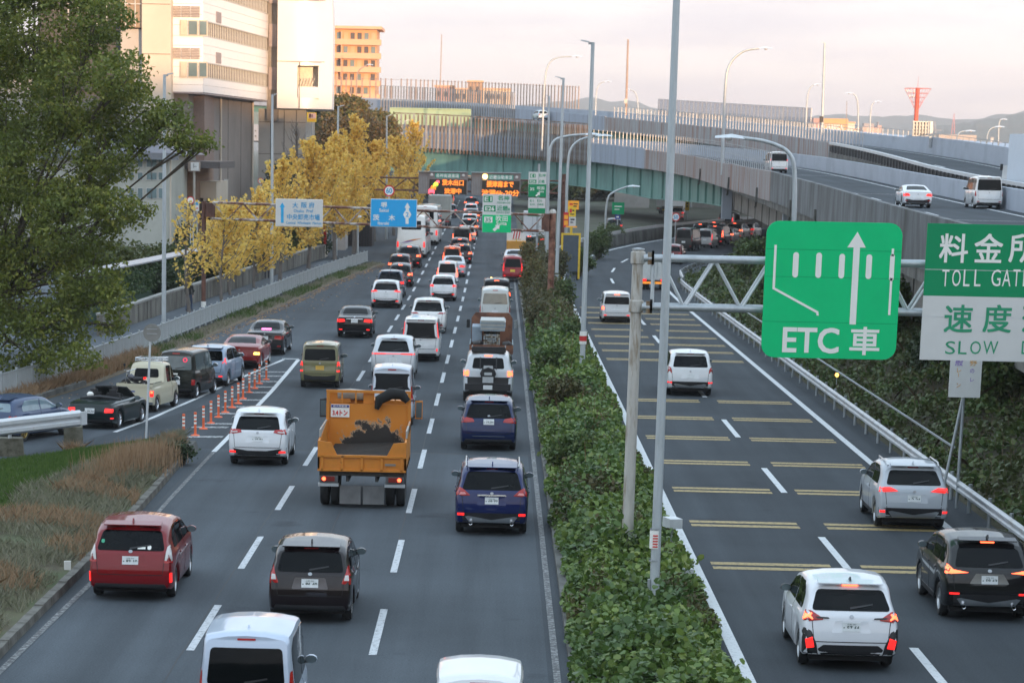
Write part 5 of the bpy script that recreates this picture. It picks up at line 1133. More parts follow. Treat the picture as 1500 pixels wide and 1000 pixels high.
for k in range(nb):
    u0_, u1_ = k/nb, (k+1)/nb; t0_ = (ax+(bx_-ax)*u0_, az+(bz_-az)*u0_); b0_ = (cx_+(dx_-cx_)*u0_, cz_+(dz_-cz_)*u0_); t1_ = (ax+(bx_-ax)*u1_, az+(bz_-az)*u1_); b1_ = (cx_+(dx_-cx_)*u1_, cz_+(dz_-cz_)*u1_)
    for yy in (-.3, .3):
        a_, c_ = (b0_, t1_) if k % 2 else (t0_, b1_); part(MB().tube((a_[0], yy, a_[1]), (c_[0], yy, c_[1]), .032, n=5), 'brace', RUSTT, rg)
def osign(name, lab, px0, py0, px1, py1, Y, m, frame=SWT, cat='road sign'):
    a, b, c, d = SR(px0, py0, px1, py1, Y); r = thing(name, lab, cat, ((a+b)/2, Y, 0)); board(r, 'panel', a-(a+b)/2, b-(a+b)/2, c, d, 0, m, .04, frame)
    def T(s, px, py, wpx, hpx, mm, bold=.0):
        q = P(px, py, Y); k = Y*1.0/FPX; letter(s, r, q.x-r.location.x, -.006, q.z, mm, w=wpx*k, h=hpx*k*.96, bold=bold)
    def A_(pts, mm, nm='arrow'): part(MB().prism([(P(px, py, Y).x-r.location.x, P(px, py, Y).z) for px, py in pts], 'y', -.006, 0), nm, mm, r)
    return r, T, A_
r, T, A_ = osign('direction_sign', 'white overhead sign with blue arrow naming Osaka Pref and the wholesale market', 404.5, 292.5, 472, 331.5, Yt-.6, SWH)
T('大', 432.5, 300.5, 8, 8, SBT, .02); T('阪', 445.5, 300.5, 8, 8, SBT, .02); T('府', 456.5, 300.5, 7.5, 8, SBT, .02); T('Osaka  Pref', 444.5, 309, 28, 4.5, SBT, .02); T('中央卸売市場', 444.5, 318, 47, 8.5, SBT, .02); T('Central  Wholesale  Market', 445, 326.5, 51, 4, SBT, .015)
A_([(411.5, 326.5), (411.5, 303.5), (409.5, 303.5), (413.5, 296.5), (417.5, 303.5), (415.5, 303.5), (415.5, 326.5)], mat('arrow_blue', (.02, .40, .75), .5))
r, T, A_ = osign('direction_sign', 'blue overhead sign with white arrow naming Sakai and Ibaraki', 543.5, 292.5, 610, 332, Yt-.6, SBL)
T('堺', 562.5, 300, 9, 8, SWT, .025); T('Sakai', 562.5, 308, 13.5, 5, SWT, .02); T('茨', 551, 318.5, 9, 8.5, SWT, .025); T('木', 574, 319, 9, 8.5, SWT, .025); T('Ibaraki', 561.5, 327, 16, 4.5, SWT, .02)
A_([(594, 328), (594, 319.5), (598.5, 319.5), (598.5, 328)], SWT); A_([(594.5, 309), (594.5, 304.5), (592.5, 304.5), (596.8, 297), (601, 304.5), (599, 304.5), (599, 309)], SWT)
A_([(590.5, 314.3), (593.2, 309), (599.8, 309), (602.5, 314.3), (599.8, 319.5), (593.2, 319.5)], SWT, 'route_shield'); T('2', 596.5, 314.3, 4, 6.5, SBL, .03)
r, T, A_ = osign('direction_sign', 'white over green overhead sign E1 E26 and exit 35 Suita before the message board', 706.5, 284.5, 748.5, 340.5, Yt-.6, SWH, None)
a, b, c, d = SR(706.5, 315, 748.5, 340.5, Yt-.6); part(MB().bx(a-r.location.x, b-r.location.x, -.012, 0, c, d), 'lower_panel', SGB, r)
for s, px, py, w, h in (('E1', 715, 291.5, 13, 9), ('E26', 717.5, 305.5, 17, 9)):
    a, b, c, d = SR(px-w/2, py-h/2, px+w/2, py+h/2, Yt-.6); part(MB().bx(a-r.location.x, b-r.location.x, -.004, 0, c, d), 'route_shield', SG, r); 
    q = P(px, py, Yt-.6); letter(s, r, q.x-r.location.x, -.01, q.z, SWT, w=w*.74*Yt/FPX, h=5.6*Yt/FPX, bold=.03)
T('名', 733, 290, 7.5, 7, SGT, .02); T('神', 742, 290.5, 7.5, 7, SGT, .02); T('MEISHIN EXP', 738, 297, 19, 3, SGT, .01); T('近畿', 736, 305, 15.5, 7.5, SGT, .02); T('道', 745.2, 306.5, 3.5, 3.8, SGT, .02); T('KINKI EXP', 737, 311.5, 19, 3, SGT, .01)
q = P(715, 322, Yt-.6); a, b, c, d = SR(709.3, 317.5, 721.3, 326, Yt-.6); part(MB().bx(a-r.location.x, b-r.location.x, -.018, -.012, c, d), 'exit_number', SWT, r); letter('35', r, q.x-r.location.x, -.022, q.z, SGT, w=8*Yt/FPX, h=5.5*Yt/FPX, bold=.03)
for s, px, py, w, h in (('吹', 730.5, 320, 8, 8), ('田', 739.8, 320.5, 7, 7), ('Suita', 734.5, 327, 15, 5)): q = P(px, py, Yt-.6); letter(s, r, q.x-r.location.x, -.016, q.z, SWT, w=w*Yt/FPX, h=h*Yt/FPX, bold=.02)
part(MB().prism([(P(x, y, Yt-.6).x-r.location.x, P(x, y, Yt-.6).z) for x, y in ((721.5, 336), (726.5, 331.8), (725, 330), (732, 329.5), (731.3, 336.2), (729.7, 334.6), (724.3, 339))], 'y', -.02, -.012), 'arrow', SWT, r)
# round speed limit
def roundsign(name, lab, px, py, rpx, Y, txt, post_to=None, back=False):
    q = P(px, py, Y); R = rpx*Y/FPX; r = thing(name, lab, 'road sign', (q.x, Y, 0))
    part(MB().lathe((0, 0, q.z), [(0, -.012), (R, -.012), (R, .012), (0, .012)], 24, 'y'), 'disc', SBACK if back else SRD, r)
    if not back:
        part(MB().lathe((0, 0, q.z), [(0, -.018), (R*.76, -.018), (R*.76, -.012)], 24, 'y'), 'face', SWT, r)
        if txt: letter(txt, r, 0, -.024, q.z, SBT, w=R*1.05, h=R*.85, bold=.03)
    part(MB().tube((0, .04, zr(Y) if post_to is None else post_to), (0, .04, q.z+R*.4), .03, n=8), 'post', GALVL, r); return r
roundsign('speed_sign', 'round white 60 speed sign with red rim above the blue sign', 570, 279.5, 8, Yt-.3, '60', post_to=5.6)
roundsign('speed_sign', 'small round sign with red rim left of the yellow trees', 382, 265, 4.2, 240, '40')
roundsign('speed_sign', 'round red-rimmed sign at the merge under the viaduct', 990, 318, 6.3, 232, '50')
# --- message boards gantry
Ym = 240.0
mg = thing('sign_gantry', 'brown rusty gantry carrying the two message boards under the green girder', 'gantry', (XA(588, Ym, 6), Ym+.9, 0)); ox = mg.location.x
zA, zB = P(700, 263, Ym).z, P(700, 281, Ym).z; xR = P(827, 270, Ym).x-ox
for yy in (-.35, .35):
    for z in (zA, zB): part(MB().tube((-9, yy, z), (xR, yy, z), .07, n=6), 'chord', RUSTD, mg)
    for k in range(17): a_ = -9+(xR+9)*k/17; b_ = -9+(xR+9)*(k+1)/17; part(MB().tube((a_, yy, zA if k % 2 else zB), (b_, yy, zB if k % 2 else zA), .05, n=5), 'brace', RUSTD, mg)
for x in (-9, xR): part(MB().tube((x, 0, 0.2), (x, 0, zA+.6), .22, n=10), 'post', RUSTD, mg, smooth=50)
MBX = mat('board_case', (.235, .20, .195), .6, var=.05); SCR = mat('board_screen', (.035, .028, .022), .35); LEDO = mat('led_orange', (.5, .15, .02), .5, emit=(1, .22, .02), es=1.3); LEDR = mat('led_red', (.5, .03, .05), .5, emit=(1, .08, .12), es=2.2); LEDY = mat('led_yellow', (.5, .4, .03), .5, emit=(1, .75, .05), es=1.8); LEDG = mat('led_green', (.1, .4, .03), .5, emit=(.35, .85, .05), es=1.2)
TEAL = mat('label_teal', (.03, .33, .24), .5)
def mboard(lab, x0p, xf, x1p, y0p, y1p, scr, gl, l1, l2, gtxt):
    a, b, c, d = SR(x0p, y0p, x1p, y1p, Ym); r = thing('message_board', lab, 'message board', ((a+b)/2, Ym, 0)); ox = r.location.x
    xf_ = P(xf, 270, Ym).x
    part(MB().bx(xf_-ox, b-ox, 0, .75, c, d), 'case', MBX, r)
    part(MB().bx(a-ox, xf_-ox-.01, .10, .75, c, d-.03), 'side_case', MBX, r)
    for k in range(5): x = a-ox+.1+(xf_-a-.2)*k/5; part(MB().bx(x, x+.05, .08, .10, c+.12, d-.4), 'rib', SBACK, r)
    sa, sb, sc_, sd_ = SR(*scr, Ym); part(MB().bx(sa-ox, sb-ox, -.02, 0, sc_, sd_), 'screen', SCR, r)
    ga_, gb_, gc, gd = SR(*gl, Ym); part(MB().bx(ga_-ox, gb_-ox, -.03, 0, gc, gd), 'road_label', TEAL, r)
    letter(gtxt, r, (ga_+gb_)/2-ox, -.036, (gc+gd)/2, SWT, w=(gb_-ga_)*.93, h=(gd-gc)*.8, bold=.02)
    for s, bx0, by0, bx1, by1 in (l1, l2):
        ta, tb_, tc_, td = SR(bx0, by0, bx1, by1, Ym); letter(s, r, (ta+tb_)/2-ox, -.026, (tc_+td)/2, LEDO, w=tb_-ta, h=td-tc_, bold=.035)
    part(MB().bx(a-ox-.05, b-ox+.05, -.15, .8, d, d+.05), 'hood', GALV, r)
    return r, ox
r1, o1 = mboard('left message board with a coloured queue of car symbols and orange characters', 613, 628, 685, 252, 284.5, (629, 263, 683.5, 284.3), (637.5, 254, 673.5, 260.8), ('茨木出口', 648, 263.5, 679, 271.8), ('渋滞中', 651, 276, 675.5, 284), '名神高速道路')
r2, o2 = mboard('right message board with a lit amber lamp and orange characters', 690.5, 705.5, 762.5, 253.5, 286.5, (706, 264.8, 761, 286.2), (715.5, 256.3, 752, 263.3), ('摂津南まで', 713, 265.5, 752, 274.3), ('渋滞6k-20分', 705.8, 278.3, 760.3, 286.8), '近畿自動車道')
def lampd(r, ox, px, py, R, m): q = P(px, py, Ym); part(MB().lathe((q.x-ox, 0, q.z), [(0, -.14), (R*.7, -.12), (R, -.06), (R, 0)], 12, 'y'), 'warning_lamp', m, r)
lampd(r1, o1, 632.5, 256.2, .14, LAMP_CLR); lampd(r1, o1, 678.8, 257.2, .14, LAMP_CLR); lampd(r2, o2, 710.5, 258.8, .21, mat('lamp_amber_lit', (.8, .5, .1), .3, emit=(1, .62, .16), es=9)); lampd(r2, o2, 756.8, 260, .14, LAMP_CLR)
for k, (px, py, m, s) in enumerate(((632, 279.5, LEDR, 8.6), (634.8, 274.5, LEDO, 7.4), (637.5, 270.5, LEDG, 6.2), (639, 268.8, LEDY, 5.4), (641.3, 266, LEDR, 4.8))):
    q = P(px, py, Ym); w = s*.5*Ym/FPX; x = q.x-o1; z = q.z
    part(MB().prism([(x-w, z-w*.9), (x-w*.6, z-w*.9), (x-w*.6, z-w*.6), (x+w*.6, z-w*.6), (x+w*.6, z-w*.9), (x+w, z-w*.9), (x+w, z+w*.1), (x+w*.65, z+w*.7), (x-w*.65, z+w*.7), (x-w, z+w*.1)], 'y', -.026-.002*k, -.02), 'car_symbol', m, r1)
# --- second sign stack left of the curved lamp
for lab, box_, Y, green in (('white over green sign E1 E26 and 35 behind the lamp poles', (774, 252, 800, 288.5), 214.0, 270), ('smaller faded white and green sign under the other sign stack', (773.5, 290, 798.5, 317), 214.0, 305)):
    r, T, A_ = osign('direction_sign', lab, *box_, Y, SWH, None); a, b, c, d = SR(box_[0], green, box_[2], box_[3], Y); part(MB().bx(a-r.location.x, b-r.location.x, -.012, 0, c, d), 'lower_panel', SG, r)
    if green == 270:
        for s, px, py, w, h in (('E1', 780.5, 257.5, 8, 5.5), ('E26', 780.5, 266, 10.5, 5.5)):
            a, b, c, d = SR(px-w/2, py-h/2, px+w/2, py+h/2, Y); part(MB().bx(a-r.location.x, b-r.location.x, -.005, 0, c, d), 'route_shield', SG, r); q = P(px, py, Y); letter(s, r, q.x-r.location.x, -.01, q.z, SWT, w=w*.7*Y/FPX, h=3.6*Y/FPX, bold=.02)
        T('名神', 794, 257, 10, 4.6, SGT, .02); T('近畿', 793, 266, 9, 4.6, SGT, .02)
        for s, px, py, w, h in (('35', 779.5, 277, 6, 4), ('吹田', 792, 275.5, 10, 4.6), ('Suita', 793, 280.5, 7, 2.6)): q = P(px, py, Y); letter(s, r, q.x-r.location.x, -.018, q.z, SWT, w=w*Y/FPX, h=h*Y/FPX, bold=.02)
        part(MB().prism([(P(x, y, Y).x-r.location.x, P(x, y, Y).z) for x, y in ((784, 286.5), (787.5, 283.8), (786.3, 282.3), (791, 281.5), (790.6, 286.5), (789.4, 285.3), (786, 288))], 'y', -.02, -.012), 'arrow', SWT, r)
    else:
        T('E1', 779, 294, 5, 3, SG, .02); T('E26', 790.5, 294, 7, 3, SG, .02); T('名神', 779.5, 299.5, 7, 3, SGT, .01); T('近畿道', 791.5, 299.5, 9, 3, SGT, .01)
    if green == 305: part(MB().tube((.1, .08, zr(Y)), (.1, .08, 8.3), .09, n=8), 'post', GALV, r)
# --- lamp poles
def pole(lab, bpx, bpy, tpx, tpy, Y, r0, r1, head=None, zb=None, extra=None, m=POLEW, name='street_lamp', cat='street lamp'):
    t_ = P(tpx, tpy, Y); b_ = P(bpx, bpy, Y); z0_ = zr(Y)-.1 if zb is None else zb
    d_ = t_-b_; bx0 = b_.x+d_.x*((z0_-b_.z)/d_.z) if abs(d_.z) > .1 else b_.x
    r = thing(name, lab, cat, (bx0, Y, z0_)); part(MB().pipe([(0, 0, 0), (t_.x-bx0, 0, t_.z-z0_)], [r0, r1], 14), 'pole', m, r, smooth=50)
    if head:
        x, z = t_.x-bx0, t_.z-z0_; s = 1 if head > 0 else -1; L_ = abs(head)*Y/FPX; k = L_/.6
        part(MB().box((x+s*L_*.12, 0, z-.02), (L_*.5, .12*k, .11*k)), 'arm_box', GALV, r); part(MB().prism([(x+s*L_*.3, z+.0), (x+s*L_, z+.09*k), (x+s*L_, z+.14*k), (x+s*L_*.3, z+.08*k)], 'y', -.13*k, .13*k), 'lamp_head', GALVL, r)
    return r
rp = pole('nearest tall lamp pole standing in the vines and leaving the top of the view', 957, 905, 991, 0, 54, .10, .068)
rp2 = rp; t_ = P(991, 0, 54)
q = P(959.5, 790, 54); xx = q.x-rp.location.x; part(MB().lathe((xx+.0, 0, q.z-.17+.1), [(.107, 0), (.107, .36)], 16), 'sticker', SWT, rp, smooth=50)
for k in range(5): part(MB().bx(xx-.05, xx+.05, -.115, -.100, q.z+.18-k*.055, q.z+.205-k*.055), 'lettering', SRD, rp)
for dz in (.3, -.33): part(MB().lathe((xx, 0, q.z+dz), [(.11, 0), (.11, .03)], 16), 'strap', GALV, rp, smooth=50)
part(MB().box((P(949, 880, 54).x-rp.location.x, -.05, P(949, 880, 54).z), (.05, .05, 1.1)), 'cable_duct', GALV, rp)
rp = pole('tall lamp pole with left-pointing flat head beside the expressway edge line', 853, 530, 868.5, 63, 109, .11, .07, -17)
q = P(854, 500, 109); part(MB().lathe((q.x-rp.location.x, 0, q.z), [(.14, 0), (.14, .5)], 12), 'sticker', SWT, rp); part(MB().lathe((q.x-rp.location.x, 0, q.z+.12), [(.143, 0), (.143, .2)], 12), 'sticker', SRD, rp)
pole('tall lamp pole just right of the rusty post', 815.5, 400, 825.5, 115, 172, .12, .075, -12)
pole('slimmer lamp pole left of the rusty post', 800, 340, 804.5, 141, 228, .12, .075, -6)
rp = pole('tall grey lamp pole in front of the low white building', 240, 478, 241, 110, 139, .12, .075, 13)
pole('tall lamp pole crossing the white overhead sign', 398, 410, 399, 139, 186, .12, .075, 9)
pole('lamp pole between the yellow trees left of the orange apartments', 492, 380, 495.5, 156, 228, .12, .075, 9)
pole('lamp pole rising over the yellow crowns left of the high ramp', 566, 330, 566.5, 170, 262, .12, .075, 7)
pole('lamp pole next to the farthest pointed yellow tree', 592, 330, 593, 177, 288, .12, .075, 7)
rp = pole('short pole with round sensor between the white and blue signs', 524, 368, 524, 324, 226, .1, .08, name='sensor_pole', cat='pole'); part(MB().lathe((0, 0, P(524, 319, 226).z-rp.location.z-.2), [(0, 0), (.3, .05), (.36, .2), (.3, .36), (0, .42)], 10), 'sensor', GALVL, rp, smooth=50)
def arclamp(lab, pts, hx, hy, Y, r=.07, zb=None, head=.5, m=POLEW, dual=False):
    Y = Y*1.3 if zb else Y; r = r*1.25 if zb else r; head = head*1.25 if zb else head; q = [P(px, py, Y) for px, py in pts]; z0_ = zr(Y)-.1 if zb is None else q[0].z-.6; rt_ = thing('street_lamp', lab, 'street lamp', (q[0].x, Y, z0_))
    loc = Vector(rt_.location); L_ = [Vector((q[0].x, Y, z0_))-loc]+[v-loc for v in q]; P2 = Path.__new__(Path); pts3 = L_
    for _ in range(2):
        o = [pts3[0], pts3[1]] if _ == 0 else [pts3[0]]
        src = pts3[1:] if _ == 0 else pts3
        for a, b in zip(src, src[1:]): o += [a*.75+b*.25, a*.25+b*.75]
        pts3 = o+[src[-1]]
    n = len(pts3); part(MB().pipe(pts3, [r*(1.15-.45*i/(n-1)) for i in range(n)], 8), 'pole', m, rt_, smooth=50)
    h = P(hx, hy, Y)-loc; e = pts3[-1]; d = (h-e); s = 1 if d.x > 0 else -1; w = head
    part(MB().add([(e.x-s*.1*w, -.12*w, e.z-.05), (e.x-s*.1*w, .12*w, e.z-.05), (e.x-s*.1*w, 0, e.z+.08*w), (e.x+s*w*.6, -.22*w, e.z+.0), (e.x+s*w*.6, .22*w, e.z+.0), (e.x+s*w*.6, 0, e.z+.2*w), (e.x+s*w*1.5, -.14*w, e.z-.03), (e.x+s*w*1.5, .14*w, e.z-.03), (e.x+s*w*1.5, 0, e.z+.08*w)], [(0, 1, 2), (0, 3, 4, 1), (1, 4, 5, 2), (2, 5, 3, 0), (3, 6, 7, 4), (4, 7, 8, 5), (5, 8, 6, 3), (6, 8, 7)]), 'lamp_head', GALVL, rt_, smooth=60)
    part(MB().lathe((e.x+s*w*.75, 0, e.z-.02), [(.2*w, 0), (.16*w, -.12*w), (.0, -.16*w)], 10), 'lamp_glass', LAMP_CLR, rt_, smooth=60); return rt_
arclamp('old curved lamp on the viaduct edge above the noise fence', [(794, 214), (797, 120), (803, 90), (820, 83), (838, 83)], 845, 85, 270, .09, zb=9.0, head=.65)
arclamp('curved lamp with big white head reaching right over the median', [(802, 345), (803, 235), (808, 206), (830, 199), (858, 197)], 872, 197, 206, .11, head=.75)
arclamp('second curved lamp just behind, its head a little further right', [(829, 345), (831, 240), (836, 215), (852, 203), (876, 199)], 890, 200, 222, .11, head=.75)
arclamp('thick curved lamp arching left in front of the viaduct parapet', [(1163, 330), (1165, 250), (1158, 222), (1125, 207), (1088, 202)], 1066, 203, 122, .10, head=.8)
arclamp('tall curved lamp on the rust-streaked parapet pointing right', [(1058, 246), (1062, 120), (1068, 92), (1088, 74), (1112, 71)], 1128, 72, 188, .10, zb=7.3, head=.62)
arclamp('short curved lamp under the green girder by the bend', [(886, 350), (888, 290), (900, 280), (920, 273)], 934, 272, 262, .10, head=.75)
arclamp('faint curved lamp left of the middle of the ramp', [(872.5, 165), (873, 132), (878, 122), (886, 119.5)], 889, 120, 330, .08, zb=11, head=.55)
arclamp('small curved lamp pointing left behind the straight mast', [(935, 168), (934, 145), (930, 134), (923, 131.5)], 920, 132, 330, .08, zb=11, head=.55)
arclamp('curved lamp pointing right, left of the tall mast at the mesh screen', [(1180, 192), (1182, 145), (1185, 130), (1192, 124)], 1196, 124, 275, .08, zb=9.5, head=.5)
arclamp('curved lamp pointing left above the lettered orange building', [(1257, 199), (1257, 155), (1255, 142), (1249, 137)], 1246, 137, 262, .08, zb=9, head=.5)
arclamp('curved lamp pointing right beside the small rose building', [(1274, 203), (1275, 165), (1277, 153), (1281, 149)], 1284, 149, 262, .07, zb=9, head=.45)
arclamp('low curved lamp before the mountains right of the tower', [(1400, 214), (1402, 200), (1406, 193), (1415, 192)], 1422, 192, 215, .06, zb=8.6, head=.5)
arclamp('low curved lamp left of the right-most lamp pair', [(1444, 219), (1446, 198), (1450, 189), (1458, 186)], 1464, 186, 215, .06, zb=8.6, head=.5)
arclamp('slim curved lamp on the skyline near the right edge', [(1462, 219), (1463, 185), (1464, 178), (1466, 175)], 1469, 174, 240, .06, zb=8.6, head=.4)
arclamp('small lamp post with its head to the right on the distant ramp', [(1145, 180), (1145, 168), (1146, 160), (1148, 157)], 1150, 156, 300, .07, zb=10, head=.35)
arclamp('brown curved lamp in front of the orange apartments', [(522, 178), (522, 112), (526, 102), (538, 95)], 552, 92, 372, .09, head=.5, m=RUSTY2)
for lab, b, t, Y, h, bxp in (('straight mast with a control box left of the big pole', (917, 164), (920, 58), 320, -4, (916.5, 148.5)), ('straight mast with a dark box beside the lettered building', (1204, 192), (1208, 63), 262, -5, (1203, 175))):
    Y *= 1.3; rp = pole(lab, *b, *t, Y, .18, .12, h, zb=P(*b, Y).z-.5, m=RUSTY2 if Y > 400 else POLEW); q = P(*bxp, Y); part(MB().box((q.x-rp.location.x, -.2, q.z-rp.location.z), (.45, .3, .7)), 'control_box', BLACK if Y < 400 else POLEO, rp)
pole('distant thin mast above the upper noise fence', 645, 125, 647, 51, 560, .12, .08, -3, zb=13, m=RUSTY2)
pole('thin antenna rod behind the lettered building', 1240, 175, 1240.5, 148, 900, .15, .08, zb=2, m=RUSTY2, name='antenna', cat='antenna')
# sign frames seen from behind on the far barrier
bf = thing('sign_gantry', 'back of a grey sign frame on the far barrier before the red tower', 'gantry', (XA(1352, 286, 10), 286, P(1352, 212, 286).z-.3)); ox = bf.location.x
a, b, c, d = SR(1338, 178.5, 1360, 199, 286)
for k in range(6): x = a+(b-a)*k/5-ox; part(MB().bx(x-.06, x+.06, -.05, .05, c-bf.location.z, d-bf.location.z), 'upright', POLEO, bf)
for k in range(5): z = c+(d-c)*k/4-bf.location.z; part(MB().bx(a-ox-.1, P(1366, 190, 286).x-ox, .06, .14, z-.05, z+.05), 'cross_rail', GALV, bf)
part(MB().bx(a-ox+.1, b-ox-.1, .15, .2, c-bf.location.z, d-bf.location.z), 'sign_back', SBACK, bf); x = P(1364, 190, 286).x-ox; part(MB().bx(x-.14, x+.14, -.1, .1, 0, d-bf.location.z), 'post', GALV, bf)
# --- far road work boards near the slip road
ORB = mat('board_orange', (.75, .33, .02), .5, emit=(1, .4, .03), es=.12); YEB = mat('board_yellow', (.80, .55, .03), .5); YFR = mat('frame_yellow', (.75, .50, .04), .5)  # board orange has a faint glow put into it, no lamp inside
def smallboard(name, lab, box_, Y, m, marks, cat='sign', post=True):
    a, b, c, d = SR(*box_, Y); r = thing(name, lab, cat, ((a+b)/2, Y, zr(Y))); w = (b-a)/2; zz_ = zr(Y); part(MB().bx(-w, w, 0, .05, c-zz_, d-zz_), 'panel', m, r)
    for u0, v0, u1, v1, mm in marks: part(MB().bx(-w+2*w*u0, -w+2*w*u1, -.01, 0, d-zz_-(d-c)*v1, d-zz_-(d-c)*v0), 'marking', mm, r)
    if post: part(MB().tube((0, .06, 0), (0, .06, d-zz_-.1), .05, n=6), 'post', GALV, r)
    return r
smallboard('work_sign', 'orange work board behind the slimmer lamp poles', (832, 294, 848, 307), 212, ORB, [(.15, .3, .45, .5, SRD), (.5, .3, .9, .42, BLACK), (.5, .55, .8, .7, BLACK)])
smallboard('work_sign', 'yellow work board under the orange one', (832, 303, 843.5, 317.5), 209, YEB, [(.2, .2, .5, .6, SRD), (.55, .3, .8, .45, BLACK), (.3, .7, .8, .8, BLACK)])
smallboard('work_sign', 'white work notice under the yellow board', (833.5, 318, 843.5, 333.5), 208, SWH, [(.2, .15, .8, .3, BLACK), (.2, .45, .6, .55, BLACK)])
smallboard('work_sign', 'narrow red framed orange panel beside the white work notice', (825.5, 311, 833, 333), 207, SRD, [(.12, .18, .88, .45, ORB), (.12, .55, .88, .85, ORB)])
fr = thing('light_trailer', 'yellow framed dark arrow trailer standing in the slip road', 'trailer', (XA(835, 200, 1), 200, zr(200))); a, b, c, d = SR(821, 341.5, 849.5, 366, 200); w = (b-a)/2; zz_ = zr(200)
part(MB().bx(-w, w, 0, .1, d-zz_-.14, d-zz_).bx(-w, -w+.14, 0, .1, .1, d-zz_-.14).bx(w-.14, w, 0, .1, .1, d-zz_-.14), 'frame', YFR, fr); part(MB().bx(-w+.15, w-.15, .03, .08, .6, d-zz_-.15), 'dark_panel', mat('panel_slate', (.07, .09, .11), .5), fr)
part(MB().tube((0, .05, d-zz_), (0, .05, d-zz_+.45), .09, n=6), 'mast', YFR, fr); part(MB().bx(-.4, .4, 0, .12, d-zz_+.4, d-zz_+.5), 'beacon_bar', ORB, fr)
for sx in (-1, 1): part(MB().lathe((sx*w*.8, .3, .3), [(0, -.08), (.3, -.08), (.3, .08), (0, .08)], 12, 'x'), 'wheel', RUBBER, fr)
smallboard('direction_sign', 'small blank green sign under the pier cap', (896.5, 296.5, 914.5, 314), 278, SG, [(.2, .3, .8, .38, SWT), (.2, .55, .6, .62, SWT)], 'road sign')
smallboard('vertical_banner', 'tall yellow vertical sign on the far bank between the piers', (1004, 287.5, 1010, 308.5), 330, YEB, [(.3, .05, .7, .15, BLACK), (.3, .25, .7, .35, BLACK), (.3, .45, .7, .55, BLACK), (.3, .65, .7, .75, BLACK)])
rs = smallboard('route_marker', 'dark blue route marker under the small green sign', (901, 314.5, 908.5, 321), 277, mat('marker_blue', (.02, .05, .25), .5), [(.25, .35, .75, .65, SWT)], 'road sign')
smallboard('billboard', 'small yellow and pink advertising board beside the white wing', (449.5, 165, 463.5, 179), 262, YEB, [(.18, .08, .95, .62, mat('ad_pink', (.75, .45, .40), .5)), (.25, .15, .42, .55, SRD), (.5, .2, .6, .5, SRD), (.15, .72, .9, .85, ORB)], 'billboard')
roundsign('road_mirror', 'grey back of a round road mirror behind the rusty post', 283, 320, 7, 176, None, back=True)
roundsign('no_entry_sign', 'faded pink round sign by the brick entrance', 279, 293.5, 5.6, 190, None)
smallboard('parking_sign', 'small white vertical sign next to the faded round one', (286, 293.5, 291.5, 309), 188, SWH, [(.2, .15, .8, .45, SBT), (.25, .7, .75, .8, SRD)])
# back of the round sign on its post near the verge
q = P(223, 487, 86); r = thing('round_sign', 'back of a round sign on a slim white post by the dry grass', 'road sign', (P(214, 655, 86).x, 86, .1)); R = 13*86/FPX; x = q.x-r.location.x
part(MB().pipe([(0, 0, 0), (P(221, 497, 86).x-r.location.x, 0, q.z+.06)], [.037, .035], 8), 'post', GALVL, r, smooth=50); part(MB().lathe((x, -.05, q.z-.1), [(0, -.01), (R, -.01), (R, .01), (0, .01)], 24, 'y'), 'disc', mat('sign_back_grey', (.22, .215, .20), .55, var=.15, scale=6), r)
for dz in (-.04, .10): part(MB().bx(x-.16, x+.16, -.07, -.06, q.z-.1+dz, q.z-.08+dz), 'bracket', GALV, r)
# --- street fence on the left
fe = thing('street_fence', 'long galvanised picket fence between the weeds and the sidewalk', 'fence', (0, 0, 0))
FENM = mat('fence_zinc', (.42, .45, .46), .5, metal=.25, var=.12, scale=1.2)
t = 1.0; pm_ = MB().box((0, 0, .5), (.07, .09, 1.02)).mesh('fence_post'); k = 0
mbp = MB()
for x in [(-.93+.105*i) for i in range(18)]: mbp.box((0, x, .53), (.022, .05, .72))
pick = mbp.mesh('picket_panel'); railm = MB().box((0, 0, 0), (.045, 2.0, .045)).mesh('fence_rail')
while t < SW.L-2:
    p = SW.at(t, 0); z = zr(p.y)+.08; a = SW.ang(t); inst('fence_post', pm_, FENM, fe, (p.x, p.y, z), a)
    q = SW.at(t+1, 0); zq_ = zr(q.y)+.08; a2 = SW.ang(t+1); c_ = inst('picket_panel', pick, FENM, fe, (q.x, q.y, zq_), a2); c_['kind'] = 'stuff'
    for dz in (.16, .90): inst('fence_rail', railm, FENM, fe, (q.x, q.y, zq_+dz), a2)
    t += 2.0
# retaining wall with the vine fence behind
WL = Path([G(150, 492), G(200, 474), G(250, 455), G(324, 430), G(402, 403), G(464, 381), G(476, 378)], 1)
wl = thing('retaining_wall', 'low stained concrete wall along the sidewalk', 'wall', (0, 0, 0))
mb = MB(); sweep(mb, WL, 0, WL.L, [(-.28, 0), (-.28, 1.0), (0, 1.0), (0, 0)], 3, True); part(mb, 'wall_body', mat('wall_stained', (.20, .19, .165), .9, var=.15, scale=.6, col2=(.07, .065, .055), mix=(.42, .65), c2scale=.9, stretch=(1, 1, .4), bump=.3), wl)
mb = MB(); sweep(mb, WL, 0, WL.L, [(-.32, 1.0), (-.32, 1.10), (.04, 1.10), (.04, 1.0)], 3, True); part(mb, 'coping', CONC, wl)
t = 1.5
while t < WL.L: p = WL.at(t, .012); part(MB().box((p.x, p.y, zr(p.y)+.5), (.02, .03, 1.0), WL.ang(t)), 'wall_joint', CONCD, wl); t += 3.0
vf = thing('vine_fence', 'green fence overgrown with ivy under a broad silver rail above the wall', 'fence', (0, 0, 0))
VP_ = Path([P(140, 500, 139), P(193, 432, 148), P(255, 415, 160), P(318, 400, 176), P(380, 380, 200), P(425, 362, 222)], 1)
VP_ = Path([(p.x-1.5, p.y) for p in VP_.p])
def vtop(t): return 2.55
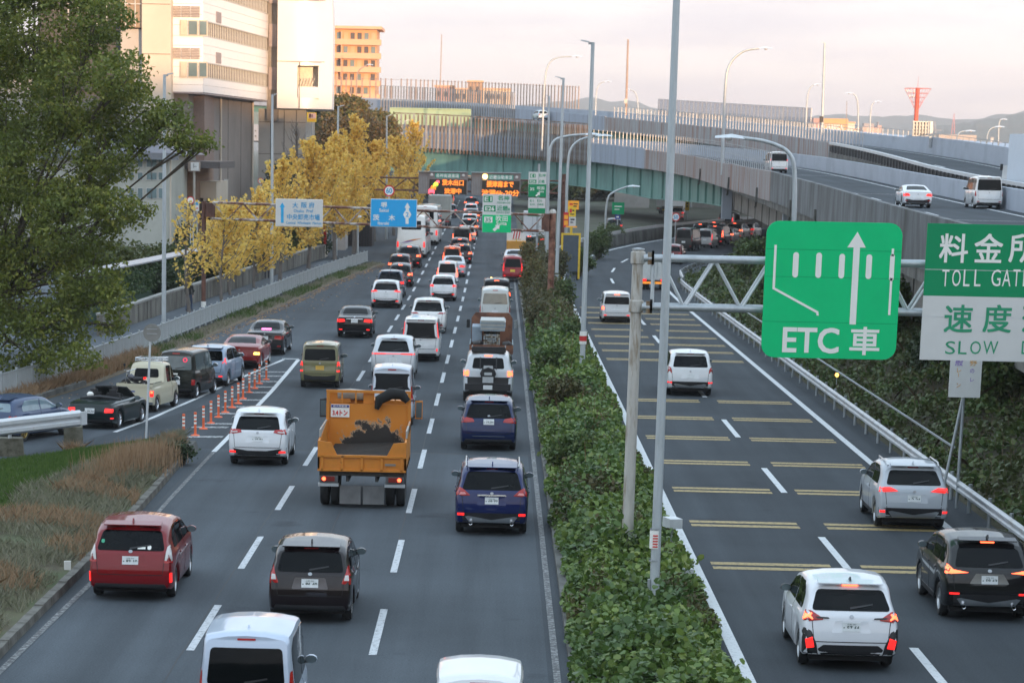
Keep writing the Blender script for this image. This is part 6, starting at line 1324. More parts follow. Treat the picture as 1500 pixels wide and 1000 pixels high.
mb = MB(); sweep(mb, VP_, 0, VP_.L, [(-.05, 0), (-.05, 2.5), (.05, 2.5), (.05, 0)], 3, True); part(mb, 'fence_panel', mat('fence_green', (.04, .08, .05), .8), vf)
mb = MB(); sweep(mb, VP_, 0, VP_.L, [(-.45, 2.62), (-.45, 2.70), (.35, 2.62), (.35, 2.54)], 3, True); part(mb, 'top_rail', mat('rail_silver', (.42, .45, .50), .4, metal=.4), vf)
iv = []
for _ in range(9000): t = random.uniform(0, VP_.L); p = VP_.at(t, .12+abs(random.gauss(0, .1))); z = random.uniform(.9, 2.5); iv.append((p.x, p.y, zr(p.y)+z))
stuff('ivy', leaf_mesh('ivy', iv, .085, .0, 4, .8), leafmat('ivy_leaf', [(.03, .07, .02), (.05, .10, .03), (.08, .14, .05), (.14, .18, .08)], .2), vf)
# gatehouse walls at the far end of the sidewalk
gh = thing('gatehouse', 'small beige gate building with dark slatted wall behind the ginkgo trunks', 'building', (XA(500, 236, 1), 236, 0))
for px0, px1, z, Y, m in ((458, 476, 3.6, 224, CREAM), (486, 506, 4.2, 238, mat('gate_beige', (.42, .38, .35), .8)), (506, 545, 3.6, 246, mat('slat_dark', (.05, .04, .038), .8))):
    part(MB().bx(XA(px0, Y, 2), XA(px1, Y, 2), Y, Y+4, .3, zr(Y)+z), 'wall', m, gh, world=True)
for k in range(9): x = XA(508+k*4, 245.9, 2); part(MB().bx(x-.05, x+.05, 245.85, 246, .5, zr(246)+3.5), 'slat', BLACK, gh, world=True)
part(MB().bx(XA(474, 223.8, 2), XA(478, 223.8, 2), 223.7, 224, 1.6, 2.9), 'notice', SRD, gh, world=True)
# --- delineator posts in the gore
DEL = mat('delineator_orange', (.72, .13, .045), .5, emit=(1, .2, .05), es=.04)  # slight glow put into the orange of the posts
dm = MB().lathe((0, 0, 0), [(.0, 0), (.15, 0), (.13, .035), (.05, .05), (.04, .09), (.04, .68), (.05, .70), (.045, .76), (0, .77)], 12).mesh('post_body', 40); bm_ = MB().lathe((0, 0, 0), [(.0435, 0), (.0435, .065)], 12).mesh('reflective_band', 40)
nth = ['first', 'second', 'third', 'fourth', 'fifth', 'sixth', 'seventh', 'eighth', 'ninth', 'tenth', 'eleventh', 'twelfth', 'thirteenth']
for k, (px, py) in enumerate(((269, 651), (286, 638), (298, 628), (309, 620), (320, 611), (330, 604), (340, 597), (349, 591), (356, 584), (365, 575), (373, 569), (380, 562), (390, 556))):
    p = G(px, py); r = thing('delineator_post', ('orange delineator post nearest the camera, beside the small dark shrub' if k == 0 else 'farthest orange delineator post, beside the black saloon' if k == 12 else '%s orange delineator post counted from the small dark shrub' % nth[k]), 'traffic post', p, 0, 'orange delineator posts in the gore')
    if k == 0: r.location.z = .2
    inst('post_body', dm, DEL, r)
    for z in (.38, .50, .62): inst('reflective_band', bm_, SWT, r, (0, 0, z))
shrub('shrub', 'small dark shrub at the tip of the verge by the nearest orange post', 'shrub', 264, 80, .9, .75, DARKL, size=.05, seed=131, dens=900, clump=8)
cn = thing('concrete_nose', 'grey concrete kerb nose at the tip of the dry verge', 'kerb', G(262, 664)); part(MB().prism([(-1.0, 0), (.5, 0), (.42, .3), (-1.0, .3)], 'y', -.7, 1.0), 'block', CONCD, cn)
# --- guardrail end with concrete feet on the lower left
gr = thing('guardrail', 'short white guardrail end on two concrete blocks at the left edge', 'guardrail', (0, 0, 0))
WB = mat('guardrail_white', (.62, .64, .66), .45, metal=.2, var=.06, col2=(.40, .36, .30), mix=(.6, .8), c2scale=3)
pa, pb = P(-70, 636, 78), P(116, 598, 84); d_ = (pb-pa); d_.z = 0; d_.normalize(); n_ = Vector((d_.y, -d_.x, 0))
zc1, zc2 = P(-70, 634, 78).z, P(116, 612, 84).z
prof = [(0, -.17), (.05, -.12), (.05, -.06), (0, 0), (.05, .06), (.05, .12), (0, .17)]
mb = MB(); vs = []
for i, (c_, z) in enumerate(((pa, zc1-.0), (pb, zc2))):
    for o, h in prof: vs.append(c_+n_*o*2.4+Vector((0, 0, z-c_.z+h*1.4)))
mb.add(vs, [(j, j+1, 8+j, 7+j) for j in range(6)]); o = part(mb, 'beam', WB, gr); sm = o.modifiers.new('thickness', 'SOLIDIFY'); sm.thickness = .012
p = pb+n_*.06; part(MB().box((p.x+.08, p.y, zc2), (.30, .07, .40), math.atan2(d_.y, d_.x)), 'end_plate', WB, gr)
for px, py in ((14, 668), (106, 650)):
    g_ = G(px, py); part(MB().tube((g_.x, g_.y+.1, .3), (g_.x, g_.y+.1, zc1+.05), .055, n=10), 'post', WB, gr, smooth=50)
    part(MB().box((g_.x, g_.y+.2, .26), (.62 if px > 50 else .8, .62, .55), .15, .08), 'concrete_block', mat('block_mossy', (.17, .16, .125), .9, var=.25, scale=2, col2=(.08, .075, .05), mix=(.4, .6), c2scale=4, bump=.3), gr)
stuff('dry_tuft', blade_mesh('dry_tuft', [(G(108, 663).x+random.gauss(0, .15), G(108, 663).y+random.gauss(0, .15), 0) for _ in range(260)], .3, .01, .6), STRAW)
# --- guardrail along the right of the expressway
g2 = thing('guardrail', 'long grey guardrail bending along the overgrown bank on the right', 'guardrail', (0, 0, 0))
GO = lambda t: (4.42 if t < 180 else rw_in(t)-.0+min(0, -1.35+(t-180)*.03)); RP2 = RAMPC
def wprof(t): o = GO(t); return [(o, .42), (o-.06, .47), (o-.06, .53), (o, .58), (o-.06, .63), (o-.06, .69), (o, .74), (o+.03, .74), (o+.03, .42)]
mb = MB(); sweep(mb, RP2, RP2.find(30), RP2.find(268), wprof, 3, True); part(mb, 'beam', mat('guardrail_grey', (.48, .50, .52), .45, metal=.3, var=.1, col2=(.30, .28, .25), mix=(.5, .75), c2scale=1.2), g2)
t = RP2.find(46); pm_ = MB().tube((0, 0, 0), (0, 0, .78), .055, n=8).mesh('guard_post', 50)
while t < RP2.find(262): p = RP2.at(t, GO(t)+.12); inst('guard_post', pm_, GALV, g2, (p.x, p.y, zr(p.y))); t += 3.0
mb = MB(); sweep(mb, RP2, RP2.find(80), RP2.find(150), [(5.2, 1.0), (5.2, 1.05), (5.25, 1.05), (5.25, 1.0)], 3, True); part(mb, 'cable', GALV, g2)
rf = thing('reflector', 'small orange reflector on the guardrail below the green sign', 'reflector', P(1226, 549, 100)); part(MB().lathe((0, 0, 0), [(0, -.02), (.07, -.02), (.07, .02), (0, .02)], 12, 'y'), 'disc', LAMP_AMB, rf); part(MB().tube((0, .02, -.35), (0, .02, .0), .015, n=5), 'stem', GALV, rf)  # disc glows with the amber lamp material though it only reflects
# --- concrete barrier and rail on the outside of the bend
cb = thing('barrier', 'dark concrete barrier with steel rail on the outside of the bend', 'barrier', (0, 0, 0)); a_, b_ = RAMPC.find(204), RAMPC.L-6
mb = MB(); sweep(mb, RAMPC, a_, b_, [(-4.75, 0), (-4.7, 1.05), (-4.5, 1.05), (-4.4, 0)], 3, True); part(mb, 'barrier_body', CONCD, cb)
mb = MB(); sweep(mb, RAMPC, a_-4, b_, [(-4.9, 1.0), (-4.9, 1.3), (-4.82, 1.3), (-4.82, 1.0)], 3, True); part(mb, 'rail', GALVL, cb)
# the brown rail showing through the vines near the camera
br = thing('low_rail', 'rusty brown low rail showing through the vines near the lower edge', 'rail', (0, 0, 0)); pts = [P(916, 858, 57.5), P(928, 905, 54.5), P(941, 950, 51.5), P(956, 1010, 48.0)]
pts = [Vector((p.x, p.y, p.z+.12)) for p in pts]; part(MB().pipe(pts, .05, 6), 'rail', mat('rail_brown', (.07, .04, .03), .7), br, smooth=50)
for p in pts: part(MB().tube((p.x, p.y, 0), (p.x, p.y, p.z), .035, n=6), 'rail_post', mat('rail_brown', (.07, .04, .03), .7), br)
for k, (px, py, Y, lab) in enumerate(((985, 765, 62, 'white box panel poking out of the vines right of the gantry post'), (1030, 968, 50, 'pale plate half hidden in the vines at the lower edge'), (1003, 835, 57.5, 'small pale plate in the vines right of the near pole'))):
    p = P(px, py, Y); r = thing('marker_plate', lab, 'plate', p); part(MB().box((0, 0, 0), (.3, .28 if k else .5, .10 if k else .22), .3), 'plate', GALVL, r); part(MB().tube((0, 0, -p.z), (0, 0, 0), .03, n=6), 'stem', GALV, r)
mk = thing('edge_marker', 'small white reflector plate on the kerb stones left of the red car', 'marker', G(99, 846)); part(MB().box((0, 0, .2), (.14, .06, .34), .35), 'plate', SWT, mk); part(MB().box((0, .05, .1), (.04, .04, .2)), 'stem', GALV, mk)
# ------------------------------------------------------------------ vehicles
def lerpf(pts, x):
    if x <= pts[0][0]: return pts[0][1]
    for (a, va), (b, vb) in zip(pts, pts[1:]):
        if x <= b: k = (x-a)/(b-a) if b > a else 1; return va+(vb-va)*k
    return pts[-1][1]
def smoothf(pts, x, w=.12): return sum(lerpf(pts, x+w*k) for k in (-1, -.5, 0, .5, 1))/5
def body_mesh(c, ny=44):
    """one closed shell: cross-sections along the length; the rear face follows the profile c['rear'] (height, inset)"""
    L, Wd, b0 = c['L'], c['W'], c['belt']; zb0 = c.get('clear', .22); top = c['top']; rear = c['rear']; k_lean = c.get('lean', .22); R = c.get('wr', .33)
    front = c.get('front', [(.2, .12), (.5, 0), (.8, .12), (1.0, .3), (2.0, .3)]); wy = c['wy']; tl = c.get('fade', 2.2); rr_ = c.get('round', .11)
    ys = [0, .012, .035, .07, .12]+[.12+(L-.24)*i/ny for i in range(1, ny)]+[L-.12, L-.07, L-.03, L-.008]
    for w in wy: ys += [w-R-.10, w-R-.07, w+R+.07, w+R+.10]
    ys = sorted(y for y in ys if 0 <= y <= L)
    rings = []
    for y in ys:
        t = smoothf(top, y, .05); b = min(b0 if not callable(b0) else b0(y), t-.03); h = max(t-b, .03)
        hw = Wd/2*(1-.045*math.exp(-y/.06)-.055*math.exp(-y/.35))*(1-.07*math.exp(-(L-y)/.08)-.13*math.exp(-(L-y)/.45))
        zb = zb0
        for w in wy:
            q = (y-w)/(R+.07)
            if abs(q) < 1: zb = max(zb, R+(R+.07)*math.sqrt(1-q*q)*.93)
        if y < .3: zb = max(zb, zb0+.06*(1-y/.3))
        zb = min(zb, b-.12); r = min(rr_, h*.46); sh = .955; wt = hw*sh-k_lean*h; ct = c.get('crown', .045)*min(1, h/.25)+.012
        P_ = [(0, zb), (.72*hw, zb), (.94*hw, zb+.0), (.985*hw, zb+.05*(b-zb)+.012), (hw, zb+.42*(b-zb)), (1.0*hw, zb+.72*(b-zb)), (.985*hw, b-.07*(b-zb)), (hw*sh, b)]
        for f in (.33, .66): P_.append((hw*sh-k_lean*h*f, b+(h-r)*f))
        P_ += [(hw*sh-k_lean*(h-r), t-r), (wt-.22*r, t-.30*r), (wt-r, t), ((wt-r)*.55, t+ct*.75), (0, t+ct)]
        rings.append([(x, y, z) for x, z in P_])
    def disp(x, y, z):
        o = lerpf(rear, z)+c.get('bulge', .05)*(abs(x)/(Wd/2))**2.4
        f = lerpf(front, z)+.10*(abs(x)/(Wd/2))**2.5
        return (x, y+o*max(0, 1-y/tl)**1.0-f*max(0, 1-(L-y)/1.2), z)
    n = len(rings[0]); V = []; F = []
    for r in rings: V += [disp(*p) for p in r]+[disp(-p[0], p[1], p[2]) for p in r[1:-1]][::-1]
    m = 2*n-2
    for i in range(len(rings)-1): F += [(i*m+j, i*m+(j+1) % m, (i+1)*m+(j+1) % m, (i+1)*m+j) for j in range(m)]
    for e, base in ((0, 0), (1, (len(rings)-1)*m)):           # end faces: rows of quads across the width
        r = rings[0] if e == 0 else rings[-1]; fr = (-.75, -.5, -.25, 0, .25, .5, .75); prev = None
        def row(k):
            right = base+k; left = base+(m-k) % m; x, y, z = r[k]
            if k in (0, n-1): return [right]
            ids = [left]
            for q in fr: V.append(disp(x*q, y, z)); ids.append(len(V)-1)
            return ids+[right]
        rows = [row(k) for k in range(n)]
        for a, b in zip(rows, rows[1:]):
            if len(a) == 1: F += [(a[0], b[i], b[i+1]) for i in range(len(b)-1)]
            elif len(b) == 1: F += [(a[i], a[i+1], b[0]) for i in range(len(a)-1)]
            else: F += [(a[i], a[i+1], b[i+1], b[i]) for i in range(len(a)-1)]
    mb = MB(); mb.add(V, F); return mb
def rpoly(pts, r=.03, n=3):
    """polygon with rounded corners"""
    out = []; k = len(pts)
    for i in range(k):
        p0, p, p1 = Vector(pts[i-1]), Vector(pts[i]), Vector(pts[(i+1) % k]); a, b = (p0-p), (p1-p); ra = min(r, a.length*.45, b.length*.45)
        a = p+a.normalized()*ra; b = p+b.normalized()*ra
        for j in range(n+1): t = j/n; out.append(tuple((a*(1-t)+p*t)*(1-t)+(p*(1-t)+b*t)*t))
    return out
def dense(pts, d):
    out = []
    for a, b in zip(pts, pts[1:]+pts[:1]):
        a, b = Vector(a), Vector(b); n = max(1, int((b-a).length/d))
        for i in range(n): out.append(tuple(a.lerp(b, i/n)))
    return out
def decal(bvh, poly, side, eps=.006, rings=(1, .8, .55, .3, 0), d=.09, thick=.02):
    """a panel laid onto the body: outline in the plane of view 'rear' (x,z), 'left'/'right' (y,z) or 'top' (x,y), pressed onto the surface"""
    pl = dense(poly, d); cx = sum(p[0] for p in pl)/len(pl); cz = sum(p[1] for p in pl)/len(pl); V = []; n = len(pl)
    dirs = {'rear': Vector((0, 1, 0)), 'left': Vector((1, 0, 0)), 'right': Vector((-1, 0, 0)), 'top': Vector((0, 0, -1)), 'front': Vector((0, -1, 0))}[side]
    def proj_(a, b):
        if side == 'rear':                      # keep wrapped lamps on the corner, off the flank
            for _ in range(14):
                h = bvh.ray_cast(Vector((a, -2, b)), dirs); h0 = bvh.ray_cast(Vector((a*.75, -2, b)), dirs)
                if h[0] is not None and h0[0] is not None and h[0].y-h0[0].y < .20: break
                a *= .985
        o = {'rear': (a, -2, b), 'left': (-3, a, b), 'right': (3, a, b), 'top': (a, b, 4), 'front': (a, 12, b)}[side]
        h = bvh.ray_cast(Vector(o), dirs)
        if h[0] is None or (side in ('left', 'right') and abs(h[0].x) < .35): h = bvh.find_nearest(Vector((a, .05, b)) if side == 'rear' else Vector(({'left': -1, 'right': 1}.get(side, 0)*.9, a, b)) if side != 'top' else Vector((a, b, 2)))
        nr = h[1]
        if nr.dot(dirs) > 0: nr = -nr
        return h[0], nr
    top = []
    for f in rings:
        if f == 0: p, nr = proj_(cx, cz); top.append([len(V)]); V.append(p+nr*eps); continue
        ids = []
        for a, b in pl: p, nr = proj_(cx+(a-cx)*f, cz+(b-cz)*f); ids.append(len(V)); V.append(p+(nr if f < 1 else nr)*eps)
        top.append(ids)
    rim = []
    for i in top[0]: rim.append(len(V)); V.append(V[i]+dirs*thick)
    F = [(rim[i], rim[(i+1) % n], top[0][(i+1) % n], top[0][i]) for i in range(n)]
    for a, b in zip(top, top[1:]):
        if len(b) == 1: F += [(a[i], a[(i+1) % n], b[0]) for i in range(n)]
        else: F += [(a[i], a[(i+1) % n], b[(i+1) % n], b[i]) for i in range(n)]
    mb = MB(); mb.add(V, F); return mb
WHEELS = {}
def wheel_mesh(R, w, style='alloy'):
    key = (round(R, 3), round(w, 3), style)
    if key in WHEELS: return WHEELS[key]
    t = MB().lathe((0, 0, 0), [(R*.64, -w*.42), (R*.80, -w*.5), (R*.94, -w*.46), (R, -w*.3), (R, w*.3), (R*.94, w*.46), (R*.80, w*.5), (R*.64, w*.42)], 22, 'x').mesh('tyre', 40)
    r = MB(); r.lathe((0, 0, 0), [(R*.66, -w*.44), (R*.62, -w*.30), (R*.58, 0), (R*.62, w*.30), (R*.66, w*.44)], 22, 'x')
    if style == 'steel': r.lathe((0, 0, 0), [(0, w*.30), (R*.3, w*.34), (R*.5, w*.22), (R*.62, w*.30)], 16, 'x').lathe((0, 0, 0), [(0, -w*.30), (R*.3, -w*.34), (R*.5, -w*.22), (R*.62, -w*.30)], 16, 'x')
    else:
        for s in (-1, 1):
            r.lathe((0, 0, 0), [(0, s*w*.40), (R*.14, s*w*.38), (R*.16, s*w*.2)], 10, 'x')
            for k in range(5 if style == 'alloy' else 7):
                a = 2*math.pi*k/(5 if style == 'alloy' else 7); ca, sa = math.cos(a), math.sin(a); u = Vector((0, ca, sa)); v = Vector((0, -sa, ca)); X = Vector((1, 0, 0))
                q = [u*R*.1-v*R*.08, u*R*.1+v*R*.08, u*R*.63+v*R*.055, u*R*.63-v*R*.055]; r.add([p+X*s*w*.38 for p in q]+[p+X*s*w*.22 for p in q], [(0, 1, 2, 3), (7, 6, 5, 4), (0, 4, 5, 1), (1, 5, 6, 2), (2, 6, 7, 3), (3, 7, 4, 0)])
    WHEELS[key] = (t, r.mesh('rim', 40)); return WHEELS[key]
def add_wheel(root, x, y, R, w, style='alloy', m=None):
    t, r = wheel_mesh(R, w, style); o = inst('wheel', t, RUBBER, root, (x, y, R)); q = inst('rim', r, m or ALLOY, o); return o
def mirror_part(root, x, y, z, m, s, big=1.0):
    mb = MB(); vs = []
    for k, (dy, sc) in enumerate(((-.05, .9), (.0, 1.0), (.06, .9), (.10, .55))):
        for a in range(10): t = 2*math.pi*a/10; vs.append((x+s*(.10+.11*big*sc*math.cos(t)*(.95)), y+dy*big, z+.075*big*sc*math.sin(t)))
    mb.add(vs, [(i*10+j, i*10+(j+1) % 10, (i+1)*10+(j+1) % 10, (i+1)*10+j) for i in range(3) for j in range(10)]+[tuple(range(30, 40))])
    o = part(mb, 'mirror', m, root, smooth=50); part(MB().add([vs[a] for a in range(10)], [tuple(range(10))]), 'mirror_glass', GLASSL, o); part(MB().box((x+s*.02, y+.06, z-.05), (.16, .06, .05)), 'mirror_arm', BLACK, o); return o
STY = {}
STY['hatch'] = dict(L=4.1, W=1.695, belt=.98, top=[(0, 1.40), (.25, 1.475), (.9, 1.53), (1.7, 1.52), (2.35, 1.44), (3.1, 1.02), (3.9, .86), (4.1, .70)], rear=[(.2, .08), (.34, .02), (.45, 0), (.60, .0), (.68, .05), (.92, .09), (1.0, .13), (1.40, .42), (1.5, .46)], wy=(.72, 3.32), wr=.31)
STY['wagon'] = dict(L=4.6, W=1.775, belt=1.0, top=[(0, 1.42), (.3, 1.50), (1.2, 1.565), (2.1, 1.54), (2.7, 1.44), (3.6, 1.04), (4.3, .86), (4.6, .66)], rear=[(.2, .08), (.34, .02), (.45, 0), (.62, .01), (.72, .06), (.98, .12), (1.05, .17), (1.42, .50), (1.52, .54)], wy=(.88, 3.66), wr=.32)
STY['suv'] = dict(L=4.55, W=1.82, belt=1.08, top=[(0, 1.52), (.25, 1.62), (1.1, 1.68), (2.0, 1.66), (2.6, 1.56), (3.3, 1.14), (4.2, 1.0), (4.55, .78)], rear=[(.25, .12), (.42, .02), (.55, 0), (.70, .02), (.78, .06), (1.06, .10), (1.14, .15), (1.52, .44), (1.64, .48)], wy=(.86, 3.52), wr=.36, clear=.26)
STY['cross'] = dict(L=4.45, W=1.80, belt=1.02, top=[(0, 1.40), (.25, 1.50), (1.0, 1.57), (1.9, 1.55), (2.5, 1.46), (3.2, 1.06), (4.1, .93), (4.45, .72)], rear=[(.25, .12), (.40, .02), (.52, 0), (.68, .02), (.76, .07), (1.0, .11), (1.07, .17), (1.40, .56), (1.55, .62)], wy=(.88, 3.53), wr=.345, clear=.25)
STY['minivan'] = dict(L=4.7, W=1.72, belt=1.05, top=[(0, 1.80), (.2, 1.85), (2.0, 1.88), (3.1, 1.80), (3.6, 1.55), (4.1, 1.12), (4.5, .95), (4.7, .7)], rear=[(.2, .08), (.35, .02), (.5, 0), (.65, .01), (.75, .05), (1.05, .07), (1.8, .20), (1.9, .24)], wy=(.85, 3.70), wr=.32, lean=.11, round=.10)
STY['van'] = dict(L=4.7, W=1.69, belt=1.08, top=[(0, 1.92), (.2, 1.97), (2.5, 1.99), (3.7, 1.92), (4.2, 1.5), (4.6, 1.05), (4.7, .8)], rear=[(.2, .08), (.35, .02), (.5, 0), (.62, .02), (.75, .04), (1.1, .05), (1.9, .14), (2, .18)], wy=(.95, 3.5), wr=.32, lean=.10, round=.09)
STY['kei'] = dict(L=3.4, W=1.475, belt=.98, top=[(0, 1.68), (.15, 1.73), (1.3, 1.76), (2.2, 1.70), (2.6, 1.5), (3.0, 1.02), (3.3, .88), (3.4, .7)], rear=[(.2, .08), (.32, .02), (.45, 0), (.6, .01), (.7, .05), (.98, .07), (1.68, .20), (1.8, .24)], wy=(.50, 2.95), wr=.27, lean=.10, round=.09)
STY['sedan'] = dict(L=4.85, W=1.80, belt=.98, top=[(0, 1.0), (.35, 1.07), (.9, 1.09), (1.45, 1.36), (2.0, 1.455), (2.7, 1.44), (3.2, 1.32), (3.75, 1.02), (4.6, .86), (4.85, .66)], rear=[(.2, .10), (.34, .02), (.45, 0), (.62, .02), (.72, .05), (.9, .06), (1.1, .10)], wy=(1.05, 3.85), wr=.325, fade=1.0, lean=.34, crown=.02)
STY['coupe'] = dict(L=4.27, W=1.775, belt=.90, top=[(0, .93), (.35, 1.0), (.7, 1.03), (1.3, 1.22), (1.9, 1.31), (2.3, 1.29), (2.75, 1.16), (3.2, .95), (4.0, .78), (4.27, .58)], rear=[(.2, .10), (.34, .02), (.45, 0), (.62, .02), (.72, .06), (.86, .07), (1.1, .1)], wy=(.85, 3.43), wr=.32, fade=1.0, lean=.40, crown=.02)
STY['bus'] = dict(L=11.8, W=2.48, belt=1.6, top=[(0, 3.35), (.25, 3.45), (3, 3.48), (11, 3.45), (11.5, 3.2), (11.8, 2.2)], rear=[(.3, .1), (.5, 0), (1.2, .02), (1.7, .08), (3.3, .38), (3.5, .42)], wy=(2.9, 9.3), wr=.48, lean=.04, round=.16, clear=.32, bulge=.12)
PLN = [0]
def vehicle(label, cat, style, col, metal=0.0, pos=(0, 0), yaw=0.0, name=None, group=None, lamps='off', plate='12-34', plc=PLATEW, det=2, o={}, z=None, tilt=0.0):
    """a whole car: body shell, glass, lamps, plates, wheels, mirrors; o overrides the look of the rear"""
    c = dict(STY[style]); c.update(o.get('dims', {})); L, Wd, b0 = c['L'], c['W'], c['belt']; H = max(t for _, t in c['top'])
    if o.get('scale'):
        pass
    x, y = pos; zz = (zr(y) if z is None else z)+.012
    r = thing(name or {'sedan': 'saloon_car', 'coupe': 'coupe_car', 'bus': 'coach', 'minivan': 'minivan', 'van': 'delivery_van', 'kei': 'small_car', 'hatch': 'hatchback_car', 'wagon': 'estate_car', 'suv': 'suv_car', 'cross': 'suv_car'}[style], label, cat, (x, y, zz), yaw, group)
    if tilt: r.rotation_euler = (tilt, 0, yaw)
    pm = paint('%03d%03d%03d' % tuple(int(q*999) for q in col), col, metal); mbd = body_mesh(c, 44 if det == 2 else 26)
    body = part(mbd, 'body', pm, r, smooth=38); bvh = BVHTree.FromPolygons([v for v in body.data.vertices and [v.co for v in body.data.vertices]], [tuple(p.vertices) for p in body.data.polygons])
    dd = .08 if det == 2 else .16; rg_ = (1, .8, .55, .3, 0) if det == 2 else (1, .6, 0)
    def D(name, poly, m, side='rear', rnd=.03, eps=.006, root=r, th=.02): return part(decal(bvh, rpoly(poly, rnd) if rnd else list(poly), side, eps, rg_, dd, th), name, m, root, smooth=35)
    def both(name, poly, m, rnd=.02, eps=.008, root=r):
        return [D(name, [(s*a, b) for a, b in poly], m, 'rear', rnd, eps, root) for s in (-1, 1)]
    hw = Wd/2; sed = style in ('sedan', 'coupe')
    # rear window
    lp = {'off': LAMP_OFF, 'on': LAMP_ON, 'brake': LAMP_HOT}[lamps]
    if o.get('open'): pass
    elif not sed:
        zw0, zw1 = o.get('win', (b0+.03, H-.16)); wb, wt = o.get('winw', (hw*.80, hw*.66))
        gl = D('rear_window', [(-wb, zw0), (wb, zw0), (wt, zw1), (-wt, zw1)], o.get('glass', GLASS), 'rear', .07, .007)
        if not o.get('nostop'): D('stop_lamp', [(-.14, H-.10), (.14, H-.10), (.14, H-.065), (-.14, H-.065)], lp if lamps == 'brake' else LAMP_OFF, 'rear', .01, .012)
        if det == 2:
            part(MB().tube((0, 0, 0), (.0001, 0, 0), .001), 'wiper', BLACK, r) if False else None
            D('wiper', [(-.02, zw0+.02), (wb*.55, zw0+.09), (wb*.55, zw0+.11), (-.02, zw0+.05)], BLACK, 'rear', 0, .018)
            if o.get('spoiler', True): part(MB().prism([(o.get('spy', lerpf(c['rear'], H-.08)-.10), H-.035), (o.get('spy', lerpf(c['rear'], H-.08)-.10), H-.055), (.75, H-.03), (.75, H+.01)], 'x', -wt*.98, wt*.98), 'spoiler', pm, r)
    else:
        yb = .95 if style == 'sedan' else .72; yt = 1.62 if style == 'sedan' else 1.45
        D('rear_window', [(-hw*.70, yb), (hw*.70, yb), (hw*.56, yt), (-hw*.56, yt)], GLASS, 'top', .07, .006)
    # tail lamps
    tz = o.get('tail', ([(hw*.60, b0-.20), (hw*.99, b0-.22), (hw*.97, b0-.02), (hw*.66, b0-.06)] if style in ('hatch', 'wagon', 'suv', 'cross') else [(hw*.82, b0-.25), (hw*.985, b0-.25), (hw*.93, b0+.35), (hw*.84, b0+.35)] if style in ('minivan', 'van', 'kei') else [(hw*.50, .74), (hw*.985, .70), (hw*.97, .88), (hw*.54, .88)]))
    tm = o.get('tailm', lp); both('tail_lamp', tz, tm, .025)
    for q, m_ in o.get('tail2', []): both('tail_lamp_insert', q, m_, .01, .013)
    # plate and boot line
    pz = o.get('pz', .78 if not sed else .62 if style == 'coupe' else .78); pw = .165
    if det == 2 and o.get('recess', True): D('plate_recess', [(-.36, pz-.11), (.36, pz-.11), (.30, pz+.11), (-.30, pz+.11)], o.get('recm', pm if not o.get('dark_recess') else BLACK), 'rear', .03, .003)
    pl_ = D('number_plate', [(-pw, pz-.0825), (pw, pz-.0825), (pw, pz+.0825), (-pw, pz+.0825)], plc, 'rear', 0, .014)
    h = bvh.ray_cast(Vector((0, -2, pz)), Vector((0, 1, 0)))
    yp = h[0].y if h[0] else 0
    if det == 2 and plate:
        letter('・'+plate, pl_, 0, yp-.018, pz-.018, PLATET, w=.29, h=.075, bold=.03); letter('大阪 300', pl_, 0, yp-.018, pz+.052, PLATET, w=.16, h=.028)
    # bumper, cladding, reflectors, underside
    bm = o.get('bump', 'lip'); zc = c.get('clear', .22)
    if bm == 'lip': D('bumper_lip', [(-hw*.86, zc+.05), (hw*.86, zc+.05), (hw*.80, zc+.15), (-hw*.80, zc+.15)], BLACK, 'rear', .02, .005)
    elif bm == 'clad': D('bumper_cladding', [(-hw*.95, zc+.05), (hw*.95, zc+.05), (hw*.97, .56), (hw*.80, .52), (hw*.66, .46), (-hw*.66, .46), (-hw*.80, .52), (-hw*.97, .56)], BLACK, 'rear', .02, .006)
    elif bm == 'skid': D('bumper_cladding', [(-hw*.95, zc+.05), (hw*.95, zc+.05), (hw*.97, .56), (-hw*.97, .56)], BLACK, 'rear', .02, .005); D('skid_plate', [(-hw*.58, zc+.07), (hw*.58, zc+.07), (hw*.70, .47), (hw*.60, .49), (hw*.50, .40), (-hw*.50, .40), (-hw*.60, .49), (-hw*.70, .47)], ALLOY, 'rear', .01, .012)
    rf = o.get('refl', [(hw*.66, .40), (hw*.84, .40), (hw*.84, .45), (hw*.66, .45)])
    if rf: both('reflector', rf, o.get('reflm', LAMP_ON if lamps != 'off' else LAMP_OFF), .008, .015)
    if det == 2:
        D('badge', [(.042*math.cos(a), pz+.175+.030*math.sin(a)) for a in [i*.7 for i in range(9)]], BADGE, 'rear', 0, .012) if o.get('badge', True) else None
        if o.get('gate_line', True) and not sed:
            for s in (-1, 1): D('gate_seam', [(s*hw*.74, .56), (s*hw*.755, .56), (s*hw*.81, b0-.02), (s*hw*.795, b0-.02)], DARK, 'rear', 0, .003)
            D('gate_seam', [(-hw*.74, .548), (hw*.74, .548), (hw*.74, .564), (-hw*.74, .564)], DARK, 'rear', 0, .003)
        for nm, poly, m_, rn, ep in o.get('extra', []): D(nm, poly, m_, 'rear', rn, ep)
        for nm, poly, m_, rn, ep in o.get('extra2', []): both(nm, poly, m_, rn, ep)
        for s in o.get('exh', ()): part(MB().lathe((s*hw*.55, .0, zc+.06), [(.035, -.04), (.045, -.045), (.045, .2), (.03, .2), (.03, -.03)], 10, 'y'), 'exhaust', CHROME, r, smooth=40)
    part(MB().bx(-hw*.80, hw*.80, .25, L-.3, .18, .30), 'underbody', DARK, r)
    # side glass
    W0, W1 = c['wy']; zt = lambda yy: smoothf(c['top'], yy, .05)
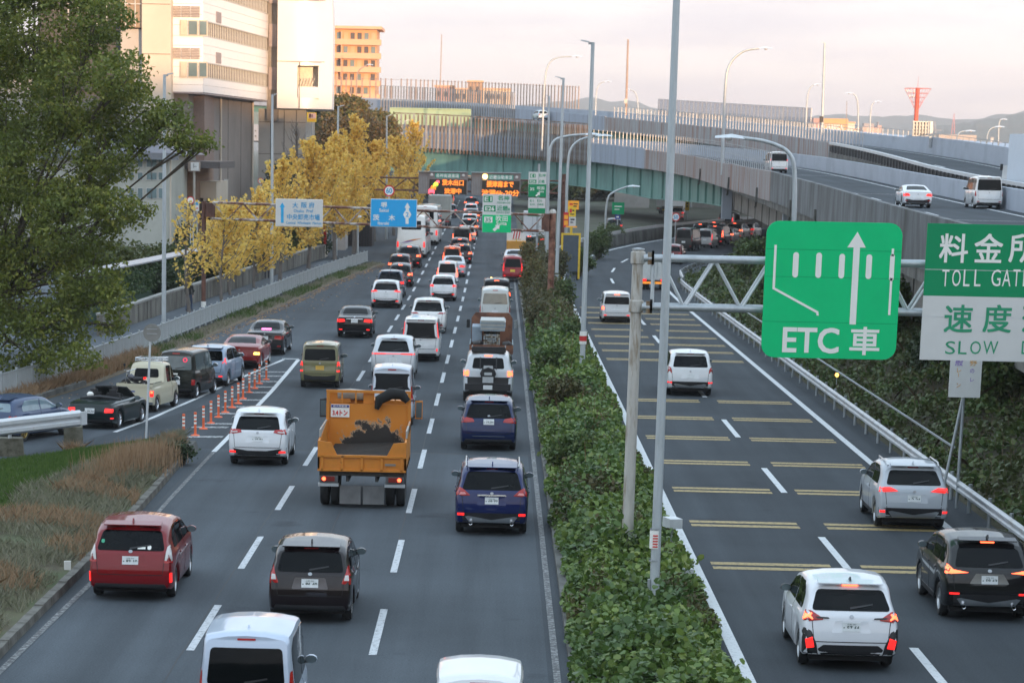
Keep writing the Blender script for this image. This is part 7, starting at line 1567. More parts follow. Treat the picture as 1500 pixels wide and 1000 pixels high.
    fb = {'sedan': 3.62, 'coupe': 3.05, 'hatch': 2.92, 'wagon': 3.40, 'suv': 3.12, 'cross': 3.0, 'minivan': 3.95, 'van': 4.40, 'kei': 2.88, 'bus': 11.4}[style]
    fa = {'sedan': 1.35, 'coupe': 1.15, 'hatch': .62, 'wagon': .72, 'suv': .62, 'cross': .72, 'minivan': .42, 'van': .42, 'kei': .38, 'bus': .9}[style]
    kk = b0+.035; tops = min(H-.10, H-.10); n3 = 3 if style in ('minivan', 'van', 'wagon', 'suv') else 2
    def side_pt(yy): return min(zt(yy)-.09, H-.10)
    if 'fab' in o: fa, fb = o['fab']
    if o.get('open'): fb = o['open']
    elif style != 'bus':
        xs = [fa+(fb-fa)*k/10 for k in range(11)]; split = [fa] + ([fa+(fb-fa)*.22, fa+(fb-fa)*.56] if n3 == 3 else [fa+(fb-fa)*.48]) + [fb]
        for s, sd2 in ((-1, 'left'), (1, 'right')):
            for a, b in zip(split, split[1:]):
                a2, b2 = a+.035, b-.035; pts_ = [(a2, kk), (b2, kk)]; k = 5
                for i in range(k+1):
                    yy = b2+(a2-b2)*i/k; off = lerpf(c['rear'], 1.4)*max(0, 1-yy/c.get('fade', 2.2)) if not sed else 0
                    zt_ = side_pt(max(0, yy-off)); zt_ = min(zt_, kk+(H-.1-kk)*min(1, max(.06, (yy-off-(fa-.42 if not sed else fa-.1))/(.42 if not sed else .5)))); pts_.append((yy, max(kk+.05, zt_)))
                D('side_window', pts_, o.get('glass', GLASS), sd2, .04, .006)
            if det == 2:
                for a in split[1:-1]+[fb-.02]: D('door_seam', [(a-.006, zc+.14), (a+.006, zc+.14), (a+.006, kk-.03), (a-.006, kk-.03)], DARK, sd2, 0, .003)
                for a in split[1:-1]: D('door_handle', [(a+.08, b0-.15), (a+.27, b0-.15), (a+.27, b0-.115), (a+.08, b0-.115)], o.get('handle', pm), sd2, .01, .025)
                if bm in ('clad', 'skid'): D('sill_cladding', [(W0+.45, zc+.02), (W1-.45, zc+.02), (W1-.45, zc+.14), (W0+.45, zc+.14)], BLACK, sd2, .01, .008)
    else:
        for s, sd2 in ((-1, 'left'), (1, 'right')):
            for k in range(7): a = .9+k*1.5; D('side_window', [(a, 1.75), (a+1.44, 1.75), (a+1.44, 2.95), (a, 2.95)], GLASS, sd2, .06, .006)
    # wheels
    R = c.get('wr', .33); ww = .2 if style != 'bus' else .3; Rw = R-.01
    for yy in c['wy']:
        for s in (-1, 1): add_wheel(r, s*(hw-ww*.5-.035), yy, Rw, ww, o.get('wheel', 'alloy'), o.get('rimm'))
    # mirrors
    my = fb-.18; mz = b0+.10
    for s in (-1, 1): mirror_part(r, s*(hw*.955-.03), my, mz, o.get('mirm', pm if det == 2 else pm), s, 1.0 if style not in ('bus',) else 1.8)
    if det == 2:
        if o.get('fin', True) and not sed: part(MB().prism([(.55, H-.0), (.80, H-.0), (.62, H+.075)], 'x', -.015, .015), 'antenna', o.get('finm', pm), r)
        if o.get('rails'):
            for s in (-1, 1): part(MB().pipe([(s*hw*.70, .55, H-.04), (s*hw*.72, .8, H+.035), (s*hw*.72, 2.1, H+.035), (s*hw*.68, 2.35, H-.06)], .02, 6), 'roof_rail', o['rails'], r, smooth=50)
    return r, bvh, D, both
def Yroof(px, py, z, back):
    d = ray(px, py); return (z-CAM.z)/d.z*d.y-back
def at(px, py, lane=None):
    p = G(px, py); return (p.x if lane is None else lane, p.y-.85)
WHT = (.74, .75, .76); SIL = (.46, .49, .53); BLK = (.006, .006, .007); NAVY = (.006, .016, .07); RED = (.20, .006, .010)
# --- near traffic on the main road
vehicle('dark red estate car with clear tail lamps by the left verge', 'car', 'wagon', RED, .35, at(198, 872), name='estate_car', plate='83-10',
        o=dict(tail=[(.70, .82), (.875, .80), (.84, 1.14), (.74, 1.12)], tailm=LAMP_CLR, refl=[(.80, .40), (.84, .40), (.84, .60), (.80, .60)], reflm=LAMP_ON, bump='lip', pz=.84, winw=(.70, .60), finm=paint('x', RED),
               extra2=[('tail_lamp_base', [(.69, .80), (.88, .78), (.87, .84), (.70, .85)], LAMP_OFF, .01, .012)], extra=[('window_sticker', [(-.62, 1.16), (-.55, 1.16), (-.55, 1.23), (-.62, 1.23)], mat('sticker_green', (.05, .35, .2), .5), .03, .012), ('window_sticker', [(.14, 1.06), (.30, 1.06), (.30, 1.10), (.14, 1.10)], SWT, 0, .012), ('window_sticker', [(.34, 1.05), (.42, 1.05), (.42, 1.13), (.34, 1.13)], SWT, .04, .012)]))
vehicle('blackish brown hatchback with red corner lamps right of the dark red estate', 'car', 'hatch', (.010, .005, .006), .3, at(457, 904), plate='86-40',
        o=dict(tail=[(.62, .80), (.80, .78), (.83, .98), (.79, 1.14), (.72, 1.13), (.70, 1.0)], tail2=[([(.67, .86), (.76, .86), (.75, .96), (.69, .96)], LAMP_CLR)], pz=.80, winw=(.66, .58), refl=None, recm=mat('recess_chrome', (.10, .09, .09), .3, metal=.5), mirm=paint('y', (.03, .03, .035))))
vehicle('silver blue microvan cut by the lower edge, left of centre', 'van', 'kei', (.50, .57, .68), .45, (XA(359, Yroof(360, 901, 1.89, 2.0), 1.7), Yroof(360, 901, 1.89, 2.0)), name='microvan', plate='24-18', lamps='off',
        o=dict(dims=dict(W=1.60, top=[(0, 1.80), (.15, 1.86), (1.5, 1.89), (2.4, 1.84), (2.9, 1.5), (3.2, 1.0), (3.4, .7)], lean=.09), win=(1.12, 1.68), winw=(.60, .55), spoiler=False))
vehicle('white microvan cut by the lower edge, in the right lane', 'van', 'kei', WHT, 0, (XA(702, Yroof(700, 963, 1.80, 1.9), 1.6), Yroof(700, 963, 1.80, 1.9)), name='microvan', plate='', o=dict(dims=dict(top=[(0, 1.72), (.15, 1.78), (1.5, 1.80), (2.2, 1.74), (2.7, 1.4), (3.1, .98), (3.4, .7)]), spoiler=False, fin=False))
vehicle('deep blue suv with silver lower bumper and roof rails in the right lane', 'car', 'suv', (.006, .014, .085), .5, at(719, 779), name='suv_car', plate='69-77',
        o=dict(dims=dict(L=4.69), tail=[(.52, .98), (.88, .96), (.90, 1.04), (.78, 1.17), (.66, 1.10)], tail2=[([(.62, 1.0), (.80, .99), (.76, 1.05), (.66, 1.05)], mat('lamp_pink', (.8, .3, .3), .2))], bump='skid', rails=ALLOY, exh=(-1, 1), pz=.86, refl=[(.66, .50), (.82, .50), (.82, .56), (.66, .56)], reflm=LAMP_ON,
               extra=[('chrome_bar', [(-.36, .97), (.36, .97), (.34, 1.005), (-.34, 1.005)], CHROME, .01, .02)]))
vehicle('navy tall hatchback with wide red lamps, second in the right lane', 'car', 'hatch', NAVY, .5, at(715, 657), plate='12-02',
        o=dict(dims=dict(L=4.35, W=1.80, top=[(0, 1.44), (.25, 1.52), (.9, 1.58), (1.8, 1.57), (2.45, 1.48), (3.2, 1.05), (4.1, .88), (4.35, .70)]), tail=[(.44, .90), (.86, .86), (.89, 1.0), (.82, 1.05), (.50, 1.0)], pz=.90, refl=None, extra=[('chrome_bar', [(-.5, .46), (.5, .46), (.5, .475), (-.5, .475)], CHROME, 0, .015)], fin=True))
# white off-road car with a black lower half
r, bvh, D, both = vehicle('white boxy off-road car with black lower half and spare wheel cover behind the navy hatchback', 'car', 'suv', (.62, .65, .68), 0, at(714, 588), name='off_road_car', lamps='brake', plate='',
        o=dict(dims=dict(L=4.5, W=1.90, belt=1.22, top=[(0, 1.74), (.2, 1.80), (2.0, 1.82), (2.5, 1.78), (2.9, 1.25), (4.3, 1.12), (4.5, .9)], rear=[(.3, .1), (.45, 0), (.72, 0), (.75, .05), (1.2, .07), (1.78, .26), (1.9, .3)], wr=.40, clear=.38, lean=.24), win=(1.27, 1.66), winw=(.60, .54), tail=[(.72, 1.0), (.93, 1.0), (.93, 1.20), (.72, 1.20)], bump='none', recess=False, pz=.60, refl=None, spoiler=False, gate_line=False, badge=False,
               extra=[('lower_body', [(-.93, .44), (.93, .44), (.95, .96), (-.95, .96)], BLACK, .02, .006), ('window_bar', [(-.32, 1.24), (-.28, 1.24), (-.28, 1.68), (-.32, 1.68)], BLACK, 0, .014), ('window_bar', [(.28, 1.24), (.32, 1.24), (.32, 1.68), (.28, 1.68)], BLACK, 0, .014)]))
part(MB().lathe((0, -.02, 1.10), [(0, -.14), (.24, -.15), (.30, -.10), (.30, .1)], 8, 'y'), 'spare_wheel', BLACK, r, smooth=30); part(MB().box((0, -.17, 1.10), (.28, .03, .10)).box((0, -.15, .88), (.40, .06, .22)).box((0, -.14, 1.34), (.34, .05, .12)), 'cover_panel', mat('cover_grey', (.45, .47, .48), .5), r)
part(MB().bx(-.62, .62, .35, 1.9, 1.90, 1.93).bx(-.64, -.60, .3, 1.9, 1.86, 2.02).bx(.60, .64, .3, 1.9, 1.86, 2.02).bx(-.62, .62, .28, .34, 1.86, 2.06), 'roof_rack', BLACK, r)
part(MB().bx(-.85, .85, -.14, .10, .48, .72), 'bumper', BLACK, r); part(MB().bx(-.17, .17, -.16, -.142, .52, .68), 'number_plate', PLATEW, r); part(MB().box((0, .6, .36), (1.3, .12, .10)), 'axle', mat('axle_grey', (.2, .2, .2), .6, metal=.5), r)
vehicle('white van with tall clear rear window behind the scaffold truck', 'van', 'van', (.62, .64, .62), 0, (XA(725, 148, 1), 148), plate='', lamps='off', det=2, name='delivery_van', o=dict(win=(1.18, 1.74), winw=(.68, .60), glass=mat('car_glass_tan', (.20, .19, .15), .06, spec=.8), tail=[(.76, .75), (.83, .75), (.81, 1.2), (.76, 1.2)], spoiler=False, badge=True, plate=''))
vehicle('black minivan with silver roof ahead of the white van', 'car', 'minivan', (.03, .032, .036), .2, (XA(727, 162, 1), 162), lamps='brake', det=1, plate='', o=dict(tail=[(.70, .9), (.84, .9), (.84, 1.12), (.72, 1.12)], dims=dict(L=4.2, top=[(0, 1.78), (.2, 1.84), (2.0, 1.86), (2.9, 1.78), (3.3, 1.5), (3.8, 1.1), (4.2, .7)]), winw=(.74, .66), glass=GLASS))
vehicle('red small car with yellow plate near the median shrubs', 'car', 'kei', (.30, .02, .03), .2, (XA(751, 196, 1), 196), lamps='on', plc=PLATEY, det=1, plate='')
vehicle('pale silver saloon just ahead of the red small car', 'car', 'sedan', (.60, .63, .66), .2, (XA(754, 212, 1), 212), lamps='on', det=1, plate='')
vehicle('dark car under the sign truss beside the slip road', 'car', 'hatch', (.02, .025, .04), .3, (XA(775, 238, 1), 238), lamps='brake', det=1, plate='')
# --- middle lane
vehicle('silver microvan just ahead of the orange dump truck', 'van', 'kei', (.50, .54, .60), .4, (XA(575, 94, 1), 93), name='microvan', plate='', o=dict(dims=dict(L=3.4, W=1.55, top=[(0, 1.86), (.15, 1.92), (1.5, 1.95), (2.4, 1.88), (2.9, 1.5), (3.2, 1.0), (3.4, .7)], lean=.09), win=(1.2, 1.74), winw=(.66, .60), spoiler=False))
vehicle('silver white suv with full-width red light bar in the middle lane', 'car', 'suv', (.58, .61, .64), .2, (XA(576, 112, 1), 112), plate='', lamps='on', o=dict(dims=dict(L=4.74, W=1.855, rear=[(.25, .12), (.42, .02), (.55, 0), (.70, .02), (.78, .06), (1.06, .10), (1.14, .17), (1.5, .62), (1.64, .68)]), winw=(.66, .52), tail=[(.30, 1.02), (.90, 1.0), (.90, 1.06), (.30, 1.06)], extra=[('light_bar', [(-.34, 1.03), (.34, 1.03), (.34, 1.05), (-.34, 1.05)], LAMP_ON, 0, .01)], refl=None))
vehicle('white minivan with tall red side lamps in the middle lane', 'car', 'minivan', WHT, 0, (XA(616, 122, 1), 122), plate='', lamps='on', o=dict(win=(1.02, 1.70), winw=(.76, .68), tail=[(.76, 1.05), (.85, 1.02), (.78, 1.72), (.70, 1.72)], extra=[('chrome_bar', [(-.5, .98), (.5, .98), (.5, 1.0), (-.5, 1.0)], CHROME, 0, .012)], refl=[(.70, .46), (.76, .46), (.76, .58), (.70, .58)]))
vehicle('white suv with narrow red lamps ahead of the white minivan', 'car', 'cross', (.80, .80, .79), 0, (XA(627, 141, 1), 141), plate='', lamps='off', o=dict(dims=dict(W=1.84, L=4.9, top=[(0, 1.58), (.25, 1.66), (1.0, 1.71), (2.2, 1.69), (2.9, 1.56), (3.7, 1.12), (4.6, .98), (4.9, .72)], belt=1.08), bump='clad', tail=[(.46, 1.0), (.88, 1.0), (.88, 1.06), (.60, 1.07)]))
vehicle('white compact hatchback with black roof edge in the middle lane', 'car', 'hatch', WHT, 0, (XA(649, 172, 1), 172), plate='', lamps='on', det=2, o=dict(tail=[(.56, .88), (.83, .86), (.84, 1.0), (.62, 1.02)], bump='clad'))
Q = (('white small box car with yellow plate and lit lamps', 'kei', WHT, 655, 187, 'brake', PLATEY), ('silver saloon offset to the right in the middle queue', 'sedan', SIL, 664, 200, 'on', PLATEW), ('orange small car with lit lamps in the middle queue', 'kei', (.50, .09, .02), 662, 209, 'brake', PLATEY), ('dark saloon half hidden by the orange small car', 'hatch', (.03, .015, .02), 676, 219, 'brake', PLATEW), ('black tall car with glowing lamps behind the truss corner', 'hatch', (.05, .01, .01), 673, 230, 'brake', PLATEW), ('black minivan in the middle queue below the truss', 'minivan', (.02, .02, .022), 676, 243, 'brake', PLATEW), ('pale hatchback seen through the truss', 'hatch', (.45, .42, .38), 684, 256, 'brake', PLATEW), ('dark car ahead of the pale hatchback', 'suv', (.03, .03, .03), 687, 272, 'brake', PLATEW), ('light grey car below the right message board', 'wagon', (.55, .56, .56), 688, 290, 'brake', PLATEW), ('black car with row of red lamps below the right message board', 'sedan', (.02, .02, .02), 691, 308, 'brake', PLATEW), ('white hatchback with three bright lamps between the message boards', 'hatch', (.60, .62, .64), 690, 326, 'brake', PLATEW), ('farthest dark car between the message boards', 'suv', (.05, .05, .06), 690, 350, 'brake', PLATEW))
for lab, st, col, px, Y, la, plc_ in Q: vehicle(lab, 'car', st, col, .1, (XA(px, Y, zr(Y)+.8), Y), plate='', lamps=la, plc=plc_, det=1, group='cars queuing in the middle lane')
# --- left lane
vehicle('white small suv with dark lower body left of the orange truck', 'car', 'cross', (.72, .74, .76), 0, at(380, 679), plate='10-01', lamps='off', yaw=0, name='suv_car', o=dict(dims=dict(W=1.77, L=4.33), tail=[(.46, .98), (.86, .92), (.88, 1.02), (.80, 1.08), (.50, 1.06)], tail2=[([(.58, .99), (.80, .97), (.78, 1.0), (.60, 1.02)], LAMP_CLR)], bump='clad', refl=[(.62, .40), (.82, .40), (.80, .46), (.64, .46)], reflm=LAMP_ON, pz=.80, winw=(.66, .56)))
vehicle('khaki box-shaped small car with yellow plate in the left lane', 'car', 'kei', (.20, .19, .10), .1, at(470, 566), plate='', lamps='on', plc=mat('plate_gold', (.62, .36, .05), .5), o=dict(dims=dict(W=1.60, L=3.7, top=[(0, 1.62), (.15, 1.67), (1.5, 1.69), (2.4, 1.64), (2.7, 1.45), (3.1, 1.05), (3.6, .92), (3.7, .7)]), tail=[(.66, .84), (.79, .84), (.79, 1.02), (.68, 1.02)], bump='clad', winw=(.62, .58), win=(1.06, 1.5), finm=BLACK, refl=[(.66, .62), (.76, .62), (.76, .70), (.66, .70)]))
vehicle('black saloon with red lamps and chrome strip in the left lane', 'car', 'sedan', BLK, .1, at(520, 494), plate='', lamps='on', o=dict(tail=[(.46, .80), (.88, .76), (.87, .93), (.50, .93)], pz=.84, extra=[('chrome_bar', [(-.4, .93), (.4, .93), (.4, .95), (-.4, .95)], CHROME, 0, .012)], exh=(-1, 1)))
vehicle('white coupe-like suv with dark lower bumper in the left queue', 'car', 'cross', WHT, 0, (XA(565, 163, 1), 163), plate='', lamps='on', o=dict(bump='clad', tail=[(.46, .98), (.88, .92), (.88, 1.02), (.6, 1.06)]))
Q = (('dark blue suv half hidden behind the white coupe-like suv', 'suv', (.03, .05, .09), 571, 174, 'on'), ('black hatchback in the left queue, third from the coach', 'hatch', (.02, .02, .022), 586, 187, 'brake'), ('dark red-black small car in the left queue, second from the coach', 'hatch', (.03, .015, .016), 585, 200, 'brake'), ('black suv with glowing lamps right behind the white coach', 'suv', (.012, .012, .014), 599, 211, 'brake'))
for lab, st, col, px, Y, la in Q: vehicle(lab, 'car', st, col, .1, (XA(px, Y, 1), Y), plate='', lamps=la, det=1 if Y > 175 else 2, group='cars queuing in the left lane', yaw=-.01)
CO = mat('coach_stripe_orange', (.65, .22, .04), .4); CP = mat('coach_stripe_violet', (.22, .15, .38), .4)
for lab, px, Y in (('white coach with orange and violet swoosh under the blue sign', 602, 226), ('second white coach partly hidden by the first', 622, 250)):
    r, bvh, D, both = vehicle(lab, 'bus', 'bus', (.80, .79, .76), 0, (XA(px, Y, zr(Y)+1.5), Y), plate='', lamps='on', det=1, o=dict(win=(2.3, 3.0), winw=(.80, .78), tail=[(1.0, .9), (1.14, .9), (1.12, 1.35), (1.0, 1.35)], spoiler=False, bump='lip', pz=.75, refl=None), yaw=-.012)
    D('swoosh', [(-.6, 1.35), (.2, 1.55), (.9, 1.62), (.3, 1.45)], CO, 'rear', .03, .012); D('swoosh', [(-.9, 1.2), (-.2, 1.42), (.3, 1.44), (-.3, 1.28)], CP, 'rear', .03, .014)
Q = (('dark car with lit lamp between the grey box truck and the left message board', 'hatch', (.04, .05, .07), 659, 322, 'on'), ('small white car under the left message board', 'kei', (.7, .7, .7), 648, 372, 'on'), ('tan car under the left message board', 'minivan', (.35, .28, .18), 656, 362, 'on'), ('dark car at the far left end under the left message board', 'suv', (.05, .05, .05), 638, 385, 'on'))
for lab, st, col, px, Y, la in Q: vehicle(lab, 'car', st, col, .1, (XA(px, Y, zr(Y)+.8), Y), plate='', lamps=la, det=1, group='distant cars under the girder')
# --- expressway on the right
vehicle('pearl white crossover with black arch corners, nearest on the right road', 'car', 'cross', (.74, .75, .78), 0, at(1236, 973), lamps='brake', plate='57-66', name='suv_car',
        o=dict(dims=dict(L=4.48, W=1.80, top=[(0, 1.48), (.25, 1.55), (1.0, 1.60), (1.9, 1.58), (2.5, 1.48), (3.2, 1.08), (4.1, .95), (4.48, .72)]), win=(1.10, 1.44), winw=(.72, .60), tail=[(.50, .95), (.88, .90), (.90, 1.08), (.74, 1.10), (.56, 1.0)], tailm=LAMP_OFF, tail2=[([(.70, .95), (.87, .93), (.87, 1.05), (.72, 1.06)], LAMP_HOT), ([(.40, .97), (.62, .97), (.66, 1.0), (.42, .99)], BLACK)],
               bump='none', refl=[(.66, .45), (.80, .43), (.82, .60), (.70, .64)], reflm=LAMP_ON, pz=.83, finm=BLACK,
               extra=[('bumper_cladding', [(-.52, .30), (.52, .30), (.60, .42), (.50, .50), (-.50, .50), (-.60, .42)], BLACK, .02, .007)], extra2=[('corner_cladding', [(.58, .30), (.88, .32), (.90, .72), (.84, .80), (.72, .74), (.62, .50)], BLACK, .02, .009)], mirm=BLACK))
vehicle('black suv with blade-shaped red lamps right of the pearl white crossover', 'car', 'suv', BLK, .1, at(1436, 902), lamps='brake', plate='59-63', name='suv_car',
        o=dict(dims=dict(L=4.63, W=1.845, top=[(0, 1.50), (.25, 1.58), (1.1, 1.64), (2.0, 1.62), (2.6, 1.52), (3.3, 1.12), (4.2, 1.0), (4.63, .78)], rear=[(.25, .12), (.42, .02), (.55, 0), (.70, .02), (.78, .06), (1.02, .10), (1.12, .18), (1.5, .60), (1.64, .66)]), winw=(.70, .60), win=(1.10, 1.45), tail=[(.42, 1.0), (.88, .96), (.91, 1.10), (.82, 1.14), (.74, 1.05)], pz=.86, refl=[(.60, .56), (.80, .56), (.80, .60), (.60, .60)], bump='skid', exh=(-1, 1), finm=BLACK, extra=[('plate_garnish', [(-.40, .78), (.40, .78), (.28, .98), (-.28, .98)], mat('garnish', (.16, .16, .15), .3, metal=.5), .02, .008)]))
vehicle('silver crossover with roof rails and lit side signal on the right road', 'car', 'cross', (.46, .49, .53), .6, at(1330, 771), lamps='off', plate='2-24', name='suv_car',
        o=dict(dims=dict(L=4.49, W=1.825, top=[(0, 1.50), (.25, 1.57), (1.0, 1.62), (1.9, 1.60), (2.5, 1.50), (3.2, 1.10), (4.1, .97), (4.49, .72)], belt=1.06), win=(1.12, 1.46), winw=(.70, .58), tail=[(.40, .98), (.90, .94), (.91, 1.06), (.60, 1.07)], tailm=LAMP_ON, pz=.80, bump='skid', rails=ALLOY, refl=[(.72, .44), (.84, .44), (.84, .50), (.72, .50)], reflm=LAMP_ON))
vehicle('white suv with boxy tail seen in the middle of the striped lane', 'car', 'suv', WHT, 0, at(1008, 578), lamps='off', plate='', o=dict(tail=[(.70, .88), (.90, .86), (.90, 1.12), (.76, 1.10)], bump='skid', winw=(.68, .60), refl=[(.70, .50), (.86, .50), (.86, .56), (.70, .56)], reflm=LAMP_ON))
vehicle('white compact van-like car with bright lamps left of the gantry post', 'car', 'minivan', (.68, .69, .70), 0, at(902, 472), lamps='brake', plate='', o=dict(dims=dict(L=4.2, W=1.69, belt=.98, top=[(0, 1.55), (.2, 1.60), (2.0, 1.63), (2.8, 1.56), (3.2, 1.4), (3.7, .98), (4.2, .7)]), tail=[(.70, .72), (.84, .70), (.84, .90), (.72, .90)], winw=(.72, .64), win=(1.02, 1.42)))
J = (('silver microvan with open plate area at the head of the stopped ramp queue', 'kei', (.5, .52, .52), 1032, 256, 'on', .5), ('dark truck-like car left of the silver microvan', 'van', (.05, .05, .05), 1001, 250, 'off', .5), ('black minivan right of the silver microvan', 'minivan', (.03, .03, .035), 1046, 262, 'brake', .5), ('silver hatchback among the stopped cars beside the black minivan', 'hatch', (.42, .44, .47), 1061, 268, 'brake', .5), ('dark hatchback behind the silver microvan', 'hatch', (.05, .05, .05), 1024, 276, 'brake', .5), ('white hatchback between two dark cars in the stopped queue', 'hatch', (.62, .64, .66), 1044, 282, 'brake', .55), ('light grey suv at the right of the stopped queue', 'suv', (.5, .5, .5), 1074, 276, 'brake', .55), ('white car at the right end of the stopped queue', 'hatch', (.68, .69, .7), 1092, 282, 'on', .6), ('dark minivan roof in the far row of the stopped queue', 'minivan', (.04, .04, .045), 1062, 300, 'on', .6), ('red dark car just past the small truck on the bend', 'hatch', (.15, .02, .02), 984, 226, 'off', .3))
for lab, st, col, px, Y, la, yw in J: vehicle(lab, 'car', st, col, .1, (XA(px, Y, zr(Y)+.8), Y), plate='', lamps=la, det=1, yaw=-yw*.55, group='cars stopped on the bend')
for lab, st, col, px, Y, la in (('dark car beyond the shrubs left of the round pier', 'hatch', (.03, .03, .035), 900, 285, 'on'), ('white hatchback between the piers on the far road', 'hatch', (.70, .72, .74), 992, 330, 'on')): vehicle(lab, 'car', st, col, .1, (XA(px, Y, zr(Y)+.8), Y), plate='', lamps=la, det=1)
# --- on the viaducts
def onA(px, Y, off=None):
    x = XA(px, Y, A.at(A.find(Y)).z); t = A.find(Y); return (x, Y), A.at(t).z+.03, A.ang(t)
for lab, cat, st, col, px, Y, la, oo in (('white minivan on the near deck at the end of the railing', 'car', 'minivan', (.74, .76, .76), 1141, 257, 'on', dict(tail=[(.66, 1.1), (.86, 1.08), (.84, 1.26), (.72, 1.24)], winw=(.72, .66))), ('white sports coupe with red lamps on the near deck', 'car', 'coupe', (.72, .75, .78), 1344, 167, 'off', dict(tail=[(.46, .70), (.86, .66), (.87, .84), (.56, .84)], bump='clad', exh=(-1, 1), tailm=LAMP_ON)), ('white minivan right of the coupe on the near deck', 'car', 'minivan', (.74, .75, .75), 1448, 168, 'off', dict(tail=[(.76, .74), (.86, .74), (.86, 1.06), (.78, 1.06)], winw=(.72, .66)))):
    p_, zz_, an = onA(px, Y); vehicle(lab, cat, st, col, 0, p_, yaw=an+.03, plate='', lamps=la, z=zz_, o=oo)
t = BY(345); p = B.at(t, 8); vehicle('pale blue car far up on the high ramp', 'car', 'hatch', (.40, .50, .58), 0, (XA(796, p.y, p.z), p.y), z=p.z+.03, yaw=B.ang(t), plate='', det=1)
# --- cars on the ramp road, left
def ramp(px, py, lab, st, col, **k):
    p = G(px, py); t = RAMPROAD.find(p.y); k.setdefault('plate', ''); return vehicle(lab, 'car', st, col, k.pop('metal', .1), (p.x, p.y), yaw=k.pop('yaw', RAMPROAD.ang(t)-(.12 if px < 0 else 0)), **k)
ramp(387, 521, 'black saloon with a pink lit bar at the head of the left slip queue', 'sedan', (.02, .02, .022), lamps='off', o=dict(dims=dict(W=1.74, L=4.6), extra=[('light_strip', [(-.22, 1.10), (.22, 1.10), (.22, 1.14), (-.22, 1.14)], mat('strip_pink', (.8, .1, .3), .3, emit=(1, .1, .35), es=4), .01, .02)]))
ramp(350, 541, 'dark red coupe with amber signal in the left queue', 'coupe', (.25, .02, .02), lamps='off', o=dict(dims=dict(L=4.3), tailm=LAMP_AMB, tail=[(.60, .62), (.84, .60), (.84, .72), (.62, .72)]))
ramp(299, 567, 'light blue hatchback with large rear window in the left queue', 'hatch', (.28, .36, .48), lamps='on', metal=.4, o=dict(tail=[(.68, .92), (.84, .88), (.84, 1.12), (.74, 1.12)], tailm=LAMP_ON, dims=dict(W=1.70, L=3.95), winw=(.70, .62)))
r, bvh, D, both = ramp(257, 584, 'black retro box van with red ring sticker in the rear window', 'kei', (.015, .017, .015), lamps='off', name='retro_van', o=dict(dims=dict(top=[(0, 1.66), (.15, 1.71), (1.5, 1.73), (2.3, 1.70), (2.6, 1.5), (2.9, 1.02), (3.3, .9), (3.4, .7)], rear=[(.2, .08), (.32, .02), (.45, 0), (.98, .02), (1.68, .10), (1.8, .12)]), spoiler=False, tail=[(.60, .50), (.70, .50), (.70, .72), (.60, .72)], win=(1.06, 1.56), winw=(.60, .56), glass=GLASSL, pz=.60, refl=None, fin=False, rimm=CHROME, mirm=CHROME, recess=False))
D('ring_sticker', [(.35+.09*math.cos(a), 1.42+.09*math.sin(a)) for a in [i*.52 for i in range(12)]], mat('ring_pink', (.7, .05, .12), .5, emit=(1, .05, .1), es=.4), 'rear', 0, .014); D('window_sticker', [(.35+.045*math.cos(a), 1.42+.045*math.sin(a)) for a in [i*.52 for i in range(12)]], GLASSL, 'rear', 0, .018); D('badge', [(-.1, .88), (.08, .88), (.08, .93), (-.1, .93)], SWT, 'rear', .01, .014)  # ring sticker's red has a glow put into it
ramp(-14, 648, 'slate blue three-door hatchback behind the guardrail end', 'hatch', (.06, .09, .17), lamps='off', metal=.3, o=dict(dims=dict(W=1.68, L=4.0, top=[(0, 1.26), (.25, 1.32), (.9, 1.36), (1.7, 1.35), (2.2, 1.28), (2.9, .93), (3.8, .78), (4.0, .6)], belt=.90), win=(.95, 1.2), glass=mat('car_glass_blue', (.22, .30, .34), .05, spec=.8), rimm=GOLD, tail=[(.60, .72), (.82, .70), (.82, .84), (.62, .84)], pz=.6))
# ------------------------------------------------------------------ trucks, open car, pickup, people
ORT = rusty('truck_orange', (.62, .22, .025), (.10, .055, .03), .60, .72, 3.0, rough=.5); DIRT = mat('asphalt_crust', (.028, .024, .02), .95, var=.3, scale=6, bump=.6); FRM = mat('truck_frame', (.10, .10, .10), .7, var=.2); ALUM = mat('aluminium', (.52, .54, .55), .4, metal=.5, var=.06)
def dual(root, x, y, R, w=.24, rim='steel'):
    for dx in (-.14, .14): add_wheel(root, x+dx*(1), y, R, w, rim, mat('rim_grey', (.35, .35, .34), .5, metal=.3))
p = G(529, 746); dt = thing('dump_truck', 'orange dump truck with an open tar-stained bed in the middle of the picture', 'truck', (p.x, p.y, .012))
dual(dt, -.86, .95, .42); dual(dt, .86, .95, .42)
for s in (-1, 1): add_wheel(dt, s*.90, 4.4, .42, .24, 'steel', mat('rim_grey', (.35, .35, .34), .5))
hw = 1.15
part(MB().bx(-hw, hw, .05, 3.35, .98, 1.08), 'bed_floor', DIRT, dt)
part(MB().bx(-hw, hw, .0, .06, .98, 1.40), 'tailgate', ORT, dt)
for s in (-1, 1):
    part(MB().prism([(0, .98), (3.4, .98), (3.4, 2.0), (.45, 1.78), (0, 1.74)], 'x', s*hw, s*(hw-.05)), 'bed_side', ORT, dt)
    part(MB().prism([(s*hw, 1.38), (s*hw, 1.76), (s*(hw-.34), 1.72), (s*(hw-.50), 1.40)], 'y', -.02, .04), 'corner_plate', ORT, dt)
    part(MB().bx(s*hw, s*(hw-.04), .5, 3.2, 1.80, 2.0), 'side_board', mat('board_grey', (.38, .38, .36), .8, col2=(.5, .2, .04), mix=(.5, .6), c2scale=3), dt)
for k in range(5): x = -hw+.12+k*(2*hw-.24)/4; part(MB().bx(x-.03, x+.03, -.05, .0, 1.0, 1.36), 'tailgate_rib', ORT, dt)
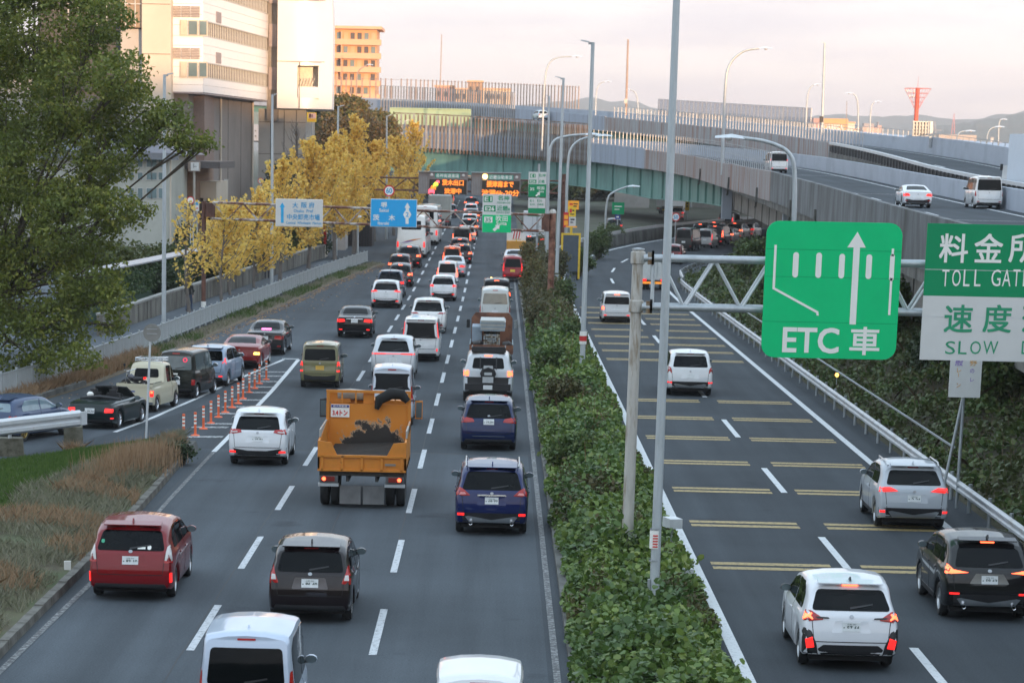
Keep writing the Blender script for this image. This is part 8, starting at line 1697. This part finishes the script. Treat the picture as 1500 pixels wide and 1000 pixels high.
part(MB().bx(-hw, hw, -.05, 0, 1.34, 1.40).bx(-hw, hw, -.05, 0, .98, 1.03), 'tailgate_frame', ORT, dt)
part(MB().bx(-hw, hw, 3.35, 3.41, 1.0, 2.42), 'headboard', ORT, dt)
for s in (-1, 1): part(MB().bx(s*(hw-.01), s*(hw-.09), 3.30, 3.36, 1.0, 2.78), 'headboard_post', ORT, dt)
part(MB().bx(-hw, hw, 3.31, 3.37, 2.72, 2.79), 'headboard_rail', ORT, dt)
part(MB().bx(-hw, -.5, 3.5, 3.55, 2.43, 2.72), 'guard_panel', ORT, dt); part(MB().bx(-.15, .15, 3.42, 3.46, 2.43, 2.74), 'guard_panel', ORT, dt)
for x in (-.72, -.35, .32, .72): part(MB().bx(x-.02, x+.02, 3.32, 3.35, 2.42, 2.74), 'guard_bar', ORT, dt)
# tar smear thrown up the headboard, with its own ragged shape
hm_, hb_, ht_ = newmat('headboard_orange'); tcx = N(ht_, 'ShaderNodeTexCoord'); sp3 = N(ht_, 'ShaderNodeSeparateXYZ'); ht_.links.new(tcx.outputs['Object'], sp3.inputs[0])
def mth(op, a, b): n = N(ht_, 'ShaderNodeMath', operation=op); [ht_.links.new(v, n.inputs[i]) if hasattr(v, 'links') else setattr(n.inputs[i], 'default_value', v) for i, v in enumerate((a, b))]; return n.outputs[0]
dx = mth('DIVIDE', mth('SUBTRACT', sp3.outputs['X'], .15), 1.0); dz = mth('DIVIDE', mth('SUBTRACT', sp3.outputs['Z'], 1.2), .92); rr2 = mth('SQRT', mth('ADD', mth('MULTIPLY', dx, dx), mth('MULTIPLY', dz, dz)), 0)
n1 = N(ht_, 'ShaderNodeTexNoise', i_Scale=3.0, i_Detail=9.0, i_Roughness=.72); ht_.links.new(tcx.outputs['Object'], n1.inputs['Vector']); v_ = mth('ADD', rr2, mth('MULTIPLY', mth('SUBTRACT', n1.outputs[0], .5), 2.2))
rp3 = N(ht_, 'ShaderNodeValToRGB'); ht_.links.new(v_, rp3.inputs[0]); e3 = rp3.color_ramp.elements; e3[0].position = .72; e3[0].color = (.028, .024, .021, 1); e3[1].position = .90; e3[1].color = (.62, .22, .025, 1)
for p3, c3 in ((.77, (.16, .10, .06, 1)), (.82, (.42, .34, .24, 1))): q3 = e3.new(p3); q3.color = c3
ht_.links.new(rp3.outputs[0], hb_.inputs['Base Color']); hb_.inputs['Roughness'].default_value = .75
for ch in dt.children:
    if ch.name.split('.')[0] == 'headboard': ch.data.materials[0] = hm_
part(MB().add([(-1.0, .3, 1.10), (.95, .3, 1.10), (.9, 3.3, 1.42), (-.9, 3.3, 1.34), (-.3, 1.6, 1.28), (.4, 2.2, 1.38)], [(0, 1, 5, 4), (1, 2, 5), (2, 3, 4, 5), (3, 0, 4)]), 'asphalt_load', DIRT, dt)
part(MB().pipe([(-.85, 3.60, 2.64), (-.5, 3.59, 2.66), (-.05, 3.6, 2.63)], [.14, .15, .14], 10), 'tarpaulin_roll', mat('tarp_grey', (.40, .38, .34), .9, bump=.4), dt, smooth=50)
part(MB().pipe([(.22, 3.22, 2.3), (.28, 3.25, 2.55), (.6, 3.3, 2.72), (.9, 3.32, 2.70), (1.06, 3.3, 2.52)], [.06, .14, .16, .15, .09], 9), 'black_cover', mat('tarp_black', (.015, .015, .015), .9, bump=.4), dt, smooth=50)
part(MB().bx(-1.02, -.52, 3.31, 3.345, 2.06, 2.40), 'load_sign', SWT, dt); part(MB().bx(-1.01, -.53, 3.30, 3.31, 2.32, 2.39), 'sign_header', mat('header_blue', (.04, .05, .25), .5), dt)
letter('最大積載量', dt, -.77, 3.294, 2.355, SWT, w=.38, h=.05); letter('3.4トン', dt, -.77, 3.30, 2.18, SRD, w=.40, h=.14, bold=.04)
letter('GRECA', dt, .74, -.056, 1.17, ALUM, w=.26, h=.05, bold=.03) if False else part(MB().bx(.60, .88, -.056, -.05, 1.145, 1.20), 'name_plate', mat('plate_dull', (.25, .22, .18), .6), dt)
part(MB().bx(-.42, -.34, .3, 3.3, .68, .92).bx(.34, .42, .3, 5.2, .68, .92), 'chassis_rail', FRM, dt); part(MB().bx(-1.1, 1.1, .0, .12, .86, .97), 'rear_beam', DIRT, dt)
for s in (-1, 1):
    part(MB().bx(s*1.10, s*.62, -.02, .10, .68, .86), 'lamp_bracket', FRM, dt); part(MB().bx(s*1.05, s*.70, -.05, -.02, .72, .84), 'tail_lamp', mat('lamp_dark', (.20, .02, .015), .3), dt); part(MB().lathe((s*.98, -.055, .78), [(0, -.01), (.05, -.01), (.05, .02)], 12, 'y'), 'tail_bulb', LAMP_HOT, dt)
    part(MB().bx(s*1.13, s*.60, -.02, .10, .58, .66), 'rear_bumper', ALUM, dt)
    part(MB().bx(s*1.12, s*.62, 1.42, 1.44, .22, .9), 'mudguard', BLACK, dt)
for s in (-1, 1): part(MB().bx(s*.03, s*.58, .22, .24, .10, .58), 'mud_flap', mat('rubber_grey', (.17, .17, .17), .8, var=.2), dt)
part(MB().prism([(3.7, .6), (5.5, .6), (5.6, 1.3), (5.3, 2.45), (3.7, 2.5)], 'x', -1.05, 1.05), 'cab', ORT, dt); part(MB().bx(-.85, .85, 3.67, 3.70, 1.7, 2.35), 'cab_window', GLASS, dt)
for s in (-1, 1): o = part(MB().box((s*1.32, 4.95, 2.15), (.20, .08, .50)), 'mirror', BLACK if s < 0 else ORT, dt); part(MB().tube((s*1.02, 4.9, 2.4), (s*1.32, 4.95, 2.4), .02, n=5), 'mirror_arm', BLACK, o); part(MB().box((s*1.32, 4.90, 2.15), (.16, .01, .42)), 'mirror_glass', GLASSL, o)
# truck loaded with scaffolding
Y = 116; x = XA(720, Y, 1.5); st = thing('flatbed_truck', 'rusty flatbed truck loaded with scaffold tubes and planks', 'truck', (x, Y, .012)); RB = rusty('bed_rust', (.26, .11, .06), (.12, .05, .03), .4, .6, 3)
dual(st, -.66, 1.0, .34, .2); dual(st, .66, 1.0, .34, .2)
for s in (-1, 1): add_wheel(st, s*.78, 3.6, .36, .2, 'steel')
part(MB().bx(-.92, .92, 0, 3.1, .85, .95), 'bed_floor', RB, st); part(MB().bx(-.92, .92, -.04, 0, .85, 1.22), 'tailgate', RB, st)
for s in (-1, 1): part(MB().bx(s*.92, s*.88, 0, 3.1, .85, 1.25), 'bed_side', mat('side_blue_grey', (.30, .36, .38), .7), st)
part(MB().prism([(-.88, .9), (.88, .9), (.88, 2.15), (.72, 2.38), (-.72, 2.38), (-.88, 2.15)], 'y', 3.12, 3.18), 'headboard', RB, st)
tm_ = MB().tube((0, .1, 0), (0, 2.9, 0), .035, n=8, cap=True).mesh('scaffold_tube', 50); tms = [GALV, mat('tube_brown', (.25, .18, .12), .6), mat('tube_cream', (.5, .47, .40), .6)]; random.seed(2)
for r_ in range(7):
    for c_ in range(9): o = inst('scaffold_tube', tm_, tms[random.randrange(3)], st, (-.30+c_*.078+random.uniform(-.01, .01), random.uniform(-.08, .08), 1.16+r_*.075))
for k in range(9): o = part(MB().box((.05, 1.4, 1.80+k*.05), (1.05-.02*(k % 3), 2.5, .035)), 'plank', mat('plank_pale', (.50, .50, .47), .7) if k % 3 else mat('plank_blue', (.28, .36, .42), .6), st); o.location.x = random.uniform(-.03, .03)
part(MB().box((-.62, 1.5, 1.62), (.42, 2.2, .62)), 'steel_box', mat('box_blue_grey', (.26, .32, .38), .6), st)
part(MB().pipe([(-.75, .3, 1.25), (-.5, .2, 1.32), (-.36, .5, 1.22)], .09, 8).pipe([(.5, .3, 1.25), (.7, .2, 1.3), (.82, .5, 1.2)], .09, 8), 'chain_coils', FRM, st)
part(MB().prism([(3.25, .5), (4.7, .5), (4.8, 1.2), (4.5, 2.0), (3.25, 2.05)], 'x', -.85, .85), 'cab', mat('cab_white', (.6, .62, .62), .4), st); part(MB().bx(-.7, .7, 3.20, 3.24, 1.4, 1.95), 'cab_window', GLASS, st)
for s in (-1, 1): part(MB().box((s*1.03, 3.9, 1.85), (.14, .06, .36)), 'mirror', CHROME if s > 0 else BLACK, st); part(MB().bx(s*.8, s*.5, -.06, -.03, .62, .72), 'tail_lamp', LAMP_OFF, st)
def boxtruck(label, x, Y, z, W_, H_, L_, m, yaw=0, lamps=LAMP_OFF, name='box_truck', fl=.95, band=None, cabm=None):
    r = thing(name, label, 'truck', (x, Y, z), yaw); h = W_/2
    part(MB().bx(-h, h, .0, L_, fl, H_), 'cargo_box', m, r)
    part(MB().bx(-h+.04, -.01, -.03, -.0, fl+.06, H_-.06), 'rear_door', m, r); part(MB().bx(.01, h-.04, -.03, -.0, fl+.06, H_-.06), 'rear_door', m, r)
    part(MB().bx(-h-.01, h+.01, -.04, .05, H_-.05, H_+.01).bx(-h-.01, h+.01, -.04, .05, fl-.02, fl+.05), 'door_frame', ALUM, r)
    for xx in (-.22, .22): part(MB().tube((xx, -.05, fl+.1), (xx, -.05, H_-.1), .015, n=5), 'lock_rod', GALV, r)
    part(MB().bx(-.4, .4, .1, L_+1.2, .55, fl), 'chassis', FRM, r); part(MB().bx(-h*.95, h*.95, -.05, .06, .42, .56), 'rear_bumper', band or FRM, r)
    for s in (-1, 1):
        part(MB().bx(s*h*.9, s*h*.55, -.08, -.04, .60, .74), 'tail_lamp', lamps, r); dual(r, s*(h-.28), .9, .36, .2); add_wheel(r, s*(h-.15), L_+.6, .36, .22, 'steel'); part(MB().box((s*(h+.14), L_+.9, 2.0), (.16, .07, .40)), 'mirror', BLACK, r)
    part(MB().prism([(L_+.1, .5), (L_+1.5, .5), (L_+1.6, 1.2), (L_+1.3, 2.1), (L_+.1, 2.15)], 'x', -h*.93, h*.93), 'cab', cabm or mat('cab_white', (.6, .62, .62), .4), r)
    part(MB().bx(-.16, .16, -.065, -.055, .44, .54), 'number_plate', PLATEY, r); return r
TW = mat('truck_white', (.66, .69, .72), .4, var=.03, scale=.5)
boxtruck('white box truck in the slip road beside the rusty gantry post', XA(783, 252, 2), 252, zr(252), 2.0, 3.1, 4.2, TW, lamps=LAMP_ON)
boxtruck('grey tarpaulin truck right of the two coaches', XA(643, 292, 2), 292, zr(292), 2.35, 3.3, 7, mat('tarp_pale', (.36, .38, .36), .8, var=.1), name='tarp_truck')
boxtruck('small white truck with orange striped bumper entering the bend', XA(958, 190, 1.5), 190, zr(190), 1.75, 2.05, 2.4, mat('truck_offwhite', (.60, .62, .60), .5), yaw=-.1, lamps=LAMP_ON, band=mat('bumper_stripe', (.75, .30, .03), .5, emit=(1, .3, .03), es=.5), fl=.7)  # bumper stripe's orange has a weak glow put into it
boxtruck('white truck behind the red-rimmed round sign on the far road', XA(972, 352, 1.5), 352, zr(352), 2.1, 2.7, 3.5, TW, yaw=-.5)
t = B.find(182); p = B.at(t, 8); boxtruck('pale blue box truck cut by the right edge on the upper deck', XA(1541, 176, p.z+2), 176, p.z+.03, 2.4, 4.1, 6, mat('truck_pale_blue', (.62, .70, .78), .4, var=.03), yaw=B.ang(t)+.1)
# road-work truck with a striped arrow board behind the green sign
x = XA(756, 232, 1); wt = thing('work_truck', 'orange work truck with a red and white striped board under the green sign', 'truck', (x, 232, zr(232)))
boxb = part(MB().bx(-.8, .8, 0, 3.6, .6, 1.3), 'bed', mat('work_orange', (.6, .28, .04), .6), wt); part(MB().bx(-.34, .34, -.06, -.02, 1.5, 2.22), 'striped_board', SWT, wt)
for k in range(3): part(MB().prism([(-.32+k*.22, 1.52), (-.22+k*.22, 1.52), (-.10+k*.22, 2.2), (-.20+k*.22, 2.2)], 'y', -.075, -.062), 'red_stripe', SRD, wt)
part(MB().bx(-.38, .38, -.03, .03, 1.45, 1.5).bx(-.38, .38, -.03, .03, 2.22, 2.3), 'board_frame', YFR, wt); part(MB().bx(-.04, .04, 0, .06, 1.2, 1.5), 'board_post', YFR, wt)
part(MB().prism([(2.3, .5), (3.9, .5), (3.9, 1.2), (3.6, 1.9), (2.3, 1.95)], 'x', -.8, .8), 'cab', TW, wt)
for s in (-1, 1):
    for yy in (.7, 3.2): add_wheel(wt, s*.7, yy, .3, .18, 'steel')
# open roadster with its driver
STY['roadster'] = dict(L=3.97, W=1.675, belt=.78, top=[(0, .80), (.3, .865), (.9, .89), (2.3, .90), (2.6, .90), (3.4, .80), (3.97, .52)], rear=[(.2, .12), (.34, .03), (.45, 0), (.60, .02), (.78, .07), (.9, .1)], wy=(.72, 2.99), wr=.30, fade=.9, lean=.3, crown=.015, clear=.17)
for d_, k_ in (('roadster', 2.75),): pass
NAMES_ = {}
def vehicle_named(style, *a, **k): return vehicle(*a, **k)
STY['coupe_save'] = STY['coupe']; 
p = G(131, 629); STY['coupe'] = STY['roadster']
r, bvh, D, both = vehicle('dark green open roadster with its roof down and a driver at the wheel', 'car', 'coupe', (.010, .022, .024), .3, (p.x, p.y), yaw=RAMPROAD.ang(RAMPROAD.find(p.y)), name='open_roadster', plate='10-74', lamps='on',
        o=dict(open=2.45, tail=[(.50, .55), (.78, .56), (.78, .68), (.52, .70)], pz=.60, refl=[(.70, .36), (.78, .36), (.78, .40), (.70, .40)], reflm=LAMP_ON, fin=False, badge=False, recess=False, rimm=CHROME, mirm=BLACK))
STY['coupe'] = STY['coupe_save']
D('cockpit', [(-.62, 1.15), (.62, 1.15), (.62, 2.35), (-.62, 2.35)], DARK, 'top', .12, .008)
for s in (-1, 1):
    part(MB().box((s*.33, 1.42, .92), (.44, .14, .34), 0).box((s*.33, 1.38, 1.12), (.24, .09, .16)), 'seat', BLACK, r); part(MB().pipe([(s*.66, 2.62, .88), (s*.60, 2.35, 1.08), (s*.54, 2.12, 1.22)], .028, 6), 'windscreen_pillar', BLACK, r)
part(MB().pipe([(-.55, 2.12, 1.22), (0, 2.08, 1.25), (.55, 2.12, 1.22)], .03, 6), 'windscreen_frame', BLACK, r); part(MB().add([(-.62, 2.6, .9), (.62, 2.6, .9), (.52, 2.13, 1.21), (-.52, 2.13, 1.21)], [(0, 1, 2, 3)]), 'windscreen', mat('windscreen_dim', (.06, .07, .07), .05, spec=.5), r)
part(MB().box((0, 2.22, 1.15), (.22, .03, .06)), 'inner_mirror', BLACK, r); part(MB().pipe([(-.7, 1.12, .90), (0, 1.0, .98), (.7, 1.12, .90)], .07, 6), 'folded_roof', BLACK, r, smooth=50); part(MB().lathe((-.42, 1.25, .95), [(0, 0), (.11, .02), (.12, .10), (.06, .16), (0, .17)], 10), 'white_bag', SWT, r)
roadster = r
# retro kei pickup with a motorcycle in its bed
CRM = (.58, .54, .40); STY['kei_save'] = STY['kei']
STY['kei'] = dict(L=3.3, W=1.40, belt=.92, top=[(0, .90), (1.30, .90), (1.42, 1.50), (1.6, 1.62), (2.3, 1.60), (2.6, 1.42), (2.85, .98), (3.2, .86), (3.3, .6)], rear=[(.2, .06), (.35, .01), (.5, 0), (.9, .0), (1.0, 0)], wy=(.55, 2.75), wr=.27, lean=.10, round=.12, fade=1.0, bulge=.03)
p = G(197, 604); r, bvh, D, both = vehicle('cream retro pickup with a roof rack and a motorcycle in its bed', 'pickup', 'kei', CRM, 0, (p.x, p.y), yaw=RAMPROAD.ang(RAMPROAD.find(p.y)), name='small_pickup', plate='', lamps='on',
        o=dict(win=(1.12, 1.42), winw=(.46, .42), spoiler=False, nostop=True, tail=[(.56, .55), (.66, .55), (.66, .76), (.56, .76)], tail2=[([(.58, .67), (.645, .67), (.645, .74), (.58, .74)], LAMP_HOT)], pz=.42, refl=None, fin=False, badge=False, recess=False, fab=(1.62, 2.75), rimm=CHROME, gate_line=False, bump='none', mirm=SWT))
STY['kei'] = STY['kei_save']
D('bed_dark_patch', [(-.56, .10), (.56, .10), (.56, 1.22), (-.56, 1.22)], DARK, 'top', .04, .006)  # shade of the hollow bed put in as a flat dark patch
for s in (-1, 1): part(MB().bx(s*.66, s*.60, .03, 1.28, .88, .99), 'bed_rail', paint('cream', CRM), r)
part(MB().bx(-.66, .66, -.01, .05, .88, .99), 'tailgate_top', paint('cream', CRM), r)
for k in range(7): part(MB().box((-.60+.0, .2+k*.16, 1.0), (.03, .05, .03)).box((.60, .2+k*.16, 1.0), (.03, .05, .03)), 'rope_hook', BLACK, r)
mb = MB(); mb.pipe([(-.5, 1.6, 1.76), (.5, 1.6, 1.76), (.5, 2.3, 1.76), (-.5, 2.3, 1.76), (-.5, 1.6, 1.76)], .02, 6); mb.pipe([(-.5, 1.6, 1.68), (.5, 1.6, 1.68), (.5, 2.3, 1.68), (-.5, 2.3, 1.68), (-.5, 1.6, 1.68)], .015, 6)
for x in (-.5, -.17, .17, .5): mb.tube((x, 1.6, 1.62), (x, 1.6, 1.77), .012, n=5).tube((x, 1.6, 1.68), (x, 2.3, 1.68), .012, n=5)
part(mb, 'roof_rack', CHROME, r); part(MB().bx(-.68, .68, -.10, .0, .30, .37), 'bumper', CHROME, r); D('name_strip', [(-.30, .70), (.02, .70), (.02, .75), (-.30, .75)], mat('strip_blue', (.08, .12, .3), .5), 'rear', .01, .01)
pw = RAMPROAD.ang(RAMPROAD.find(p.y)); c_, s_ = math.cos(pw), math.sin(pw)
mo = thing('motorcycle', 'small black motorcycle lying against the cab in the cream pickup bed', 'motorcycle', (p.x+c_*(-.18)-s_*.62, p.y+s_*(-.18)+c_*.62, .62), pw+1.2)
for yy in (-.42, .42): add_wheel(mo, 0, yy, .24, .10, 'alloy')
part(MB().pipe([(0, -.42, .24), (0, -.1, .38), (0, .2, .46), (0, .36, .60)], [.03, .05, .05, .03], 7), 'frame', BLACK, mo, smooth=50); part(MB().pipe([(0, -.35, .52), (0, -.1, .50), (0, .05, .50)], [.06, .09, .07], 8), 'seat', BLACK, mo, smooth=50); part(MB().pipe([(0, .05, .54), (0, .18, .58), (0, .28, .55)], [.06, .10, .06], 8), 'tank', paint('tank', (.1, .1, .12)), mo, smooth=50)
part(MB().pipe([(-.30, .22, .82), (-.1, .32, .76), (.1, .32, .76), (.30, .22, .82)], .015, 6).pipe([(-.05, .42, .24), (-.05, .32, .76)], .018, 5).pipe([(.05, .42, .24), (.05, .32, .76)], .018, 5), 'handlebar', CHROME, mo, smooth=50); part(MB().box((0, -.44, .55), (.12, .04, .08)), 'tail_lamp', LAMP_ON, mo); part(MB().pipe([(-.30, .22, .82), (-.36, .18, .96)], .01, 5).lathe((-.37, .17, 1.0), [(0, -.01), (.05, -.01), (.05, .01), (0, .01)], 8, 'y'), 'mirror', BLACK, mo)
# --- people
SKIN = mat('skin', (.42, .27, .19), .6); HAIR = mat('hair_black', (.012, .010, .010), .7); JACK = mat('jacket_dark', (.018, .018, .02), .9); JEAN = mat('jeans_blue', (.05, .075, .13), .9); SHOE = mat('shoe_dark', (.03, .03, .03), .7)
def person(label, loc, yaw, joints, bands, group=None, hair=HAIR, cap=None):
    """one continuous skin-grown body; joints: name -> (point, radius), edges by chain"""
    r = thing('person', label, 'person', loc, yaw, group); J, ch = joints; names = list(J); V = [J[n][0] for n in names]; E_ = [(names.index(a), names.index(b)) for c in ch for a, b in zip(c, c[1:])]
    me = bpy.data.meshes.new('body'); me.from_pydata([tuple(v) for v in V], E_, []); o = bpy.data.objects.new('body', me); COL.objects.link(o)
    sk = o.modifiers.new('skin', 'SKIN'); sk.use_smooth_shade = True; su = o.modifiers.new('sub', 'SUBSURF'); su.levels = su.render_levels = 2
    for i, n in enumerate(names): q = me.skin_vertices[0].data[i]; q.radius = (J[n][1], J[n][1]*(J[n][2] if len(J[n]) > 2 else 1)); q.use_root = (n == 'pelvis')
    dg = bpy.context.evaluated_depsgraph_get(); m2 = bpy.data.meshes.new_from_object(o.evaluated_get(dg)); bpy.data.objects.remove(o); m2.name = 'body'
    m2.materials.clear()
    for b in bands: m2.materials.append(b[0])
    for p_ in m2.polygons:
        c = p_.center
        for i, b in enumerate(bands):
            if b[1](c): p_.material_index = i; break
        p_.use_smooth = True
    body = bpy.data.objects.new('body', m2); COL.objects.link(body); body.parent = r
    h = Vector(J['head'][0]); hr = J['head'][1]
    part(MB().lathe((h.x, h.y-.015, h.z-.02), [(.2*hr, hr*1.32), (hr*.85, hr*1.15), (hr*1.12, hr*.6), (hr*1.15, 0), (hr*1.0, -hr*.55)], 12), 'hair', hair, r, smooth=60)
    if cap: part(MB().lathe((h.x, h.y, h.z+.02), [(0, hr*1.45), (hr*.9, hr*1.25), (hr*1.22, hr*.5)], 12), 'cap', cap, r, smooth=60)
    f = [MB().box((h.x+s*.035, h.y+hr*.98, h.z), (.03, .012, .012)) for s in (-1, 1)]; part(f[0], 'eye', DARK, r); part(f[1], 'eye', DARK, r)
    part(MB().add([(h.x-.014, h.y+hr*.95, h.z-.035), (h.x+.014, h.y+hr*.95, h.z-.035), (h.x, h.y+hr*1.22, h.z-.035), (h.x, h.y+hr*.98, h.z+.01)], [(0, 1, 2), (0, 2, 3), (1, 3, 2), (0, 3, 1)]), 'nose', SKIN, r); part(MB().box((h.x, h.y+hr*.92, h.z-.065), (.045, .015, .01)), 'mouth', mat('lips', (.3, .12, .10), .6), r)
    for s in (-1, 1): part(MB().box((h.x+s*hr*1.0, h.y, h.z-.01), (.015, .03, .05)), 'ear', SKIN, r)
    return r
def hand(J, ch, side, w, d, s):
    """palm and five fingers from wrist w along direction d"""
    w = Vector(w); d = Vector(d).normalized(); n = Vector((s, 0, 0)); b = d.cross(n).normalized(); J[side+'palm'] = (w+d*.06, .028, .6)
    ch.append([side+'wrist', side+'palm'])
    for i, (o, l) in enumerate(((-.03, .065), (-.01, .078), (.01, .074), (.03, .055))):
        J[side+'f%da' % i] = (w+d*.09+b*o, .010); J[side+'f%db' % i] = (w+d*(.09+l*.6)+b*o-n*.008, .009); J[side+'f%dc' % i] = (w+d*(.09+l)+b*o*.95-n*.022, .008); ch.append([side+'palm', side+'f%da' % i, side+'f%db' % i, side+'f%dc' % i])
    J[side+'ta'] = (w+d*.035+b*.04, .011); J[side+'tb'] = (w+d*.08+b*.058-n*.01, .009); ch.append([side+'palm', side+'ta', side+'tb'])
def walker(step=.26, arm=.12):
    J = {'pelvis': ((0, 0, .94), .135, .8), 'waist': ((0, 0, 1.08), .125, .8), 'chest': ((0, .01, 1.30), .155, .75), 'neck0': ((0, 0, 1.44), .085), 'neck': ((0, .01, 1.50), .055), 'head': ((0, .03, 1.61), .088), 'crown': ((0, .025, 1.68), .062)}
    ch = [['pelvis', 'waist', 'chest', 'neck0', 'neck', 'head', 'crown']]
    for s, n in ((-1, 'l'), (1, 'r')):
        f = step*s; J[n+'hip'] = ((s*.09, 0, .90), .095); J[n+'knee'] = ((s*.10, f*.5+.04, .50), .062); J[n+'ank'] = ((s*.10, f-.03, .10), .045); J[n+'toe'] = ((s*.11, f+.13, .035), .04, .7); ch.append(['pelvis', n+'hip', n+'knee', n+'ank', n+'toe'])
        J[n+'sh'] = ((s*.185, 0, 1.40), .068); J[n+'el'] = ((s*.235, -f*.3, 1.13), .046); J[n+'wrist'] = ((s*.23, -f*.5+.08, .90), .032); ch.append(['chest', n+'sh', n+'el', n+'wrist']); hand(J, ch, n, J[n+'wrist'][0], (0, -.05, -1), s)
    return J, ch
def bandsW(j, t): return [(SKIN, lambda c: c.z > 1.50 or (abs(c.x) > .18 and c.z < .90 and c.z > .60)), (j, lambda c: c.z > .93 or (abs(c.x) > .18 and c.z > .88)), (SHOE, lambda c: c.z < .10), (t, lambda c: True)]
g_ = G(277, 459); person('pedestrian in a dark jacket and blue jeans walking away on the sidewalk', (g_.x, g_.y, .12), -.1, walker(), bandsW(JACK, JEAN), hair=mat('hair_brown', (.05, .035, .02), .8))
g_ = G(391, 411); person('pedestrian in dark clothes beside the tall lamp pole behind the fence', (g_.x, g_.y, zr(g_.y)+.12), 0, walker(.16), bandsW(JACK, mat('trousers_dark', (.025, .028, .04), .9)))
p = B.at(BY(336), 1.6); x = XA(824.5, p.y, p.z+1); person('worker in dark and orange clothing standing on the high ramp', (x, p.y, p.z+.03), 1.2, walker(.12), bandsW(mat('work_jacket', (.12, .05, .03), .9), mat('work_trousers', (.03, .03, .045), .9)), cap=mat('helmet_pale', (.6, .35, .25), .5))
# the driver, seated on the right
J = {'pelvis': ((0, 0, .16), .13, .8), 'waist': ((0, -.02, .28), .125, .8), 'chest': ((0, -.04, .48), .15, .75), 'neck0': ((0, -.03, .61), .08), 'neck': ((0, -.02, .67), .052), 'head': ((0, .0, .78), .088), 'crown': ((0, -.005, .85), .062)}; ch = [['pelvis', 'waist', 'chest', 'neck0', 'neck', 'head', 'crown']]
for s, n in ((-1, 'l'), (1, 'r')):
    J[n+'hip'] = ((s*.10, .06, .14), .09); J[n+'knee'] = ((s*.13, .48, .26), .062); J[n+'ank'] = ((s*.12, .80, .02), .042); ch.append(['pelvis', n+'hip', n+'knee', n+'ank']); J[n+'sh'] = ((s*.18, -.03, .57), .066); J[n+'el'] = ((s*.25, .18, .38), .045); J[n+'wrist'] = ((s*.15, .38, .46), .032); ch.append(['chest', n+'sh', n+'el', n+'wrist']); hand(J, ch, n, J[n+'wrist'][0], (-s*.2, 1, .1), s)
ya_ = roadster.rotation_euler.z; ca, sa = math.cos(ya_), math.sin(ya_); lx, ly = .33, 1.56; L0 = roadster.location
person('driver with a dark cap at the wheel of the open roadster', (L0.x+ca*lx-sa*ly, L0.y+sa*lx+ca*ly, L0.z+.40), ya_, (J, ch), [(SKIN, lambda c: c.z > .66 or c.y > .36 and c.z > .38), (JACK, lambda c: c.z > .22 or c.y < .0), (JEAN, lambda c: True)], cap=HAIR)
part(MB().lathe((.33, 2.0, .86), [(.17, -.015), (.185, 0), (.17, .015), (.155, 0), (.17, -.015)], 16, 'y'), 'steering_wheel', BLACK, roadster, smooth=60)
# ------------------------------------------------------------------ the evening air
hz = MB().bx(-2600, 3400, -420, 8400, -1.2, 215); HZ = bpy.data.materials.new('haze_air'); HZ.use_nodes = True; t_ = HZ.node_tree; t_.nodes.clear()
vo = t_.nodes.new('ShaderNodeVolumePrincipled'); vo.inputs['Color'].default_value = (1, .97, .98, 1); vo.inputs['Density'].default_value = .00014; vo.inputs['Anisotropy'].default_value = .2
ou = t_.nodes.new('ShaderNodeOutputMaterial'); t_.links.new(vo.outputs[0], ou.inputs['Volume']); part(hz, 'haze', HZ, kind='stuff')
